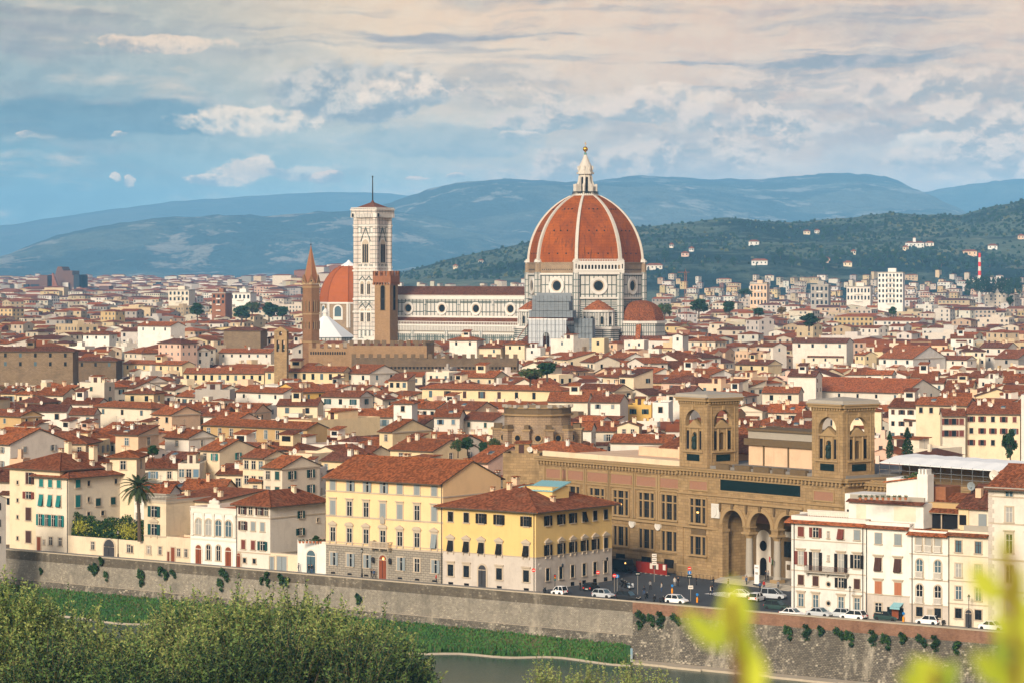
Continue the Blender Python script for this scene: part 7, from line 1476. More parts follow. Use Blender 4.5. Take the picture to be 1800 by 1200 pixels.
# ---- build
WSTY = [dict(w=1.0, h=1.5, fw=0.12), dict(w=0.9, h=1.3, fw=0.1), dict(w=1.2, h=1.7, fw=0.14), dict(w=1.8, h=1.3, fw=0.1)]
rr = random.Random(77)
def seen(h, px, py):
 i = int(px) - h['sky'][0]; s = h['sky'][1]
 return 0 <= i < len(s) and py < s[i] - 1 and -10 < px < 1810
def build_house(h):
 t = thing('house', h['label'], 'house', (h['x'], h['y'], 0), -R(h['a']), 'houses of the old town')
 w, d, z, roof, rise = h['w'], h['d'], h['z'], h['roof'], h['rise']
 b, rf = body_meshes(w, d, z, roof, rise, h['wm'], h['rm'] if roof != 'flat' else ('terracotta' if rr.random() < 0.5 else 'pavement'), ov=0.55 if not h['traced'] else 0.75, trim='trim_stone' if rr.random() < 0.4 and roof != 'flat' else None)
 b.build('wall', t); rf.build('roof', t)
 c, s = math.cos(R(h['a'])), math.sin(R(h['a']))
 W = lambda u, v: (h['x'] + u * c + v * s, h['y'] - u * s + v * c)
 far = h['y'] > 980; sty = dict(rr.choice(WSTY[:3])); st = h['st']
 if h['traced'] and h['nf'] >= 8: sty = dict(w=1.2, h=2.2, fw=0.12)
 H = sty['h']
 for fc, n, L in (('F', h['nf'], w), ('S', h['ns'], d)):
  for k in range(n):
   u = (k + 0.5) * L / n + (0 if h['traced'] else rr.uniform(-0.4, 0.4))
   for j in range(st):
    zb = z - 0.75 - H - j * 3.2
    if zb < 1 or (not h['traced'] and rr.random() < 0.16): continue
    X, Yw = W(u - w, 0) if fc == 'F' else W(0, u)
    if not seen(h, *proj(X, Yw, zb + H * 0.6)): continue
    sh = None
    if h['shm'] and not far: sh = rr.choice(('open', 'open', 'closed', None))
    add_window(t, fc, u - w if fc == 'F' else u, zb, sh=sh, shm=h['shm'] or 'shutter_brown', mull='trim_white' if h['y'] < 760 else None, sill=h['y'] < 800, pane=rr.choice(('glass_dark', 'glass_dark', 'glass_blue')), frame=('trim_stone' if h['y'] < 900 else None), **sty)
 for k in range(rr.choice((1, 1, 2, 3)) if roof != 'flat' else rr.choice((0, 1))):
  add_chimney(t, roof, w, d, z, rise, -rr.uniform(0.15, 0.85) * w, d * rr.uniform(0.2, 0.62), rr.uniform(0.6, 1.1), rr.uniform(0.5, 1.2), rr.choice(('cream', 'pale', 'white', 'peach', 'bright_white')))
 if rr.random() < 0.35:
  x_, y_ = -rr.uniform(0.2, 0.8) * w, d * rr.uniform(0.15, 0.5); o = put('satellite_dish', dish_mesh(rr.choice(('trim_white', 'trim_white', 'tile_orange'))), t, (x_, y_, roof_z(roof, w, d, z, rise, x_, y_) + 0.3), rr.uniform(-0.9, 0.5)); o.scale = (1.3,) * 3
 if rr.random() < 0.4: x_, y_ = -rr.uniform(0.2, 0.8) * w, d * rr.uniform(0.3, 0.6); put('antenna', antenna_mesh(), t, (x_, y_, roof_z(roof, w, d, z, rise, x_, y_)), rr.uniform(0, 3))
 q = rr.random()
 if roof in ('x', 'hip') and q < 0.22 and w > 8:                # rooftop loggia or attic room
  x_ = -rr.uniform(0.35, 0.65) * w; y_ = d * 0.45; zr = roof_z(roof, w, d, z, rise, x_, y_); ww, dd, hh = rr.uniform(2.6, 4.2), rr.uniform(2.6, 3.6), rr.uniform(1.8, 2.6)
  m = MB(); m.box(x_ - ww / 2, x_ + ww / 2, y_ - dd / 2, y_ + dd / 2, zr - 1.8, zr + hh, h['wm']); m.box(x_ - ww * 0.32, x_ + ww * 0.32, y_ - dd / 2 - 0.03, y_ - dd / 2 + 0.05, zr + 0.5, zr + hh - 0.5, 'void')
  m.slab([(x_ - ww / 2 - 0.4, y_ - dd / 2 - 0.4, zr + hh), (x_ + ww / 2 + 0.4, y_ - dd / 2 - 0.4, zr + hh), (x_ + ww / 2 + 0.4, y_ + dd / 2 + 0.4, zr + hh + 0.8), (x_ - ww / 2 - 0.4, y_ + dd / 2 + 0.4, zr + hh + 0.8)], 0.18, h['rm']); m.build('attic_room', t)
 elif roof in ("x", "shed") and q < 0.42:                       # skylight in the slope
  x_ = -rr.uniform(0.25, 0.75) * w; y_ = d * 0.25; k = (rise / (d / 2)) if roof == 'x' else rise / d; m = MB(); zz = lambda yy: roof_z(roof, w, d, z, rise, x_, yy) + 0.08
  m.slab([(x_ - 0.6, y_ - 0.6, zz(y_ - 0.6) + 0.2), (x_ + 0.6, y_ - 0.6, zz(y_ - 0.6) + 0.2), (x_ + 0.6, y_ + 0.6, zz(y_ + 0.6) + 0.2), (x_ - 0.6, y_ + 0.6, zz(y_ + 0.6) + 0.2)], 0.3, 'glass_blue', 'trim_grey'); m.build('skylight', t)
 if not h['traced'] and rr.random() < 0.45 and w > 6.5:           # lower wing built against the front
  ww, dd, zz = rr.uniform(0.3, 0.65) * w, rr.uniform(1.5, 2.8), z - rr.uniform(1.2, 4.0); x1 = -rr.uniform(0, w - ww); m = MB(); m.box(x1 - ww, x1, -dd, 0, -0.5, zz, rr.choice((h['wm'], h['wm'], 'pale', 'white'))); m.slab([(x1 - ww - .2, -dd - .4, zz), (x1 + .2, -dd - .4, zz), (x1 + .2, 0, zz + dd * .28), (x1 - ww - .2, 0, zz + dd * .28)], .2, rr.choice(('tile_red', 'tile_brown', h['rm'])))
  m.box(x1 - ww * .6, x1 - ww * .6 + .9, -dd - .04, -dd + .05, zz - 2.2, zz - .8, 'glass_dark'); m.build('wing', t)
 elif roof == 'flat' and q < 0.7:
  m = MB(); m.box(-w * 0.75, -w * 0.35, d * 0.5, d * 0.8, z, z + 2.4, h['wm']); m.box(-w * 0.65, -w * 0.5, d * 0.5 - 0.04, d * 0.5 + 0.05, z + 0.2, z + 2.0, 'shutter_brown'); m.slab([(-w * 0.78, d * 0.45, z + 2.4), (-w * 0.32, d * 0.45, z + 2.4), (-w * 0.32, d * 0.83, z + 2.7), (-w * 0.78, d * 0.83, z + 2.7)], 0.15, 'tile_red'); m.build('stair_hut', t)
 return t
for h in HS:
 if h.get('ind'): h['obj'] = build_house(h)
# ---- all other houses and the blocks out to the hills: one mass
class Mass:
 """boxes with pitched or flat roofs, painted windows as shallow real boxes; wall and roof paint in a colour attribute"""
 def __init__(s): s.v = []; s.f = []; s.m = []; s.c = []
 def quad(s, pts, m, c): b = len(s.v); s.v += pts; s.f.append(tuple(range(b, b + len(pts)))); s.m.append(m); s.c.append(c)
 def house(s, x, y, a, w, d, z, roof, rise, wc, rc, z0=0, win=None):
  c_, s_ = math.cos(R(a)), math.sin(R(a)); T = lambda u, v, q: (x + u * c_ + v * s_, y - u * s_ + v * c_, q)
  for (u0, v0), (u1, v1) in (((-w, 0), (0, 0)), ((0, 0), (0, d)), ((0, d), (-w, d)), ((-w, d), (-w, 0))): s.quad([T(u0, v0, z0 - 1), T(u1, v1, z0 - 1), T(u1, v1, z), T(u0, v0, z)], 0, wc)
  e = 0.5
  if roof == 'flat':
   s.quad([T(-w, 0, z), T(0, 0, z), T(0, d, z), T(-w, d, z)], 1, rc); p = 0.7
   for (u0, v0), (u1, v1) in (((-w, 0), (0, 0)), ((0, 0), (0, d)), ((0, d), (-w, d)), ((-w, d), (-w, 0))): s.quad([T(u0, v0, z), T(u1, v1, z), T(u1, v1, z + p), T(u0, v0, z + p)], 0, wc)
   s.house_box(T, -w * 0.6, -w * 0.35, d * 0.4, d * 0.7, z, z + 2.6, wc)
  elif roof == 'y':
   s.quad([T(e, -e, z - .1), T(e, d + e, z - .1), T(-w / 2, d + e, z + rise), T(-w / 2, -e, z + rise)], 1, rc); s.quad([T(-w - e, d + e, z - .1), T(-w - e, -e, z - .1), T(-w / 2, -e, z + rise), T(-w / 2, d + e, z + rise)], 1, rc); s.quad([T(-w, 0, z), T(0, 0, z), T(-w / 2, 0, z + rise)], 0, wc)
  elif roof == 'hip':
   m = min(w, d) / 2; A, B, C, D = T(-w - e, -e, z), T(e, -e, z), T(e, d + e, z), T(-w - e, d + e, z)
   if w >= d: p, q = T(-w + m, d / 2, z + rise), T(-m, d / 2, z + rise); F = [[A, B, q, p], [B, C, q], [C, D, p, q], [D, A, p]]
   else: p, q = T(-w / 2, m, z + rise), T(-w / 2, d - m, z + rise); F = [[A, B, p], [B, C, q, p], [C, D, q], [D, A, p, q]]
   for f in F: s.quad(f, 1, rc)
  else:
   s.quad([T(-w - .2, -e, z - .1), T(.2, -e, z - .1), T(.2, d / 2, z + rise), T(-w - .2, d / 2, z + rise)], 1, rc); s.quad([T(.2, d + e, z - .1), T(-w - .2, d + e, z - .1), T(-w - .2, d / 2, z + rise), T(.2, d / 2, z + rise)], 1, rc)
   s.quad([T(0, 0, z), T(0, d, z), T(0, d / 2, z + rise)], 0, wc); s.quad([T(-w, d, z), T(-w, 0, z), T(-w, d / 2, z + rise)], 0, wc)
  if win:
   step, sh, ww, wh, lo, p = win
   for fc, L in (('F', w), ('S', d)):
    n = int(L / step)
    for k in range(n):
     u = (k + 0.5) * L / n; j = 0
     while z - 0.8 - wh - j * sh > max(z0 + 1, lo):
      zb = z - 0.8 - wh - j * sh; j += 1
      if rr.random() > p: continue
      g = rr.choice(((0.03, 0.032, 0.036), (0.05, 0.045, 0.045), (0.10, 0.11, 0.12)))
      if fc == 'F': s.quad([T(u - w - ww / 2, -0.05, zb), T(u - w + ww / 2, -0.05, zb), T(u - w + ww / 2, -0.05, zb + wh), T(u - w - ww / 2, -0.05, zb + wh)], 0, g)
      else: s.quad([T(0.05, u - ww / 2, zb), T(0.05, u + ww / 2, zb), T(0.05, u + ww / 2, zb + wh), T(0.05, u - ww / 2, zb + wh)], 0, g)
 def house_box(s, T, u0, u1, v0, v1, z0, z1, c):
  q = [(u0, v0), (u1, v0), (u1, v1), (u0, v1)]
  for i in range(4): (a, b), (e, f) = q[i], q[(i + 1) % 4]; s.quad([T(a, b, z0), T(e, f, z0), T(e, f, z1), T(a, b, z1)], 0, c)
  s.quad([T(*p, z1) for p in q], 0, c)
 def build(s, name):
  me = bpy.data.meshes.new(name); me.from_pydata(s.v, [], s.f); me.materials.append(MAT['tinted_wall']); me.materials.append(MAT['tinted_roof']); me.polygons.foreach_set('material_index', s.m)
  at = me.color_attributes.new('tint', 'FLOAT_COLOR', 'CORNER'); cc = []
  for f, c in zip(s.f, s.c): cc += [*c, 1.0] * len(f)
  at.data.foreach_set('color', cc); me.update(); return put(name, me)
M = Mass(); vary = lambda c, k=0.12: (lambda f: tuple(max(0.01, v * f * rr.uniform(0.97, 1.03)) for v in c))(rr.uniform(1 - k, 1 + k))
RC = {'tile_red': (0.27, 0.082, 0.029), 'tile_brown': (0.19, 0.062, 0.028), 'tile_orange': (0.31, 0.092, 0.033), 'tile_dark': (0.12, 0.046, 0.03)}
n_mass = 0
for h in shown:
 if h.get('ind'): continue
 lo = CAMZ - (np.max(h['sky'][1]) - HY) / FPX * h['y'] if len(h['sky'][1]) else 0
 M.house(h['x'], h['y'], h['a'], h['w'], h['d'], h['z'], h['roof'] if h['roof'] != 'shed' else 'x', h['rise'], vary(WALLS.get(h['wm'], (0.66, 0.62, 0.56))), vary(RC[h['rm']], 0.2) if h['roof'] != 'flat' else (0.30, 0.2, 0.15), 0, (rr.uniform(2.8, 4.2), 3.2, 1.0, 1.4, lo - 1, 0.75)); n_mass += 1
 if rr.random() < 0.4 and h['w'] > 7:
  u = -rr.uniform(0.0, 0.4) * h['w']; c_, s_ = math.cos(R(h['a'])), math.sin(R(h['a'])); v = rr.uniform(-0.1, 0.4) * h['d']; ww = rr.uniform(3, 0.5 * h['w'] + 1)
  M.house(h['x'] + u * c_ + v * s_, h['y'] - u * s_ + v * c_, h['a'], ww, rr.uniform(3, 6), h['z'] + rr.uniform(-2, 3.0), rr.choice(('x', 'x', 'hip', 'flat')), rr.uniform(0.5, 1.0), vary(WALLS.get(h['wm'], (0.6, 0.55, 0.48))), vary(RC['tile_red'], 0.3), h['z'] - 4, (2.2, 9, 0.9, 1.1, h['z'] - 3, 0.7))
 if rr.random() < 0.6:
  c_, s_ = math.cos(R(h['a'])), math.sin(R(h['a'])); T = lambda u, v, q, h=h, c_=c_, s_=s_: (h['x'] + u * c_ + v * s_, h['y'] - u * s_ + v * c_, q)
  u = -rr.uniform(0.1, 0.9) * h['w']; v = h['d'] * rr.uniform(0.2, 0.6); M.house_box(T, u - 0.4, u + 0.4, v - 0.3, v + 0.3, h['z'], h['z'] + h['rise'] + 1.0, vary((0.6, 0.53, 0.42)))
r = random.Random(19); y = 1335.0; SKY2 = SK.copy()
farw = [((0.58, 0.51, 0.40), 34), ((0.62, 0.58, 0.51), 24), ((0.55, 0.43, 0.27), 18), ((0.52, 0.37, 0.27), 7), ((0.36, 0.32, 0.28), 9), ((0.25, 0.11, 0.07), 3), ((0.58, 0.44, 0.22), 5)]
while y < 7000:
 hw = 0.185 * y; x = -hw + r.uniform(0, 10); band = []
 while x < hw:
  px = 900 + x / y * FPX
  big = r.random() < max(0.06, min(0.4, (y - 1900) / 4500))
  w, d = (r.uniform(16, 34), r.uniform(11, 15)) if big else (r.uniform(7, 15), r.uniform(7, 12))
  z = (r.uniform(14, 25) if big else max(7, r.gauss(16.0 if y < 2000 else 13.5, 3.2))) + (r.uniform(0, 8) if r.random() < 0.05 else 0)
  stop = 7000 if px < 640 else (4400 if px > 700 else 3600)
  if px > 660 and y > 2900 and HY + (CAMZ - gxy(x, y)) * FPX / y < (488 if px > 920 else 502) + 30 * r.random(): x += 8; continue
  if px > 660 and y > 2900: w *= 0.55; d = 8; z = r.uniform(6, 10)
  if y < stop: band.append((x, w, d, z, big))
  x += w + r.uniform(0.5, 14 if y > 2500 else 4)
 for (x, w, d, z, big) in band:
  a = r.choice((33, 33, 30, 40, 10, 55, 20)); g = gxy(x, y); roof = 'flat' if (big and r.random() < 0.35) else r.choice(('x', 'x', 'hip', 'hip', 'y')); roof = 'hip' if y > 2900 and px > 660 else roof; rise = 0.28 * min(w, d) / 2
  ztop = g + z; cs = [proj(cx, cy, ztop) for cx, cy in corners(x, y, a, w, d)]; pl, pr = min(c[0] for c in cs), max(c[0] for c in cs); yt = HY + (CAMZ - ztop - rise) / y * FPX; ye = HY + (CAMZ - ztop) / y * FPX
  sg = SKY2[cols(pl, pr)]
  if not len(sg) or (sg - yt).max() < 0.6: continue
  wc = tuple(0.86 * q for q in vary(r.choices([q[0] for q in farw], [q[1] for q in farw])[0], 0.16)); rc = vary(r.choices(list(RC.values()), (40, 30, 14, 12))[0], 0.2) if roof != 'flat' else vary(r.choice(((0.36, 0.31, 0.26), (0.24, 0.11, 0.07), (0.40, 0.37, 0.33))))
  lo = CAMZ - (sg.max() - HY) / FPX * y
  M.house(x, y, a, w, d, ztop, roof, rise, wc, rc, g, (r.uniform(3.0, 4.5), 3.3, 1.6 if big else 1.2, 1.7, lo - 2, 0.8) if y < 3600 else None)
  SKY2[cols(pl, pr)] = np.minimum(SKY2[cols(pl, pr)], ye - 0.5); n_mass += 1
 y += 9 + (y - 1335) * 0.011
tag(M.build('distant_houses'), 'mass of small far houses and apartment blocks with red roofs reaching to the hills', 'houses', None, 'stuff')
print('houses', len(HS), 'individual', sum(1 for h in HS if h.get('ind')), 'mass', n_mass, 'mass faces', len(M.f))
# ------------------------------------------------------------------ single far buildings
def bell_gable():
 Y = 1060; c = P(493, 488, Y); k = Y / FPX; Z = lambda py: ZP(py, Y); t = thing('bell_gable', 'tan stone bell gable with two arched openings left of the spire tower', 'bell tower', (c.x, c.y, 0), -R(12)); w = 11.5 * k
 b = MB(); b.box(-w, w, 0, 2.6, 0, Z(618), 'library_stone'); b.archwall(-w, w, Z(618), Z(590), [(-w * 0.42, w * 0.22, Z(618), Z(600)), (w * 0.42, w * 0.22, Z(618), Z(600))], 0, 2.4, 'library_stone', n=8)
 b.archwall(-w, w, Z(590), Z(582), [(0, w * 0.22, Z(590), Z(585))], 0, 2.4, 'library_stone', n=8); b.yprism([(-w - 0.3, Z(582)), (w + 0.3, Z(582)), (0, Z(574))], -0.2, 2.6, 'library_trim'); b.build('wall', t)
 for x in (-w * 0.42, w * 0.42): q = MB(); q.lathe([(0.55, Z(613)), (0.4, Z(611)), (0.25, Z(606)), (0.05, Z(605))], 10, 'bronze', x, 1.2); q.build('bell', t)
bell_gable()
def justice_palace():
 Y = 4200; c = P(45, 488, Y); Z = lambda py: ZP(py, Y); k = Y / FPX
 t = thing('courthouse', 'angular brown court complex with stepped slabs and a slanting fin on the horizon', 'building', (c.x, c.y, gz(Y)), 0); g = gz(Y)
 def slab(nm, x0, x1, y0, y1, pt, mat, z0=0, poly=None):
  b = MB()
  if poly: b.yprism([(px_ * k, Z(py_) - g) for px_, py_ in poly], y0, y1, mat)
  else: b.box(x0 * k, x1 * k, y0, y1, z0, Z(pt) - g, mat)
  b.build(nm, t)
 slab('low_wing', 0, 40, 0, 60, 492, 'court_brown'); slab('stair_block', 28, 42, -20, 40, 484, 'court_brown'); slab('side_fin', -2, 6, -10, 20, 500, 'court_dark'); slab('glass_base', 10, 34, -4, 0, 500, 'court_dark')
 slab('tower', 0, 0, 0, 70, 0, 'court_brown', poly=[(52, 520), (97, 520), (97, 484), (82, 484), (82, 476), (66, 476), (63, 469), (56, 469), (52, 482)]); slab('fin', 0, 0, -30, -22, 0, 'court_red', poly=[(52, 520), (68, 520), (54, 481), (52, 480)])
 slab('dark_slab', 88, 97, -20, 60, 483, 'court_dark'); slab('link', 78, 135, 10, 50, 507, 'court_dark'); slab('end_block', 128, 146, 5, 50, 503, 'court_brown'); slab('white_panel', 66, 76, -6, 0, 497, 'trim_white', 4)
 t2 = thing('tower_block', 'dark steel-framed block standing alone among far pale flats', 'building', (P(276, 488, 4600).x, 4600, gz(4600)), 0); b = MB(); k = 4600 / FPX; b.box(-7 * k, 7 * k, 0, 30, 0, ZP(499, 4600) - gz(4600), 'court_dark'); b.box(-3 * k, 4 * k, 5, 25, 0, ZP(496, 4600) - gz(4600), 'court_dark'); b.build('wall', t2)
plain('court_brown', (0.14, 0.075, 0.055), var=0.5, scale=0.05); plain('court_dark', (0.03, 0.035, 0.045), var=0.5, scale=0.05); plain('court_red', (0.24, 0.09, 0.05), var=0.4, scale=0.05)
justice_palace()
def flats(name, label, px0, px1, pt, Y, mat, floors, cols_, depth=16, roofm='trim_grey'):
 g = gz(Y); k = Y / FPX; x0, x1 = (px0 - 900) * k, (px1 - 900) * k; zt = ZP(pt, Y) - g; w = x1 - x0
 t = thing(name, label, 'building', (x1, Y, g), -R(14)); b = MB(); b.box(-w, 0, 0, depth, 0, zt, mat); b.box(-w - 0.3, 0.3, -0.4, depth, zt, zt + 0.8, roofm); b.box(-w * 0.62, -w * 0.3, depth * 0.3, depth * 0.7, zt + 0.8, zt + 4, mat); b.build('wall', t)
 fh = zt / floors
 for i in range(cols_):
  for j in range(floors):
   if ZP(540, Y) - g > zt - (j + 1) * fh: continue
   add_window(t, 'F', -w + (i + 0.5) * w / cols_, zt - (j + 1) * fh + fh * 0.25, w / cols_ * 0.5, fh * 0.55, frame=None, mull=None, sill=False)
 for j in range(floors):
  if zt - j * fh < 4: continue
  m = MB(); m.box(-w * 0.66, -w * 0.34, -1.2, 0, zt - (j + 1) * fh - 0.1, zt - (j + 1) * fh + 0.9, 'trim_white'); m.build('balcony', t)
 return t
flats('tower_block', 'tall white apartment block towering over the roofs right of the dome', 1543, 1587, 480, 2450, 'bright_white', 12, 7)
flats('tower_block', 'red brick block with flat top left of the spire tower', 371, 396, 516, 2300, 'red_brick', 8, 3)
flats('tower_block', 'grey block with white balconies right of the dome', 1425, 1456, 502, 2500, 'grey', 7, 4)
flats('apartment_block', 'long cream apartment block with white balconies left of the red brick block', 294, 332, 511, 2600, 'pale', 7, 5)
flats('apartment_block', 'pale apartment block between the red brick block and the spire tower', 402, 440, 516, 2450, 'bright_white', 6, 5)
flats('apartment_block', 'salmon apartment block among far roofs right of the dome', 1318, 1348, 500, 2700, 'peach', 6, 5)
flats('apartment_block', 'wide white apartment block left of the white tower block', 1488, 1530, 505, 2600, 'white', 6, 7)
def chimney_stack():
 Y = 3000; c = P(1722, 488, Y); Z = lambda py: ZP(py, Y); g = gz(Y); t = thing('smokestack', 'thin red and white banded smokestack below the hill villas', 'chimney', (c.x, c.y, g)); b = MB(); n = 6; zs = [Z(492 - 47 * i / n) - g for i in range(n + 1)]
 b.lathe([(1.9, 0), (1.8, zs[0])], 10, 'trim_white')
 for i in range(n): b.lathe([(1.8 - i * 0.1, zs[i]), (1.7 - i * 0.1, zs[i + 1])], 10, 'sign_red' if i % 2 else 'trim_white')
 b.build('stack', t)
 Y = 2200; c = P(1205, 488, Y); t = thing('tower_crane', 'slim lattice tower crane standing among far roofs right of the dome', 'crane', (c.x, c.y, gz(Y))); g = gz(Y); Z = lambda py: ZP(py, Y) - g; b = MB()
 for sx in (-0.7, 0.7):
  for sy in (-0.7, 0.7): b.tube((sx, sy, 0), (sx, sy, Z(478)), 0.14, 0.14, 4, 'court_red')
 for i in range(22): z = Z(530) + i * (Z(478) - Z(530)) / 22; s = 1 if i % 2 else -1; b.tube((-0.7 * s, -0.7, z), (0.7 * s, -0.7, z + (Z(478) - Z(530)) / 22), 0.1, 0.1, 4, 'court_red')
 b.build('mast', t); b = MB(); b.tube((-6, 0, Z(479)), (3, 0, Z(479)), 0.3, 0.2, 4, 'court_red'); b.tube((0, 0, Z(478)), (0, 0, Z(473)), 0.3, 0.1, 4, 'court_red'); b.tube((0, 0, Z(473.5)), (-6, 0, Z(478.5)), 0.07, 0.07, 4, 'iron'); b.build('jib', t)
chimney_stack()
# ------------------------------------------------------------------ villas on the near hill
rv = random.Random(8)
VILLA = [('white villa alone high on the wooded slope right of the dome', 1215, 443, 10, 'bright_white'), ('long white villa with tower below the wooded ridge', 1325, 432, 22, 'bright_white'), ('pink farmhouse low on the slope right of the dome', 1204, 452, 16, 'pink'),
 ('white convent with a small bell tower on the hillside', 1608, 436, 40, 'bright_white'), ('white villa right of the hillside convent', 1634, 434, 18, 'white'), ('cream house left of the hillside convent', 1592, 441, 12, 'cream'), ('long white institute at the hill foot', 1335, 467, 34, 'bright_white'),
 ('beige villa behind the smokestack', 1705, 450, 30, 'peach'), ('white modern villa near the right edge of the hill', 1745, 439, 20, 'bright_white'), ('peach villa at the right end of the hill', 1795, 421, 14, 'peach'), ('white row house at the foot of the slope beside the dome', 1150, 475, 34, 'white'), ('small pale house among olive groves', 1418, 413, 14, 'cream'),
 ('tiny white house by the olive grove track', 1436, 411, 10, 'white'), ('cream house in the trees at the hill foot', 1490, 469, 18, 'cream'), ('pale pink villa at the hill foot', 1452, 462, 16, 'pink'), ('brown roofed farmhouse above the convent', 1500, 448, 10, 'pale'), ('white farm on the slope left of the dome', 845, 464, 10, 'white'), ('cream farm left of the dome higher up', 800, 473, 9, 'cream'), ('white house at the wood edge over the dome gallery', 1180, 436, 8, 'white')]
for lb, px, py, wpx, mt in VILLA:
 p = on_hill(px, py)
 if p is None: continue
 k = p.y / FPX; w = wpx * k * 0.82; z = min(9.0, 5.5 + w * 0.1); t = thing('villa', lb, 'villa', (p.x + w / 2, p.y, p.z - 1.0), -R(10), 'villas on the hillside')
 b, rf = body_meshes(w, max(8, w * 0.4), z, 'hip', 2.0, mt, 'tile_red', ov=0.8, z0=-6);
 if w > 24: b.box(-w * 0.6, -w * 0.45, 2, 7, z - 1, z + 6.5, mt); rf.lathe([(0.075 * w * 1.3, z + 6.5), (0, z + 8.5)], 4, 'tile_red', -w * 0.525, 4.5, 45)
 b.build('wall', t); rf.build('roof', t)
 for i in range(max(2, int(w / 5))): add_window(t, 'F', -w + (i + 0.5) * w / max(2, int(w / 5)), z * 0.5, 1.6, 2.0, frame=None, mull=None, sill=False)
# ------------------------------------------------------------------ trees and plants
def leaf_cloud(b, n, fn, size, mats, wts, rnd, flat=0.5):
 """n small leaf-shaped faces placed by fn(rnd) -> (point, outward direction)"""
 for i in range(n):
  p, o = fn(rnd); m = rnd.choices(mats, wts)[0]
  a = Vector((rnd.gauss(0, 1), rnd.gauss(0, 1), rnd.gauss(0, 1))) + o * 0.8
  if a.length < 1e-3: continue
  a.normalize(); u = a.orthogonal().normalized(); w = a.cross(u); th = rnd.uniform(0, 6.28); u, w = u * math.cos(th) + w * math.sin(th), w * math.cos(th) - u * math.sin(th)
  s = size * rnd.uniform(0.6, 1.5); e = s * rnd.uniform(0.35, 0.7)
  b.face([p - u * s, p + w * e, p + u * s, p - w * e], m)
def clump_tree(name, h, rad, trunk_h, mats, wts, seed, leaf=0.35, nleaf=1800, nclump=14, sq=0.8):
 rnd = random.Random(seed); cl = []
 for i in range(nclump):
  a = rnd.uniform(0, 6.28); q = math.sqrt(rnd.random()) * rad * 0.72; zz = trunk_h + (h - trunk_h) * rnd.uniform(0.15, 0.92); f = 1 - abs((zz - trunk_h) / (h - trunk_h) - 0.42) * 0.9
  cl.append((Vector((q * math.cos(a) * f, q * math.sin(a) * f, zz)), rad * rnd.uniform(0.28, 0.48)))
 b = MB()
 def fn(r_):
  c, rr_ = r_.choice(cl); v = Vector((r_.gauss(0, 1), r_.gauss(0, 1), r_.gauss(0, 1))).normalized(); q = rr_ * r_.random() ** 0.4
  return c + Vector((v.x * q, v.y * q, v.z * q * sq)), v
 leaf_cloud(b, nleaf, fn, leaf, mats, wts, rnd); crown = b.mesh('crown')
 t = MB(); t.tube((0, 0, -0.5), (0.1, 0, trunk_h * 1.05), rad * 0.09, rad * 0.06, 7, 'bark')
 for c, rr_ in cl: m = Vector((0.1, 0, trunk_h)).lerp(c, 0.5) + Vector((0, 0, -0.2)); t.tube((0.1, 0, trunk_h), m, rad * 0.045, rad * 0.03, 5, 'bark'); t.tube(m, c, rad * 0.03, rad * 0.012, 5, 'bark')
 return crown, t.mesh('trunk')
TREES = {'round': clump_tree('round', 9, 4.2, 3.0, ['leaf_green', 'leaf_dark'], [5, 5], 1, 0.42, 2200), 'olive': clump_tree('olive', 8, 3.8, 2.6, ['leaf_olive', 'leaf_green'], [5, 4], 2, 0.4, 1800), 'dark': clump_tree('dark', 13, 5.0, 3.5, ['leaf_dark', 'leaf_green'], [8, 2], 3, 0.55, 2600), 'autumn': clump_tree('autumn', 8, 3.6, 2.6, ['leaf_autumn', 'leaf_olive'], [6, 4], 4, 0.4, 1600)}
def cypress_meshes(h, r_, seed):
 rnd = random.Random(seed); b = MB()
 def fn(q): f = q.random() ** 0.8; a = q.uniform(0, 6.28); rr_ = r_ * (math.sin(min(1, f * 1.25 + 0.12) * math.pi) ** 0.6 if f < 0.7 else (1 - f) / 0.3 * 0.8 + 0.03) * q.uniform(0.6, 1.08); return Vector((rr_ * math.cos(a), rr_ * math.sin(a), 0.6 + f * (h - 0.6))), Vector((math.cos(a), math.sin(a), 0.8))
 leaf_cloud(b, 1500, fn, 0.28, ['leaf_dark', 'leaf_green'], [8, 2], rnd); t = MB(); t.tube((0, 0, -0.5), (0, 0, h * 0.85), 0.22, 0.05, 6, 'bark'); return b.mesh('crown'), t.mesh('trunk')
TREES['cypress'] = cypress_meshes(11, 1.3, 5)
def tree(kind, label, x, y, z, s=1.0, group=None, sz=None, nm=None):
 t = thing(nm or ('cypress' if kind == 'cypress' else 'tree'), label, 'tree', (x, y, z), random.Random(x * 7 + y).uniform(0, 6), group); put('crown', TREES[kind][0], t); put('trunk', TREES[kind][1], t); t.scale = (s, s, sz or s); return t
def tree_px(kind, label, px, ptop, Y, hpx, group=None, wide=1.0):
 """tree whose top is at a photo row and which shows hpx rows"""
 H = {'round': 9, 'olive': 8, 'dark': 13, 'autumn': 8, 'cypress': 11}[kind]; x = (px - 900) / FPX * Y; zt = ZP(ptop, Y); g = gz(Y); s = (zt - g) / H
 k = max(0.6, 1.35 * hpx * Y / FPX / H); zb = max(g, zt - H * max(k, 0.2)); s = (zt - zb) / H
 return tree(kind, label, x, Y, zb, s * wide, group, s)
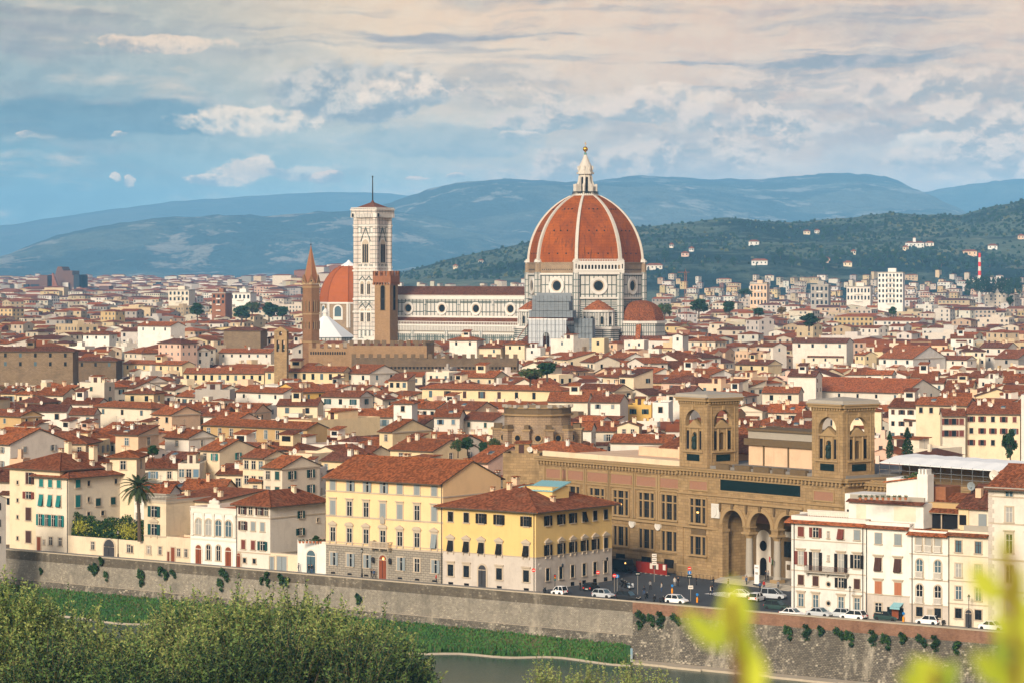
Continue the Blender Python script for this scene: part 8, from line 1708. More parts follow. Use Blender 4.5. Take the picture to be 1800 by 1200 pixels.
for kd, lb, px, pt, Y, hp, wd in [('cypress', 'slim dark cypress left of its twin behind the belvedere tower', 1564, 757, 640, 40, 1.0), ('cypress', 'fuller dark cypress right of its twin behind the belvedere tower', 1595, 751, 640, 46, 1.3), ('dark', 'dark conifer in front of the wide cream loggia house', 1776, 756, 620, 44, 0.62),
 ('round', 'dark round tree among far roofs left of the red brick block', 347, 534, 1900, 22, 1.1), ('round', 'dark tree right of the red brick block', 424, 539, 1850, 24, 1.2), ('olive', 'olive green tree behind the dark tree right of the brick block', 443, 530, 1900, 22, 1.1), ('dark', 'broad dark tree mass left of the spire tower', 473, 533, 1880, 24, 1.5), ('round', 'low dark tree beside the spire tower', 497, 540, 1880, 18, 1.3),
 ('dark', 'broad dark tree among roofs well right of the dome', 1422, 552, 1500, 22, 1.7), ('round', 'dark tree between long roofs right of the half dome', 1228, 527, 1750, 24, 1.3), ('round', 'round tree in a far courtyard right of the half dome', 1282, 531, 1700, 20, 1.2), ('round', 'small dark tree by a far white house', 1333, 542, 1700, 14, 1.4), ('olive', 'olive tree right of the red half dome', 1168, 533, 1650, 22, 1.1), ('round', 'bushy tree on the horizon line of far flats', 1309, 508, 2500, 12, 2.0),
 ('dark', 'dark tree by the long range at far right', 1776, 521, 2000, 12, 1.0), ('autumn', 'rust autumn tree near the salmon apartment block', 1375, 541, 1750, 12, 1.4), ('round', 'tree between roofs above the long dark-roofed house', 1570, 540, 1700, 14, 1.0), ('olive', 'green tree right of the small white block near the crenellated wall', 932, 646, 800, 20, 1.7), ('round', 'small dark tree behind the plain white cube tower', 962, 638, 900, 14, 1.7)]:
 tree_px(kd, lb, px, pt, Y, hp, None, wd)
for i in range(15): px = 1702 + i * 6.4 + rv.uniform(-2, 2); tree_px('cypress', 'dark cypress in the cemetery row at the foot of the hill, far right', px, 486 + rv.uniform(-4, 5), 2900 + rv.uniform(-60, 60), rv.uniform(16, 24), 'cypresses at the foot of the hill', 1.6)
for i, (px, py) in enumerate([(1155, 470), (1168, 462), (1196, 468), (1236, 470), (1262, 463), (1290, 470), (1358, 462), (1372, 455), (1392, 470), (1408, 466), (1448, 474), (1470, 466), (1512, 470), (1540, 462), (1560, 455), (1575, 468), (1622, 462), (1655, 470), (1668, 458), (1690, 466), (1740, 470), (1765, 462), (1790, 474), (1135, 468), (1330, 475)]):
 p = on_hill(px, py)
 if p: tree('dark' if i % 3 else 'cypress', 'dark tree dotted over the lower hillside beyond the far roofs', p.x, p.y, p.z - 1, rv.uniform(0.9, 1.5), 'trees on the lower hillside')
def hill_wood():
 """olive groves and scrub on the near hill: countless"""
 b = MB(); rnd = random.Random(12); RX, RY = zip(*[(700, 482), (790, 456), (940, 424), (1130, 399), (1290, 385), (1400, 392), (1560, 376), (1690, 380), (1800, 350)])
 for i in range(8500):
  px, py = rnd.uniform(700, 1800), rnd.uniform(352, 492); p = on_hill(px, py)
  if p is None: continue
  up = p.z / max(60, 55 + (488 - np.interp(px, RX, RY)) * 0.92)
  if mnoise.noise(Vector((p.x * 0.0045, p.y * 0.004, 2))) * 1.3 + (up - 0.62) * 1.6 + rnd.uniform(-0.25, 0.25) < 0.05 and rnd.random() > 0.10: continue
  s = rnd.uniform(1.6, 3.8); m = rnd.choices(('scrub', 'leaf_dark', 'leaf_olive'), (60, 34, 6))[0]; c = p + Vector((0, 0, s * 0.4))
  for k in range(3): a = rnd.uniform(0, 3.14); u = Vector((math.cos(a), math.sin(a), 0)) * s; w = Vector((rnd.uniform(-.3, .3), rnd.uniform(-.3, .3), 1)) * s * rnd.uniform(0.8, 1.3); b.face([c - u - w * 0.5, c + u - w * 0.5, c + u * 0.6 + w * 0.5, c - u * 0.5 + w * 0.6], m)
 tag(b.build('hillside_scrub'), 'countless olive trees and scrub covering the near hill', 'scrub', None, 'stuff')
hill_wood()
# ---- palm
def palm():
 Yb = 566; x = (243 - 900) / FPX * Yb; t = thing('palm_tree', 'tall palm with a drooping crown rising behind the garden hedge', 'palm tree', (x, Yb, 3.6)); k = Yb / FPX; zc = ZP(858, Yb) - 3.6
 b = MB(); pts = [(0.25, 0, 0), (0.15, 0, zc * 0.4), (0.0, 0, zc * 0.8), (0, 0, zc)]; rs = (0.42, 0.34, 0.32, 0.45)
 for (p, q, ra, rb) in zip(pts, pts[1:], rs, rs[1:]): b.tube(p, q, ra, rb, 9, 'bark')
 b.build('trunk', t); rnd = random.Random(4); d = MB()
 d.ball((0, 0, zc), 0.75, 'palm_dead', 8, 6)
 for i in range(26): a = rnd.uniform(0, 6.28); d.tube((0, 0, zc - 0.2), (0.9 * math.cos(a), 0.9 * math.sin(a), zc + rnd.uniform(-0.6, 0.7)), 0.08, 0.05, 4, 'palm_dead')
 d.build('crown_base', t)
 for i in range(46):
  f = MB(); az = i * 2.399; el = R(78 - 105 * (i / 46)); L = rnd.uniform(3.7, 4.5) * (1.0 if i > 6 else 0.8); p = Vector((0, 0, zc + 0.2)); N = 11; dr = Vector((math.cos(az) * math.cos(el), math.sin(az) * math.cos(el), math.sin(el))); side = Vector((-math.sin(az), math.cos(az), 0)); prev = p
  for j in range(N):
   dr = (dr + Vector((0, 0, -0.13))).normalized(); q = prev + dr * (L / N); f.tube(prev, q, 0.05 * (1 - j / N) + 0.012, 0.045 * (1 - j / N) + 0.01, 3, 'palm_leaf', False)
   ll = 0.8 * math.sin(math.pi * (j + 1.2) / (N + 1.6)) + 0.1
   for s in (-1, 1):
    for o in (0.0, 0.5): b0 = prev.lerp(q, o); tip = b0 + (side * s * 0.75 + dr * 0.6 + Vector((0, 0, -0.25))) * ll; f.face([b0 - dr * 0.11, tip, b0 + dr * 0.13], 'palm_leaf')
   prev = q
  f.build('frond', t)
palm()
# ---- hedge on the garden terrace
def hedge():
 x0, y0 = river_line(118, 0.9); x1, y1 = river_line(256, 0.9); L = math.hypot(x1 - x0, y1 - y0); t = thing('hedge', 'thick clipped climbing hedge with yellow tips on the terrace wall', 'hedge', (x0, y0, 3.2), -R(FRONT)); b = MB(); rnd = random.Random(6)
 def fn(q): u = q.uniform(0, L); hgt = 4.2 + 0.5 * math.sin(u * 0.45 + 1) + 0.35 * math.sin(u * 1.3) ; v = q.random() ** 0.5; a = q.uniform(-0.4, 3.4); return Vector((u, 1.1 - 1.4 * math.cos(a) * v * 0.9, 0.2 + abs(math.sin(a)) * hgt * v)), Vector((0, -math.cos(a), math.sin(a)))
 leaf_cloud(b, 13000, fn, 0.22, ['leaf_green', 'leaf_dark', 'leaf_yellow'], [50, 38, 7], rnd)
 def fy(q): c = q.choice((4.5, 16.5, 18.5, 24)); return Vector((c + q.gauss(0, 1.1), -0.45 - q.random() * 0.4, 2.3 + q.gauss(0, 0.7))), Vector((0, -1, 0.4))
 leaf_cloud(b, 1500, fy, 0.2, ['leaf_yellow', 'leaf_olive'], [7, 3], rnd); b.build('foliage', t)
 s = MB()
 for i in range(20): u = (i + 0.5) * L / 20; s.tube((u, 1.1, -0.5), (u + 0.2, 0.9, 2.4), 0.06, 0.02, 5, 'bark')
 s.build('stem', t)
hedge()
def tuft_mesh(seed, mats, wts, w=0.9, h=1.3, n=260, droop=True):
 rnd = random.Random(seed); b = MB(); cl = [(Vector((rnd.uniform(-w, w) * 0.55, -rnd.uniform(0.1, 0.5), rnd.uniform(-h, 0.2) if droop else rnd.uniform(0.2, h))), rnd.uniform(0.3, 0.55) * w) for _ in range(6)]
 def fn(q): c, r_ = q.choice(cl); v = Vector((q.gauss(0, 1), q.gauss(0, 1), q.gauss(0, 1))).normalized(); return c + v * r_ * q.random() ** 0.4, v
 leaf_cloud(b, n, fn, 0.14, mats, wts, rnd); b.tube((0, 0.1, 0), (0, -0.3, -0.2 if droop else 0.4), 0.05, 0.02, 4, 'bark'); return b.mesh('bush')
TUF = [tuft_mesh(s, ['leaf_dark', 'leaf_green'], [7, 4], 0.8, 1.3) for s in (1, 2, 3)] + [tuft_mesh(s, ['leaf_dark', 'leaf_green'], [7, 4], 0.5, 0.7) for s in (4, 5)]
WALLBUSH = [(74, 1007, 3, 'small'), (164, 1003, 0, 'long dark'), (171, 1001, 3, 'small round'), (187, 1010, 1, 'dark'), (180, 989, 3, 'leafy round'), (249, 1007, 1, 'dark hanging'), (249, 1026, 4, 'tiny low'), (283, 1004, 4, 'tiny'), (294, 1012, 3, 'small dark'), (306, 1010, 0, 'tall dark'), (388, 1023, 1, 'squat dark'), (397, 1010, 0, 'tall upright dark'), (461, 1022, 4, 'tiny lower'), (470, 1013, 4, 'tiny upper'), (497, 1020, 3, 'small'), (472, 1025, 4, 'tiny lowest'), (506, 1023, 4, 'tiny right'), (633, 1055, 3, 'lone small')]
for i, (px, py, k, ad) in enumerate(WALLBUSH):
 x, y = wall_pt(px, -0.25); o = put('wall_bush', TUF[k], None, (x, y, ZP(py - 6, y)), -R(FRONT)); s_ = 0.85 + 0.2 * (i % 3); o.scale = (s_ * 1.3, s_ * 1.2, s_ * 1.5)
 tag(o, f'{ad} bush growing from the embankment wall, {ORD[i]} from the left', 'bush', 'bushes on the embankment wall')
for i, (px, py, k, s_) in enumerate([(1130, 1072, 0, 1.25), (1145, 1082, 1, 1.1), (1163, 1076, 2, 1.2), (1191, 1080, 0, 1.2), (1128, 1102, 3, 1.2), (1386, 1098, 1, 1.2), (1420, 1098, 2, 1.1), (1446, 1098, 3, 1.2), (1478, 1104, 0, 1.2), (1494, 1108, 1, 1.3), (1536, 1110, 2, 1.1), (1558, 1112, 1, 1.3), (1590, 1116, 3, 1.3), (1623, 1116, 0, 1.2), (1646, 1118, 2, 1.1), (1684, 1136, 4, 1.4)]):
 x, y = wall_pt(px, -0.8); o = put('wall_bush', TUF[k], None, (x, y, min(-0.75, ZP(py - 6, y))), -R(FRONT)); o.scale = (s_ * 1.25,) * 3
 tag(o, f'dark caper bush hanging below the brick parapet, {ORD[i]} from the left', 'bush', 'bushes below the brick parapet')
for i, (px, py, s_) in enumerate([(1035, 1128, 2.2), (1060, 1130, 2.6), (1083, 1124, 3.0), (1000, 1122, 1.8), (960, 1120, 1.6), (905, 1112, 1.6), (860, 1106, 1.5), (780, 1092, 1.4)]):
 Y = YB(py, -7.6); x = (px - 900) / FPX * Y; o = put('bank_bush', tuft_mesh(20 + i, ['leaf_dark', 'leaf_green'], [6, 4], 0.9, 0.9, 420, False), None, (x, Y, -8.0)); o.scale = (s_ * 1.1, s_, s_ * 0.8)
 tag(o, f'low dark bush by the water edge, {ORD[7 - [780, 860, 905, 960, 1000, 1035, 1060, 1083].index(px)]} from the bastion corner', 'bush', 'bushes along the water edge')
# ---- roof gardens
for i, (px, py, Y, k, s_, lb) in enumerate([(805, 800, 652, 'olive', 0.5, 'airy green roof garden tree left of the rotunda'), (822, 796, 655, 'round', 0.42, 'dark roof garden tree next to the airy one'), (850, 800, 652, 'round', 0.36, 'low bushy roof garden plant between two roof trees'), (868, 798, 650, 'olive', 0.5, 'bright green roof garden tree beside the rotunda'), (1612, 868, 470, 'olive', 0.5, 'pale olive tree on the penthouse terrace'), (1597, 868, 470, 'olive', 0.42, 'small olive tree at the left of the penthouse terrace'), (1632, 862, 470, 'autumn', 0.34, 'yellowing shrub tree by the penthouse brick wall'), (556, 955, 543, 'round', 0.2, 'bushy potted plants over the low white entry'), (268, 806, 600, 'round', 0.34, 'dark rooftop tree beside the small cream tower house')]):
 x = (px - 900) / FPX * Y; tree(k, lb, x, Y, ZP(py, Y) - 0.3, s_, None)
def pots(label, px0, px1, py, Y, n, mat='terracotta'):
 for i in range(n):
  px = px0 + (px1 - px0) * i / max(1, n - 1); x = (px - 900) / FPX * Y; t = thing('potted_plant', label, 'potted plant', (x, Y, ZP(py, Y)), 0, label); b = MB(); b.lathe([(0.18, 0), (0.27, 0.4)], 8, mat); b.build('pot', t); rnd = random.Random(i * 3 + int(px0)); f = MB()
  def fn(q): v = Vector((q.gauss(0, 1), q.gauss(0, 1), abs(q.gauss(0, 1)))).normalized(); return Vector((0, 0, 0.45)) + v * 0.4 * q.random() ** 0.5, v
  leaf_cloud(f, 60, fn, 0.09, ['leaf_green', 'leaf_dark', 'leaf_olive'], [5, 4, 2], rnd); f.build('foliage', t)
pots('potted plant on the white penthouse terrace rail', 1512, 1592, 878, 462.5, 9); pots('potted plant on the low white entry roof', 527, 570, 954, 538.5, 8); pots('potted plant on the stone balcony of the peach palazzo', 659, 686, 956, 530.2, 2)
# ------------------------------------------------------------------ willows on the near bank
def willow(seed, h, rad, nspray, mats=('willow_light', 'willow_mid', 'willow_dark')):
 rnd = random.Random(seed); br = MB(); lv = MB(); tops = []
 for i in range(nspray):
  a = rnd.uniform(0, 6.28); q = rad * math.sqrt(rnd.random()); f = 1 - 0.62 * (q / rad) ** 2; zt = h * f * rnd.uniform(0.74, 1.0 + 0.18 * rnd.random() ** 2); z0 = zt - rnd.uniform(2.0, 5.0)
  base = Vector((q * math.cos(a) * 0.9, q * math.sin(a) * 0.9, z0)); lean = Vector((math.cos(a) * 0.3 + rnd.gauss(0, .22), math.sin(a) * 0.3 + rnd.gauss(0, .22), 1)).normalized(); L = (zt - z0); tip = base + lean * L
  br.tube(base, tip, 0.03, 0.012, 3, 'twig', False)
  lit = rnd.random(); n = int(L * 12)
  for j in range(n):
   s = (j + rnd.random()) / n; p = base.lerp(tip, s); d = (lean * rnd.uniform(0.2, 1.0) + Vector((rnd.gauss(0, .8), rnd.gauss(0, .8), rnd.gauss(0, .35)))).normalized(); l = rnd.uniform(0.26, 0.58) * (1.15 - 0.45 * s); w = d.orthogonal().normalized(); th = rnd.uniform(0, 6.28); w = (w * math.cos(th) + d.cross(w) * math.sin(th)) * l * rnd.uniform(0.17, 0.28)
   m = rnd.choices(mats, (3 + 9 * lit * s, 5, 4 * (1 - lit) + 0.5))[0]; b0 = p; lv.face([b0, b0 + d * l * 0.5 + w, b0 + d * l, b0 + d * l * 0.5 - w], m)  # pale leaves favoured towards the tips: highlights painted into each spray
 for i in range(13):
  a = i * 2.4; q = rad * 0.6; top = Vector((q * math.cos(a), q * math.sin(a), h * rnd.uniform(0.55, 0.75))); m = Vector((top.x * 0.35, top.y * 0.35, h * 0.32)); br.tube((0, 0, h * 0.08), m, 0.24, 0.16, 6, 'bark', False); br.tube(m, top, 0.16, 0.05, 5, 'bark', False)
 br.tube((0, 0, -1), (0, 0, h * 0.12), 0.55, 0.4, 9, 'bark'); return lv.mesh('crown', False), br.mesh('trunk')
WIL = [willow(1, 17, 8.5, 900), willow(2, 16, 7.5, 720), willow(3, 18, 9.0, 950), willow(4, 16, 8, 800, ('willow_mid', 'willow_dark', 'leaf_dark'))]  # last variant: darker leaves, painted shade for the low front of the clump
WP = [(20, 1025, 300, 0), (110, 1062, 318, 2), (-40, 1090, 282, 1), (190, 1100, 290, 0), (330, 1045, 322, 1), (420, 1042, 306, 2), (520, 1048, 318, 0), (300, 1105, 286, 2), (590, 1062, 300, 1), (655, 1092, 310, 2), (500, 1110, 282, 1), (620, 1130, 284, 0), (90, 1130, 276, 2), (400, 1130, 272, 0), (690, 1140, 292, 1), (230, 1150, 268, 1)]
WL = ['far left willow with feathery top at the left edge', 'tall willow second from the left along the near bank', 'willow cut by the left edge', 'darker willow between the two left-hand crowns', 'willow in front of the embankment wall left of centre', 'tallest yellow-green willow in the middle of the clump', 'willow right of the tallest crown', 'low shaded willow under the middle crowns', 'willow below the peach palazzo', 'right-hand willow of the clump beside the grass bank', 'low willow under the palazzo side crowns', 'low willow at the lower right of the clump', 'shaded willow in the lower left corner', 'shaded willow at the bottom edge below the tallest crown', 'thin willow at the right end of the clump above the water', 'dark willow at the bottom edge left of centre']
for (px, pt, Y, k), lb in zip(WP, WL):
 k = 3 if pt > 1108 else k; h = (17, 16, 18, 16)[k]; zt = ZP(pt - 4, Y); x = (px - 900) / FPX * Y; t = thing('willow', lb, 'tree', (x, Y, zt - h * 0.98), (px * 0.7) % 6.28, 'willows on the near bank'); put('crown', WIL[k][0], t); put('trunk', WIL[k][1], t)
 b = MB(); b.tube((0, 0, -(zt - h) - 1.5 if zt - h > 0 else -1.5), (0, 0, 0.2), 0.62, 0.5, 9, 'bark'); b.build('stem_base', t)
for i, (px, pt, Y, k, lb) in enumerate([(955, 1158, 345, 'olive', 'thin pale riverside shrub rising left of the reflection'), (1040, 1166, 342, 'olive', 'bushy pale shrub at the bottom edge below the bastion corner'), (1105, 1160, 344, 'olive', 'feathery shrub at the bottom edge right of the bushy one'), (1000, 1176, 340, 'olive', 'low shrub at the bottom edge between its two neighbours'), (1165, 1178, 342, 'olive', 'small shrub at the bottom edge left of the blurred sprig')]):
 lv = MB(); rnd = random.Random(i + 60); br = MB()
 for s in range(60):
  a = rnd.uniform(0, 6.28); b0 = Vector((rnd.gauss(0, 1.0), rnd.gauss(0, 1.0), rnd.uniform(0, 3))); tp = b0 + Vector((rnd.gauss(0, .5), rnd.gauss(0, .5), rnd.uniform(1.5, 3.2))); br.tube(b0, tp, 0.03, 0.01, 3, 'twig', False)
  for j in range(22): p = b0.lerp(tp, rnd.random()); d = Vector((rnd.gauss(0, 1), rnd.gauss(0, 1), rnd.gauss(.4, .6))).normalized(); l = rnd.uniform(.15, .34); w = d.orthogonal().normalized() * l * 0.28; lv.face([p, p + d * l * .5 + w, p + d * l, p + d * l * .5 - w], rnd.choice(('willow_light', 'willow_mid', 'willow_light')))
 x = (px - 900) / FPX * Y; z = ZP(pt, Y) - 5.2; t = thing('riverside_shrub', lb, 'shrub', (x, Y, z), 0, 'shrubs on the near bank'); lv.build('foliage', t); br.tube((0, 0, -z - 9.5), (0, 0, 1), 0.12, 0.06, 5, 'bark'); br.build('stem', t)
# ------------------------------------------------------------------ leafy sprigs right in front of the viewpoint (out of focus)
def sprig(label, Y, stem_pts, leaves, seed):
 rnd = random.Random(seed); base = P(stem_pts[0][0], stem_pts[0][1], Y); t = thing('sprig', label, 'plant', (base.x, base.y, 53.3)); L = lambda px, py: P(px, py, Y) - Vector((base.x, base.y, 53.3)); b = MB(); pts = [Vector((0, 0, 0))] + [L(*q) for q in stem_pts]
 for p, q in zip(pts, pts[1:]): b.tube(p, q, 0.007, 0.005, 6, 'leaf_autumn')
 b.build('stem', t)
 for (px, py, ln, wd, an) in leaves:
  f = MB(); lm = rnd.choice(('sprig_leaf', 'sprig_leaf', 'sprig_dark')); k = Y / FPX; c = L(px, py); d = Vector((math.cos(R(an)), rnd.uniform(-0.3, 0.3), math.sin(R(an)))).normalized(); w = Vector((-math.sin(R(an)), rnd.uniform(-.2, .5), math.cos(R(an)))).normalized(); n = 8; N = d.cross(w)
  prof = [0.0, 0.55, 0.85, 1.0, 0.98, 0.86, 0.62, 0.3, 0.0]
  for i in range(n):
   for s in (-1, 1):
    p0, p1 = c + d * k * ln * (i / n - 0.5), c + d * k * ln * ((i + 1) / n - 0.5); bend = lambda q: N * (k * wd * 0.12 * q); f.face([p0, p0 + s * w * k * wd / 2 * prof[i] + bend(prof[i]), p1 + s * w * k * wd / 2 * prof[i + 1] + bend(prof[i + 1]), p1], lm)
  f.build('leaf', t)
sprig('blurred yellow-green sprig in the foreground below the portico', 3.4, [(1310, 1290), (1300, 1180), (1290, 1100), (1285, 1050)], [(1292, 1062, 95, 52, 95), (1300, 1085, 80, 44, 60), (1238, 1105, 110, 40, 140), (1310, 1150, 120, 46, 95), (1326, 1185, 90, 50, 80), (1278, 1090, 70, 40, 110)], 1)
sprig('blurred bright green spray of leaves at the right edge', 3.1, [(1790, 1300), (1785, 1150), (1778, 1040), (1772, 960)], [(1768, 975, 95, 30, 96), (1730, 1022, 90, 50, 125), (1782, 1030, 95, 44, 75), (1800, 1088, 110, 56, 100), (1764, 1098, 80, 40, 120), (1770, 1130, 90, 46, 60), (1800, 1150, 100, 60, 110), (1742, 1172, 100, 52, 140), (1790, 1195, 100, 60, 60)], 2)
sprig('blurred pale green leaves low down near the bottom right corner', 3.6, [(1655, 1300), (1648, 1220), (1640, 1180)], [(1632, 1182, 90, 50, 140), (1662, 1192, 80, 46, 60), (1640, 1205, 100, 60, 20), (1610, 1196, 70, 40, 160)], 3)
# ------------------------------------------------------------------ cars
def car_meshes(kind, mat):
 """side profile stations: (x, belt height, half width); cabin tapers in"""
 L, W, H = {'hatch': (4.0, 1.72, 1.48), 'wagon': (4.4, 1.76, 1.52), 'micro': (2.7, 1.62, 1.55), 'sedan': (4.4, 1.74, 1.44), 'van': (4.3, 1.78, 1.80)}[kind]; hw = W / 2
 b = MB(); g = MB(); belt = 0.92 if kind != 'van' else 1.0; z0 = 0.24
 lo = [(-L / 2, 0.45, 0.62, hw * 0.86), (-L / 2 + 0.12, 0.26, belt - 0.06, hw * 0.95), (-L / 2 + 0.7, z0, belt, hw), (L / 2 - 1.1, z0, belt - 0.02, hw), (L / 2 - 0.35, z0 + 0.02, belt - 0.17, hw * 0.95), (L / 2 - 0.06, 0.32, belt - 0.30, hw * 0.86), (L / 2, 0.42, belt - 0.40, hw * 0.80)]
 for (xa, ba, ta, wa), (xb, bb, tb, wb) in zip(lo, lo[1:]):
  for s in (-1, 1):
   b.face([(xa, s * wa, ba), (xb, s * wb, bb), (xb, s * wb, (bb + tb) / 2 + .1), (xa, s * wa, (ba + ta) / 2 + .1)][::s], mat); b.face([(xa, s * wa, (ba + ta) / 2 + .1), (xb, s * wb, (bb + tb) / 2 + .1), (xb, s * wb * 0.93, tb), (xa, s * wa * 0.93, ta)][::s], mat)
  b.face([(xa, -wa * .93, ta), (xb, -wb * .93, tb), (xb, wb * .93, tb), (xa, wa * .93, ta)], mat); b.face([(xa, wa, ba), (xb, wb, bb), (xb, -wb, bb), (xa, -wa, ba)], 'rubber')
 for (x, bo, to, w_), s in ((lo[0], -1), (lo[-1], 1)): b.face([(x, -w_, bo), (x, w_, bo), (x, w_ * .93, to), (x, -w_ * .93, to)][::s], mat)
 if kind == 'sedan': c = [(-L / 2 + 0.75, belt), (-L / 2 + 1.35, H), (0.35, H), (L / 2 - 1.15, belt - .02)]
 elif kind == 'micro': c = [(-L / 2 + 0.08, belt), (-L / 2 + 0.35, H), (0.3, H), (L / 2 - 0.55, belt - .03)]
 else: c = [(-L / 2 + 0.1, belt), (-L / 2 + (0.55 if kind != 'van' else 0.25), H), (0.35, H), (L / 2 - (1.15 if kind != 'van' else 0.8), belt - .02)]
 tw = 0.78; up = lambda i: hw * 0.93 if c[i][1] < H else hw * tw
 P4 = [[(x, s * up(i), z) for i, (x, z) in enumerate(c)] for s in (-1, 1)]
 b.face([P4[0][1], P4[0][2], P4[1][2], P4[1][1]], mat)
 b.slab([(c[1][0] + .05, -hw * tw * .9, H + .05), (c[2][0] - .1, -hw * tw * .9, H + .05), (c[2][0] - .1, hw * tw * .9, H + .05), (c[1][0] + .05, hw * tw * .9, H + .05)], 0.05, mat)
 for p in P4: g.face(p, 'glass_dark')
 g.face([P4[0][2], P4[0][3], P4[1][3], P4[1][2]], 'glass_blue'); g.face([P4[0][1], P4[0][0], P4[1][0], P4[1][1]], 'glass_dark')
 for s in (-1, 1):
  for x in (c[1][0] + (c[2][0] - c[1][0]) * 0.5, ): b.box(x - .04, x + .04, s * hw * 0.87 - .05, s * hw * 0.87 + .05, belt, H, mat)
  for i in (1, 2): a_, q_ = P4[(s + 1) // 2][i], P4[(s + 1) // 2][0 if i == 1 else 3]; b.tube(a_, q_, 0.05, 0.05, 4, mat)
  b.box(L / 2 - 1.35, L / 2 - 1.2, s * hw - .02, s * (hw + .16), belt, belt + .14, mat) if s > 0 else b.box(L / 2 - 1.35, L / 2 - 1.2, -hw - .16, -hw + .02, belt, belt + .14, mat)
 w = MB(); w.t = Matrix.Rotation(R(90), 4, 'X'); w.lathe([(0.2, -0.1), (0.31, -0.1), (0.33, 0), (0.31, 0.1), (0.2, 0.1)], 16, 'rubber'); w.t = None
 rim = MB(); rim.t = Matrix.Rotation(R(90), 4, 'X'); rim.lathe([(0.0, -.09), (0.21, -.1), (0.21, .1), (0.0, .09)], 12, 'chrome', cap=False)
 lt = MB(); lt.box(-0.04, 0.04, -0.16, 0.16, -0.08, 0.08, 'trim_white'); tl = MB(); tl.box(-0.04, 0.04, -0.12, 0.12, -0.14, 0.14, 'sign_red')
 pl = MB(); pl.box(-0.02, 0.02, -0.26, 0.26, -0.06, 0.06, 'trim_white')
 return dict(L=L, hw=hw, body=b.mesh('body'), glass=g.mesh('windows'), wheel=w.mesh('wheel'), rim=rim.mesh('rim'), head=lt.mesh('headlight'), tail=tl.mesh('tail_light'), plate=pl.mesh('number_plate'), belt=belt)
_CM = {}
def car(label, kind, mat, px, py, heading, z=0.0, g='cars by the river road'):
 """px, py: photo position of the middle of the car at ground level"""
 k = (kind, mat)
 if k not in _CM: _CM[k] = car_meshes(kind, mat)
 m = _CM[k]; Y = YB(py, z); x = (px - 900) / FPX * Y; t = thing('car', label, 'car', (x, Y, z), R(heading), g); put('body', m['body'], t); put('window_glass', m['glass'], t)
 for sx in (-m['L'] / 2 + 0.72, m['L'] / 2 - 0.78):
  for sy in (-1, 1): w = put('wheel', m['wheel'], t, (sx, sy * (m['hw'] - 0.09), 0.33)); put('rim', m['rim'], w)
 for sy in (-1, 1): put('headlight', m['head'], t, (m['L'] / 2 - 0.06, sy * m['hw'] * .6, m['belt'] - .34)); put('tail_light', m['tail'], t, (-m['L'] / 2 + 0.04, sy * m['hw'] * .72, m['belt'] - .22))
 put('number_plate', m['plate'], t, (m['L'] / 2 + .01, 0, .48)); put('number_plate', m['plate'], t, (-m['L'] / 2 - .01, 0, .55)); return t
A = -FRONT
car('tiny white two-seater car by the yellow corner building', 'micro', 'car_white', 983, 1045, A + 180)
car('dark car parked against the side of the yellow corner building', 'hatch', 'car_black', 1040, 1038, 62)
car('silver blue hatchback behind the parapet left of the square', 'hatch', 'car_silver', 1061, 1050, A)
car('black estate car behind the parapet at the mouth of the square', 'wagon', 'car_black', 1104, 1054, A)
car('white hatchback crossing the square with scooters behind', 'hatch', 'car_white', 1190, 1060, A)
car('white car half hidden by the blurred sprig in the square', 'sedan', 'car_white', 1303, 1050, A + 20, 0.14)
car('white compact car beside the silver van in the square', 'hatch', 'car_white', 1331, 1056, 60, 0.14)
car('silver van parked in front of the library steps', 'van', 'car_silver', 1360, 1052, A + 12, 0.14)
car('dark green estate car by the corner of the maroon shuttered house', 'wagon', 'car_green', 1366, 1071, A + 4, 0.0)
car('white car with orange tail lamps at the parapet', 'sedan', 'car_white', 1393, 1084, A)
car('silver saloon below the maroon shuttered house', 'sedan', 'car_silver', 1441, 1083, A)
car('silver hatchback nose to tail below the iron balcony', 'hatch', 'car_silver', 1477, 1084, A + 180)
car('white estate with red rear lamps below the orange shutters', 'wagon', 'car_white', 1500, 1088, A + 180)
car('dark green estate parked outside the shop awning', 'wagon', 'car_green', 1560, 1090, A)
car('white hatchback parked below the stone balustrade house', 'hatch', 'car_white', 1632, 1097, A + 180)
car('silver people carrier parked right of the white hatchback', 'van', 'car_silver', 1678, 1099, A)
car('dark green car at the right end of the parked row', 'hatch', 'car_green', 1716, 1102, A)
car('white car last in the row, under the blurred leaves', 'sedan', 'car_white', 1745, 1107, A)
# ------------------------------------------------------------------ scooters
def scooter_mesh(mat):
 b = MB()
 for x in (-0.62, 0.62): b.t = Matrix.Translation((x, 0, 0.24)) @ Matrix.Rotation(R(90), 4, 'X'); b.lathe([(0.1, -.05), (0.24, -.05), (0.24, .05), (0.1, .05)], 12, 'rubber')
 b.t = None; b.box(-0.85, -0.1, -0.16, 0.16, 0.35, 0.72, mat); b.box(-0.8, -0.05, -0.15, 0.15, 0.72, 0.84, 'cloth_black'); b.box(-0.1, 0.4, -0.15, 0.15, 0.26, 0.34, mat)
 b.yprism([(0.38, 0.3), (0.62, 0.45), (0.5, 1.0), (0.38, 1.0)], -0.2, 0.2, mat); b.tube((0.45, -0.32, 1.05), (0.45, 0.32, 1.05), 0.025, 0.025, 5, 'iron'); b.tube((0.47, 0, 0.95), (0.66, 0, 0.25), 0.04, 0.04, 5, 'iron'); b.ball((0.5, 0, 1.0), 0.09, 'trim_white', 6, 4); b.tube((0.44, -.3, 1.05), (0.38, -.36, 1.22), 0.015, 0.015, 4, 'iron'); return b.mesh('scooter')
SC = [scooter_mesh(m) for m in ('car_black', 'car_silver', 'car_blue')]
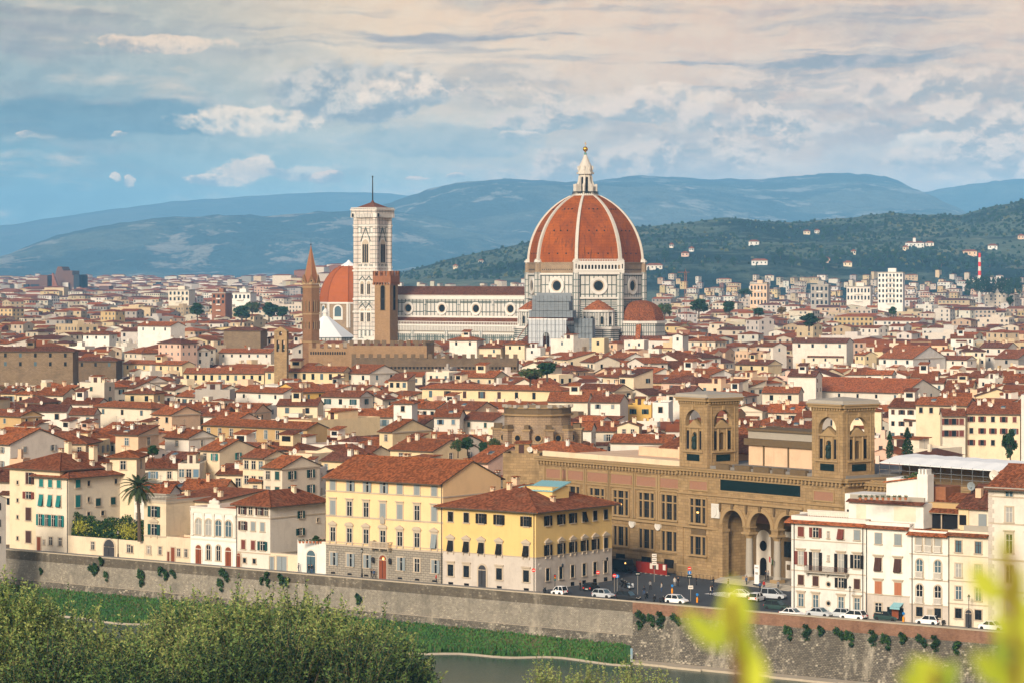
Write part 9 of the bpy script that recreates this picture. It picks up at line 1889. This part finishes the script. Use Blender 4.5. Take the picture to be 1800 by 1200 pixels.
for i, (px, py, k, lb) in enumerate([(1096, 1030, 0, 'black scooter at the left of the parked scooter row'), (1100, 1032, 0, 'black scooter second in the parked row'), (1105, 1034, 2, 'blue scooter in the middle of the parked row'), (1110, 1035, 1, 'silver scooter at the right of the parked row'), (1092, 1027, 0, 'scooter at the back of the parked row'), (1150, 1056, 0, 'black scooter by the brick parapet behind the white hatchback'), (1164, 1058, 0, 'scooter nearest the white hatchback'), (1136, 1051, 0, 'lone scooter right of the black estate car'), (957, 1042, 0, 'dark scooter beside the tiny white car'), (1660, 1098, 0, 'scooter between the parked white hatchback and people carrier')]):
 Y = YB(py, 0.14); o = put('scooter', SC[k], None, ((px - 900) / FPX * Y, Y, 0.14), R(60 + 10 * (i % 3))); tag(o, lb, 'scooter', 'parked scooters')
# ------------------------------------------------------------------ people
def person_mesh(pose, top, legs, hair='hair_brown', seed=0):
 """one skinned figure, 1.74 m; materials by region"""
 st = {'stand': (0.04, -0.04, 0.10), 'walk': (0.26, -0.24, 0.22), 'walk2': (-0.22, 0.26, -0.2)}[pose]
 J = {'pelvis': (0, 0, .93), 'belly': (0, 0, 1.08), 'chest': (0, .01, 1.30), 'neck': (0, 0, 1.46), 'jaw': (0, -.015, 1.535), 'head': (0, -.01, 1.63), 'crown': (0, .005, 1.70)}
 E = [('pelvis', 'belly'), ('belly', 'chest'), ('chest', 'neck'), ('neck', 'jaw'), ('jaw', 'head'), ('head', 'crown')]; Rr = {'pelvis': (.15, .11), 'belly': (.135, .10), 'chest': (.165, .11), 'neck': (.055, .055), 'jaw': (.065, .075), 'head': (.085, .10), 'crown': (.05, .06)}
 for s, sw in ((-1, st[0]), (1, st[1])):
  k = 'l' if s < 0 else 'r'; J['hip' + k] = (s * .1, 0, .86); J['knee' + k] = (s * .1, -sw * .55, .49); J['ank' + k] = (s * .1, -sw + (.05 if abs(sw) > .1 else 0), .09); J['toe' + k] = (s * .11, -sw - .15, .04)
  E += [('pelvis', 'hip' + k), ('hip' + k, 'knee' + k), ('knee' + k, 'ank' + k), ('ank' + k, 'toe' + k)]; Rr.update({'hip' + k: (.10, .10), 'knee' + k: (.062, .062), 'ank' + k: (.045, .045), 'toe' + k: (.04, .03)})
  aw = -sw * 0.8; J['sho' + k] = (s * .19, 0, 1.40); J['elb' + k] = (s * .24, aw * .3 + .03, 1.12); J['wri' + k] = (s * .23, -abs(aw) * .5 * (1 if aw * s > 0 else .4) - .04, .89); J['han' + k] = (s * .225, J['wri' + k][1] - .04, .80)
  E += [('chest', 'sho' + k), ('sho' + k, 'elb' + k), ('elb' + k, 'wri' + k), ('wri' + k, 'han' + k)]; Rr.update({'sho' + k: (.062, .062), 'elb' + k: (.045, .045), 'wri' + k: (.032, .032), 'han' + k: (.038, .022)})
 names = list(J); me = bpy.data.meshes.new('person'); me.from_pydata([J[n] for n in names], [(names.index(a), names.index(b)) for a, b in E], []); o = bpy.data.objects.new('tmp', me); COL.objects.link(o); o.modifiers.new('Skin', 'SKIN'); sv = me.skin_vertices
 if not sv: pass
 for i, n in enumerate(names): me.skin_vertices[0].data[i].radius = Rr[n]; me.skin_vertices[0].data[i].use_root = (n == 'pelvis')
 ss = o.modifiers.new('Sub', 'SUBSURF'); ss.levels = ss.render_levels = 1
 dg = bpy.context.evaluated_depsgraph_get(); ev = bpy.data.meshes.new_from_object(o.evaluated_get(dg)); bpy.data.objects.remove(o); ev.name = 'person'
 for m in ('skin', top, legs, 'cloth_black'): ev.materials.append(MAT[m])
 mi = []
 for p in ev.polygons:
  z, x = p.center.z, abs(p.center.x); mi.append(0 if z > 1.45 or (x > .18 and z < .90 and z > .7) else (1 if z > .90 or x > .185 else (2 if z > .10 else 3)))
 ev.polygons.foreach_set('material_index', mi); ev.polygons.foreach_set('use_smooth', [True] * len(ev.polygons))
 h = MB(); h.lathe([(.09, 1.60), (.105, 1.66), (.09, 1.72), (.04, 1.755), (0, 1.76)], 10, hair, 0, .02, cap=False); h.box(-.08, .08, .04, .11, 1.50, 1.66, hair); return ev, h.mesh('hair')
PM = {}
def person(label, px, py, pose, top, legs, head=0, z=0.13, g='people by the river and the library'):
 k = (pose, top, legs)
 if k not in PM: PM[k] = person_mesh(pose, top, legs)
 Y = YB(py, z); t = put('person', PM[k][0], None, ((px - 900) / FPX * Y, Y, z), R(head)); tag(t, label, 'person', g); put('hair', PM[k][1], t); return t
person('person in dark clothes walking past the white arcaded villa', 370, 990, 'walk', 'cloth_black', 'cloth_blue', -FRONT + 90); person('person in red scarf beside the walker at the white villa', 367, 990, 'stand', 'cloth_red', 'cloth_black', 20)
person('lone person in grey coat by the grey double gate', 525, 1005, 'walk', 'cloth_grey', 'cloth_black', -FRONT - 90); person('left person of the pair at the arched glass door', 543, 1007, 'walk2', 'cloth_black', 'cloth_black', -FRONT + 90); person('right person of the pair at the arched glass door', 548, 1007, 'stand', 'cloth_black', 'cloth_blue', 30)
person('left person of the dark-clad couple by the palazzo door', 653, 1015.5, 'walk', 'cloth_black', 'cloth_black', -FRONT + 90); person('right person of the dark-clad couple by the palazzo door', 657.5, 1016, 'walk2', 'cloth_blue', 'cloth_black', -FRONT + 90); person('person in a bright red coat passing the end of the palazzo', 767, 1024, 'walk', 'cloth_red', 'cloth_black', -FRONT - 90); person('crouched dark figure low by the garden range wall', 262, 981, 'walk', 'cloth_black', 'cloth_black', 70)
for i, (px, py, po, tp, lg, lb) in enumerate([(1186, 1030, 'stand', 'cloth_pale', 'cloth_grey', 'person in a pale top by the library corner'), (1192, 1030, 'walk', 'cloth_black', 'cloth_black', 'dark-clad person right of the pale top at the library corner'), (1249, 1046, 'walk', 'cloth_pale', 'cloth_black', 'person in a pale jacket crossing the square'), (1252, 1045, 'walk2', 'cloth_black', 'cloth_blue', 'dark-clad person crossing beside the pale jacket'), (1325, 1016, 'stand', 'cloth_black', 'cloth_black', 'leftmost person waiting under the portico'), (1329, 1016, 'stand', 'cloth_blue', 'cloth_black', 'person in blue waiting under the portico'), (1333, 1017, 'walk', 'cloth_black', 'cloth_grey', 'dark person left of the white banner stand'), (1346, 1018, 'stand', 'cloth_black', 'cloth_black', 'dark person right of the white banner stand'), (1350, 1019, 'stand', 'cloth_grey', 'cloth_black', 'person in grey at the foot of the portico column'), (1336, 1038, 'walk', 'cloth_blue', 'cloth_black', 'person in blue on the library steps'), (1343, 1036, 'walk2', 'cloth_red', 'cloth_blue', 'person in a red jacket on the library steps'), (1224, 1028, 'stand', 'cloth_black', 'cloth_black', 'dark person standing by the library wall railings'), (1254, 1030, 'stand', 'cloth_black', 'cloth_black', 'dark person near the portico pier'), (1143, 1036, 'walk', 'cloth_grey', 'cloth_black', 'grey-coated person walking past the red hoarding'), (1132, 1046, 'walk2', 'cloth_black', 'cloth_blue', 'person stepping out beside the black estate car'), (1163, 1040, 'stand', 'cloth_pale', 'cloth_blue', 'pale-topped person alone in mid square'), (1280, 1034, 'walk', 'cloth_black', 'cloth_grey', 'person at the left foot of the library steps'), (1312, 1028, 'walk2', 'cloth_blue', 'cloth_black', 'blue-jacketed person between the portico columns'), (1368, 1036, 'stand', 'cloth_grey', 'cloth_black', 'grey person by the corner of the maroon shuttered house'), (1020, 1037, 'walk', 'cloth_black', 'cloth_black', 'person beside the dark car at the yellow building')]): person(lb, px, py, po, tp, lg, 40 * i, 0.14 if py > 1021 else 0.82)
# ------------------------------------------------------------------ street furniture
def lamp(px, py, label, h=5.2):
 Y = YB(py, .13); t = thing('street_lamp', label, 'street lamp', ((px - 900) / FPX * Y, Y, .13), 0, 'street lamps on the river road'); b = MB(); b.lathe([(.16, 0), (.14, .5), (.07, .8), (.05, h - .8)], 8, 'iron'); b.lathe([(.05, h - .8), (.12, h - .75), (.05, h - .65)], 8, 'iron'); b.build('post', t); l = MB(); l.lathe([(.12, h - .65), (.22, h - .15)], 6, 'glass_curtain'); l.build('lantern', t); c = MB(); c.lathe([(.27, h - .15), (.1, h + .05), (.02, h + .2)], 6, 'iron'); c.build('cap', t)
lamp(77, 966, 'iron street lamp in front of the teal shuttered house'); lamp(207.5, 978, 'iron street lamp in front of the arched garden gate'); lamp(636, 1013.5, 'iron street lamp in front of the peach palazzo'); lamp(1494, 1087, 'iron street lamp below the maroon shuttered house'); lamp(1703, 1104, 'iron street lamp by the dark arched door'); lamp(794, 1026, 'iron street lamp at the left of the yellow corner building', 4.2)
def sign(px, py, label, heads, h=2.6, z=.13):
 Y = YB(py, z); t = thing('traffic_sign', label, 'traffic sign', ((px - 900) / FPX * Y, Y, z), 0, 'traffic signs'); b = MB(); b.tube((0, 0, 0), (0, 0, h), .035, .035, 6, 'trim_grey'); b.build('post', t); zz = h
 for kd in heads:
  q = MB()
  if kd == 'noentry': q.disc((0, zz), .34, -.07, 'sign_red', 20); q.ring((0, zz), .3, .34, -.06, -.03, 'sign_red', 20); q.box(-.24, .24, -.09, -.07, zz - .06, zz + .06, 'trim_white')
  elif kd == 'blue': q.disc((0, zz), .34, -.07, 'sign_blue', 20); q.box(-.05, .05, -.09, -.07, zz - .2, zz + .2, 'trim_white')
  elif kd == 'tri': q.yprism([(-.4, zz - .3), (.4, zz - .3), (0, zz + .4)], -.08, -.05, 'sign_red'); q.yprism([(-.25, zz - .22), (.25, zz - .22), (0, zz + .22)], -.1, -.08, 'trim_white')
  else: q.box(-.42, .42, -.08, -.04, zz - .3, zz + .3, {'white': 'trim_white', 'dark': 'slate_panel', 'orange': 'plastic_orange'}[kd]); q.box(-.3, .3, -.09, -.08, zz - .05, zz + .05, 'iron' if kd == 'white' else 'trim_white')
  q.build('sign_plate', t); zz -= .72
sign(938, 1041.5, 'red no entry sign at the corner of the yellow building', ['noentry'], 4.0); sign(1051, 1034, 'red no entry sign by the side of the yellow building', ['noentry'], 2.9); sign(1212, 1034, 'red disc over blue sign and dark board at the library corner', ['noentry', 'blue', 'dark'], 3.6); sign(1080, 1040, 'small red parking sign among scooters', ['noentry'], 2.9); sign(1085, 1038, 'small blue sign among the scooters', ['blue'], 2.6); sign(1121, 1044, 'tall grey board on a post in the square', ['dark'], 3.6); sign(1214, 1056, 'white board on a post beside the crossing', ['white'], 2.4); sign(1483, 1080, 'triangular warning sign over a blue disc by the maroon shuttered house', ['tri', 'blue'], 5.4); sign(1150, 1022, 'tall white stacked notice boards at the red hoarding', ['white', 'white', 'white'], 4.8)
for px, py, lb in ((1181.5, 1042, 'orange bollard with blue disc nearer the library'), (1225.5, 1058, 'orange bollard with blue disc nearer the parapet'), (1588, 1092, 'yellow post box outside the shop')):
 Y = YB(py, .14); t = thing('bollard', lb, 'bollard', ((px - 900) / FPX * Y, Y, .14), 0); b = MB(); b.lathe([(.16, 0), (.16, .75), (.12, .85)], 8, 'plastic_orange'); b.build('post', t); q = MB(); q.tube((0, 0, .8), (0, 0, 1.25), .03, .03, 5, 'trim_grey'); q.disc((0, 1.35), .22, -.04, 'sign_blue', 16); q.ring((0, 1.35), .2, .22, -.03, 0, 'trim_white', 16); q.build('sign_plate', t)
def traffic_light():
 Y = YB(1043, .13); t = thing('traffic_light', 'dark traffic light in front of the yellow corner building side', 'traffic light', ((975.5 - 900) / FPX * Y, Y, .13), 0); b = MB(); b.tube((0, 0, 0), (0, 0, 3.4), .06, .06, 6, 'iron'); b.build('post', t); h = MB(); h.box(-.2, .2, -.2, .1, 2.3, 3.4, 'iron'); h.build('housing', t)
 for i in range(3): q = MB(); q.disc((0, 2.5 + .34 * i), .12, -.22, ('copper_green', 'plastic_orange', 'sign_red')[i] if i != 0 else 'copper_green', 12); q.ring((0, 2.5 + .34 * i), .12, .15, -.26, -.2, 'iron', 12); q.build('lens', t)
traffic_light()
def hoarding():
 a = lib_pt(lib_x(1118, -2.5), -2.5); b_ = lib_pt(lib_x(1172, -2.5), -2.5); t = thing('hoarding', 'red mesh construction hoarding along the library wing', 'barrier', (b_.x, b_.y, .14), -R(LA)); L = (b_ - a).length; b = MB(); b.box(-L, 0, 0, .08, .1, 2.1, 'barrier_red'); b.build('mesh_panel', t); p = MB()
 for i in range(7): x = -L + i * L / 6; p.tube((x, .1, 0), (x, .1, 2.3), .05, .05, 5, 'iron'); p.box(x - .2, x + .2, -.2, .5, 0, .12, 'trim_grey')
 p.build('post_frame', t)
 for i, (f, m) in enumerate(((.45, 'trim_white'), (.33, 'cloth_black'), (.26, 'trim_white'), (.03, 'trim_white'))): q = MB(); q.box(-.35, .35, -.05, 0, 1.0, 2.0, m); q.build('notice_board', t, (-f * L - .4, -.03, 0))
 q = MB(); Y = 533;
 M = lib_pt(lib_x(1098, -4), -4); t2 = thing('van', 'dark delivery van with a lit rear lamp parked in the narrow street', 'van', (M.x, M.y, .14), R(-LA)); b = MB(); b.box(-2.4, 1.2, -.95, .95, .4, 2.4, 'car_black'); b.yprism([(1.2, .4), (2.3, .4), (2.3, 1.1), (1.7, 1.4), (1.3, 2.3), (1.2, 2.4)], -.9, .9, 'car_black'); b.build('body', t2); g = MB(); g.yprism([(1.25, 1.4), (1.65, 1.4), (1.3, 2.15), (1.25, 2.15)], -.93, -.91, 'glass_dark'); g.build('window_glass', t2)
 l = MB(); l.box(1.2, 1.5, -1.0, -.94, 1.7, 1.95, 'lamp_warm'); l.build('lamp', t2)
 for sx in (-1.6, 1.4):
  for sy in (-1, 1): w = MB(); w.t = Matrix.Rotation(R(90), 4, 'X'); w.lathe([(.15, -.1), (.34, -.1), (.34, .1), (.15, .1)], 14, 'rubber'); w.build('wheel', t2, (sx, sy * .88, .36))
hoarding()
b = MB(); p = lib_pt(-43.7 + 24.2, -2.6); t = thing('banner_stand', 'tall white exhibition banner stand between the portico columns', 'banner', (p.x, p.y, .5), -R(LA)); b.box(-.6, .6, -.05, .05, .2, 3.6, 'paint_white'); b.build('panel', t); q = MB(); q.box(-.35, .35, -.07, -.05, 1.9, 2.3, 'trim_grey'); q.box(-.4, .4, -.07, -.05, 3.0, 3.2, 'trim_grey'); q.box(-.7, .7, -.3, .3, 0, .2, 'iron'); q.build('stand_base', t)
p = lib_pt(-43.7 + 26.6, -.4); t = thing('flag', 'small tricolour flag on a pole at the portico column', 'flag', (p.x, p.y, 4.6), -R(LA)); b = MB(); b.tube((0, 0, 0), (0, -1.5, 1.2), .03, .03, 5, 'iron'); b.build('pole', t); b = MB()
for i, m in enumerate(('leaf_green', 'trim_white', 'sign_red')): b.face([(0.03, -.5 - .33 * i, .4 + .27 * i), (0.03, -.83 - .33 * i, .66 + .27 * i), (.05, -.83 - .33 * i, -.35 + .27 * i), (.0, -.5 - .33 * i, -.6 + .27 * i)], m)
b.build('cloth', t)
def wall_lamp(px_depth, z, label):
 c = river_line(942); d = (math.sin(R(FRONT)), math.cos(R(FRONT))); x, y = c[0] + d[0] * px_depth, c[1] + d[1] * px_depth; t = thing('wall_lamp', label, 'lamp', (x, y, z), R(90) - R(FRONT), 'wall lamps on the corner building'); b = MB(); b.tube((0, 0, 0), (0, -1.1, .15), .03, .03, 5, 'iron'); b.tube((0, 0, -.5), (0, -.7, .05), .02, .02, 4, 'iron'); b.build('bracket', t); q = MB(); q.lathe([(.1, 0), (.2, .45)], 6, 'glass_dark', 0, -1.1); q.lathe([(.25, .45), (.05, .7)], 6, 'iron', 0, -1.1); q.build('lantern', t)
wall_lamp(6.4, 3.9, 'iron bracket lantern nearer the corner of the yellow building'); wall_lamp(19.9, 4.0, 'iron bracket lantern at the far end of the yellow building side')
# railings and bollard chain by the library wall
p0 = lib_pt(-42, -2.4); t = thing('railing', 'low iron railing along the foot of the library front', 'railing', (p0.x, p0.y, .14), -R(LA)); b = MB(); b.tube((0, 0, 1.0), (10, 0, 1.0), .03, .03, 4, 'iron'); b.tube((0, 0, .5), (10, 0, .5), .02, .02, 4, 'iron')
for i in range(11): b.tube((i, 0, 0), (i, 0, 1.0), .03, .03, 4, 'iron')
b.build('rail', t)
# ------------------------------------------------------------------ air: thin evening haze round everything
def haze():
 b = MB(); b.box(-9500, 9500, -300, 21800, -40, 690, 'haze'); o = b.build('haze'); tag(o, 'thin blue evening haze over the plain and the hills', 'haze', None, 'stuff')
m = bpy.data.materials.new('haze'); m.use_nodes = True; nt = m.node_tree; nt.nodes.clear(); v = nt.nodes.new('ShaderNodeVolumePrincipled'); v.inputs['Color'].default_value = (0.21, 0.53, 0.93, 1); v.inputs['Density'].default_value = 5.6e-5; v.inputs['Anisotropy'].default_value = -0.35; oo = nt.nodes.new('ShaderNodeOutputMaterial'); nt.links.new(v.outputs[0], oo.inputs['Volume']); MAT['haze'] = m
haze()
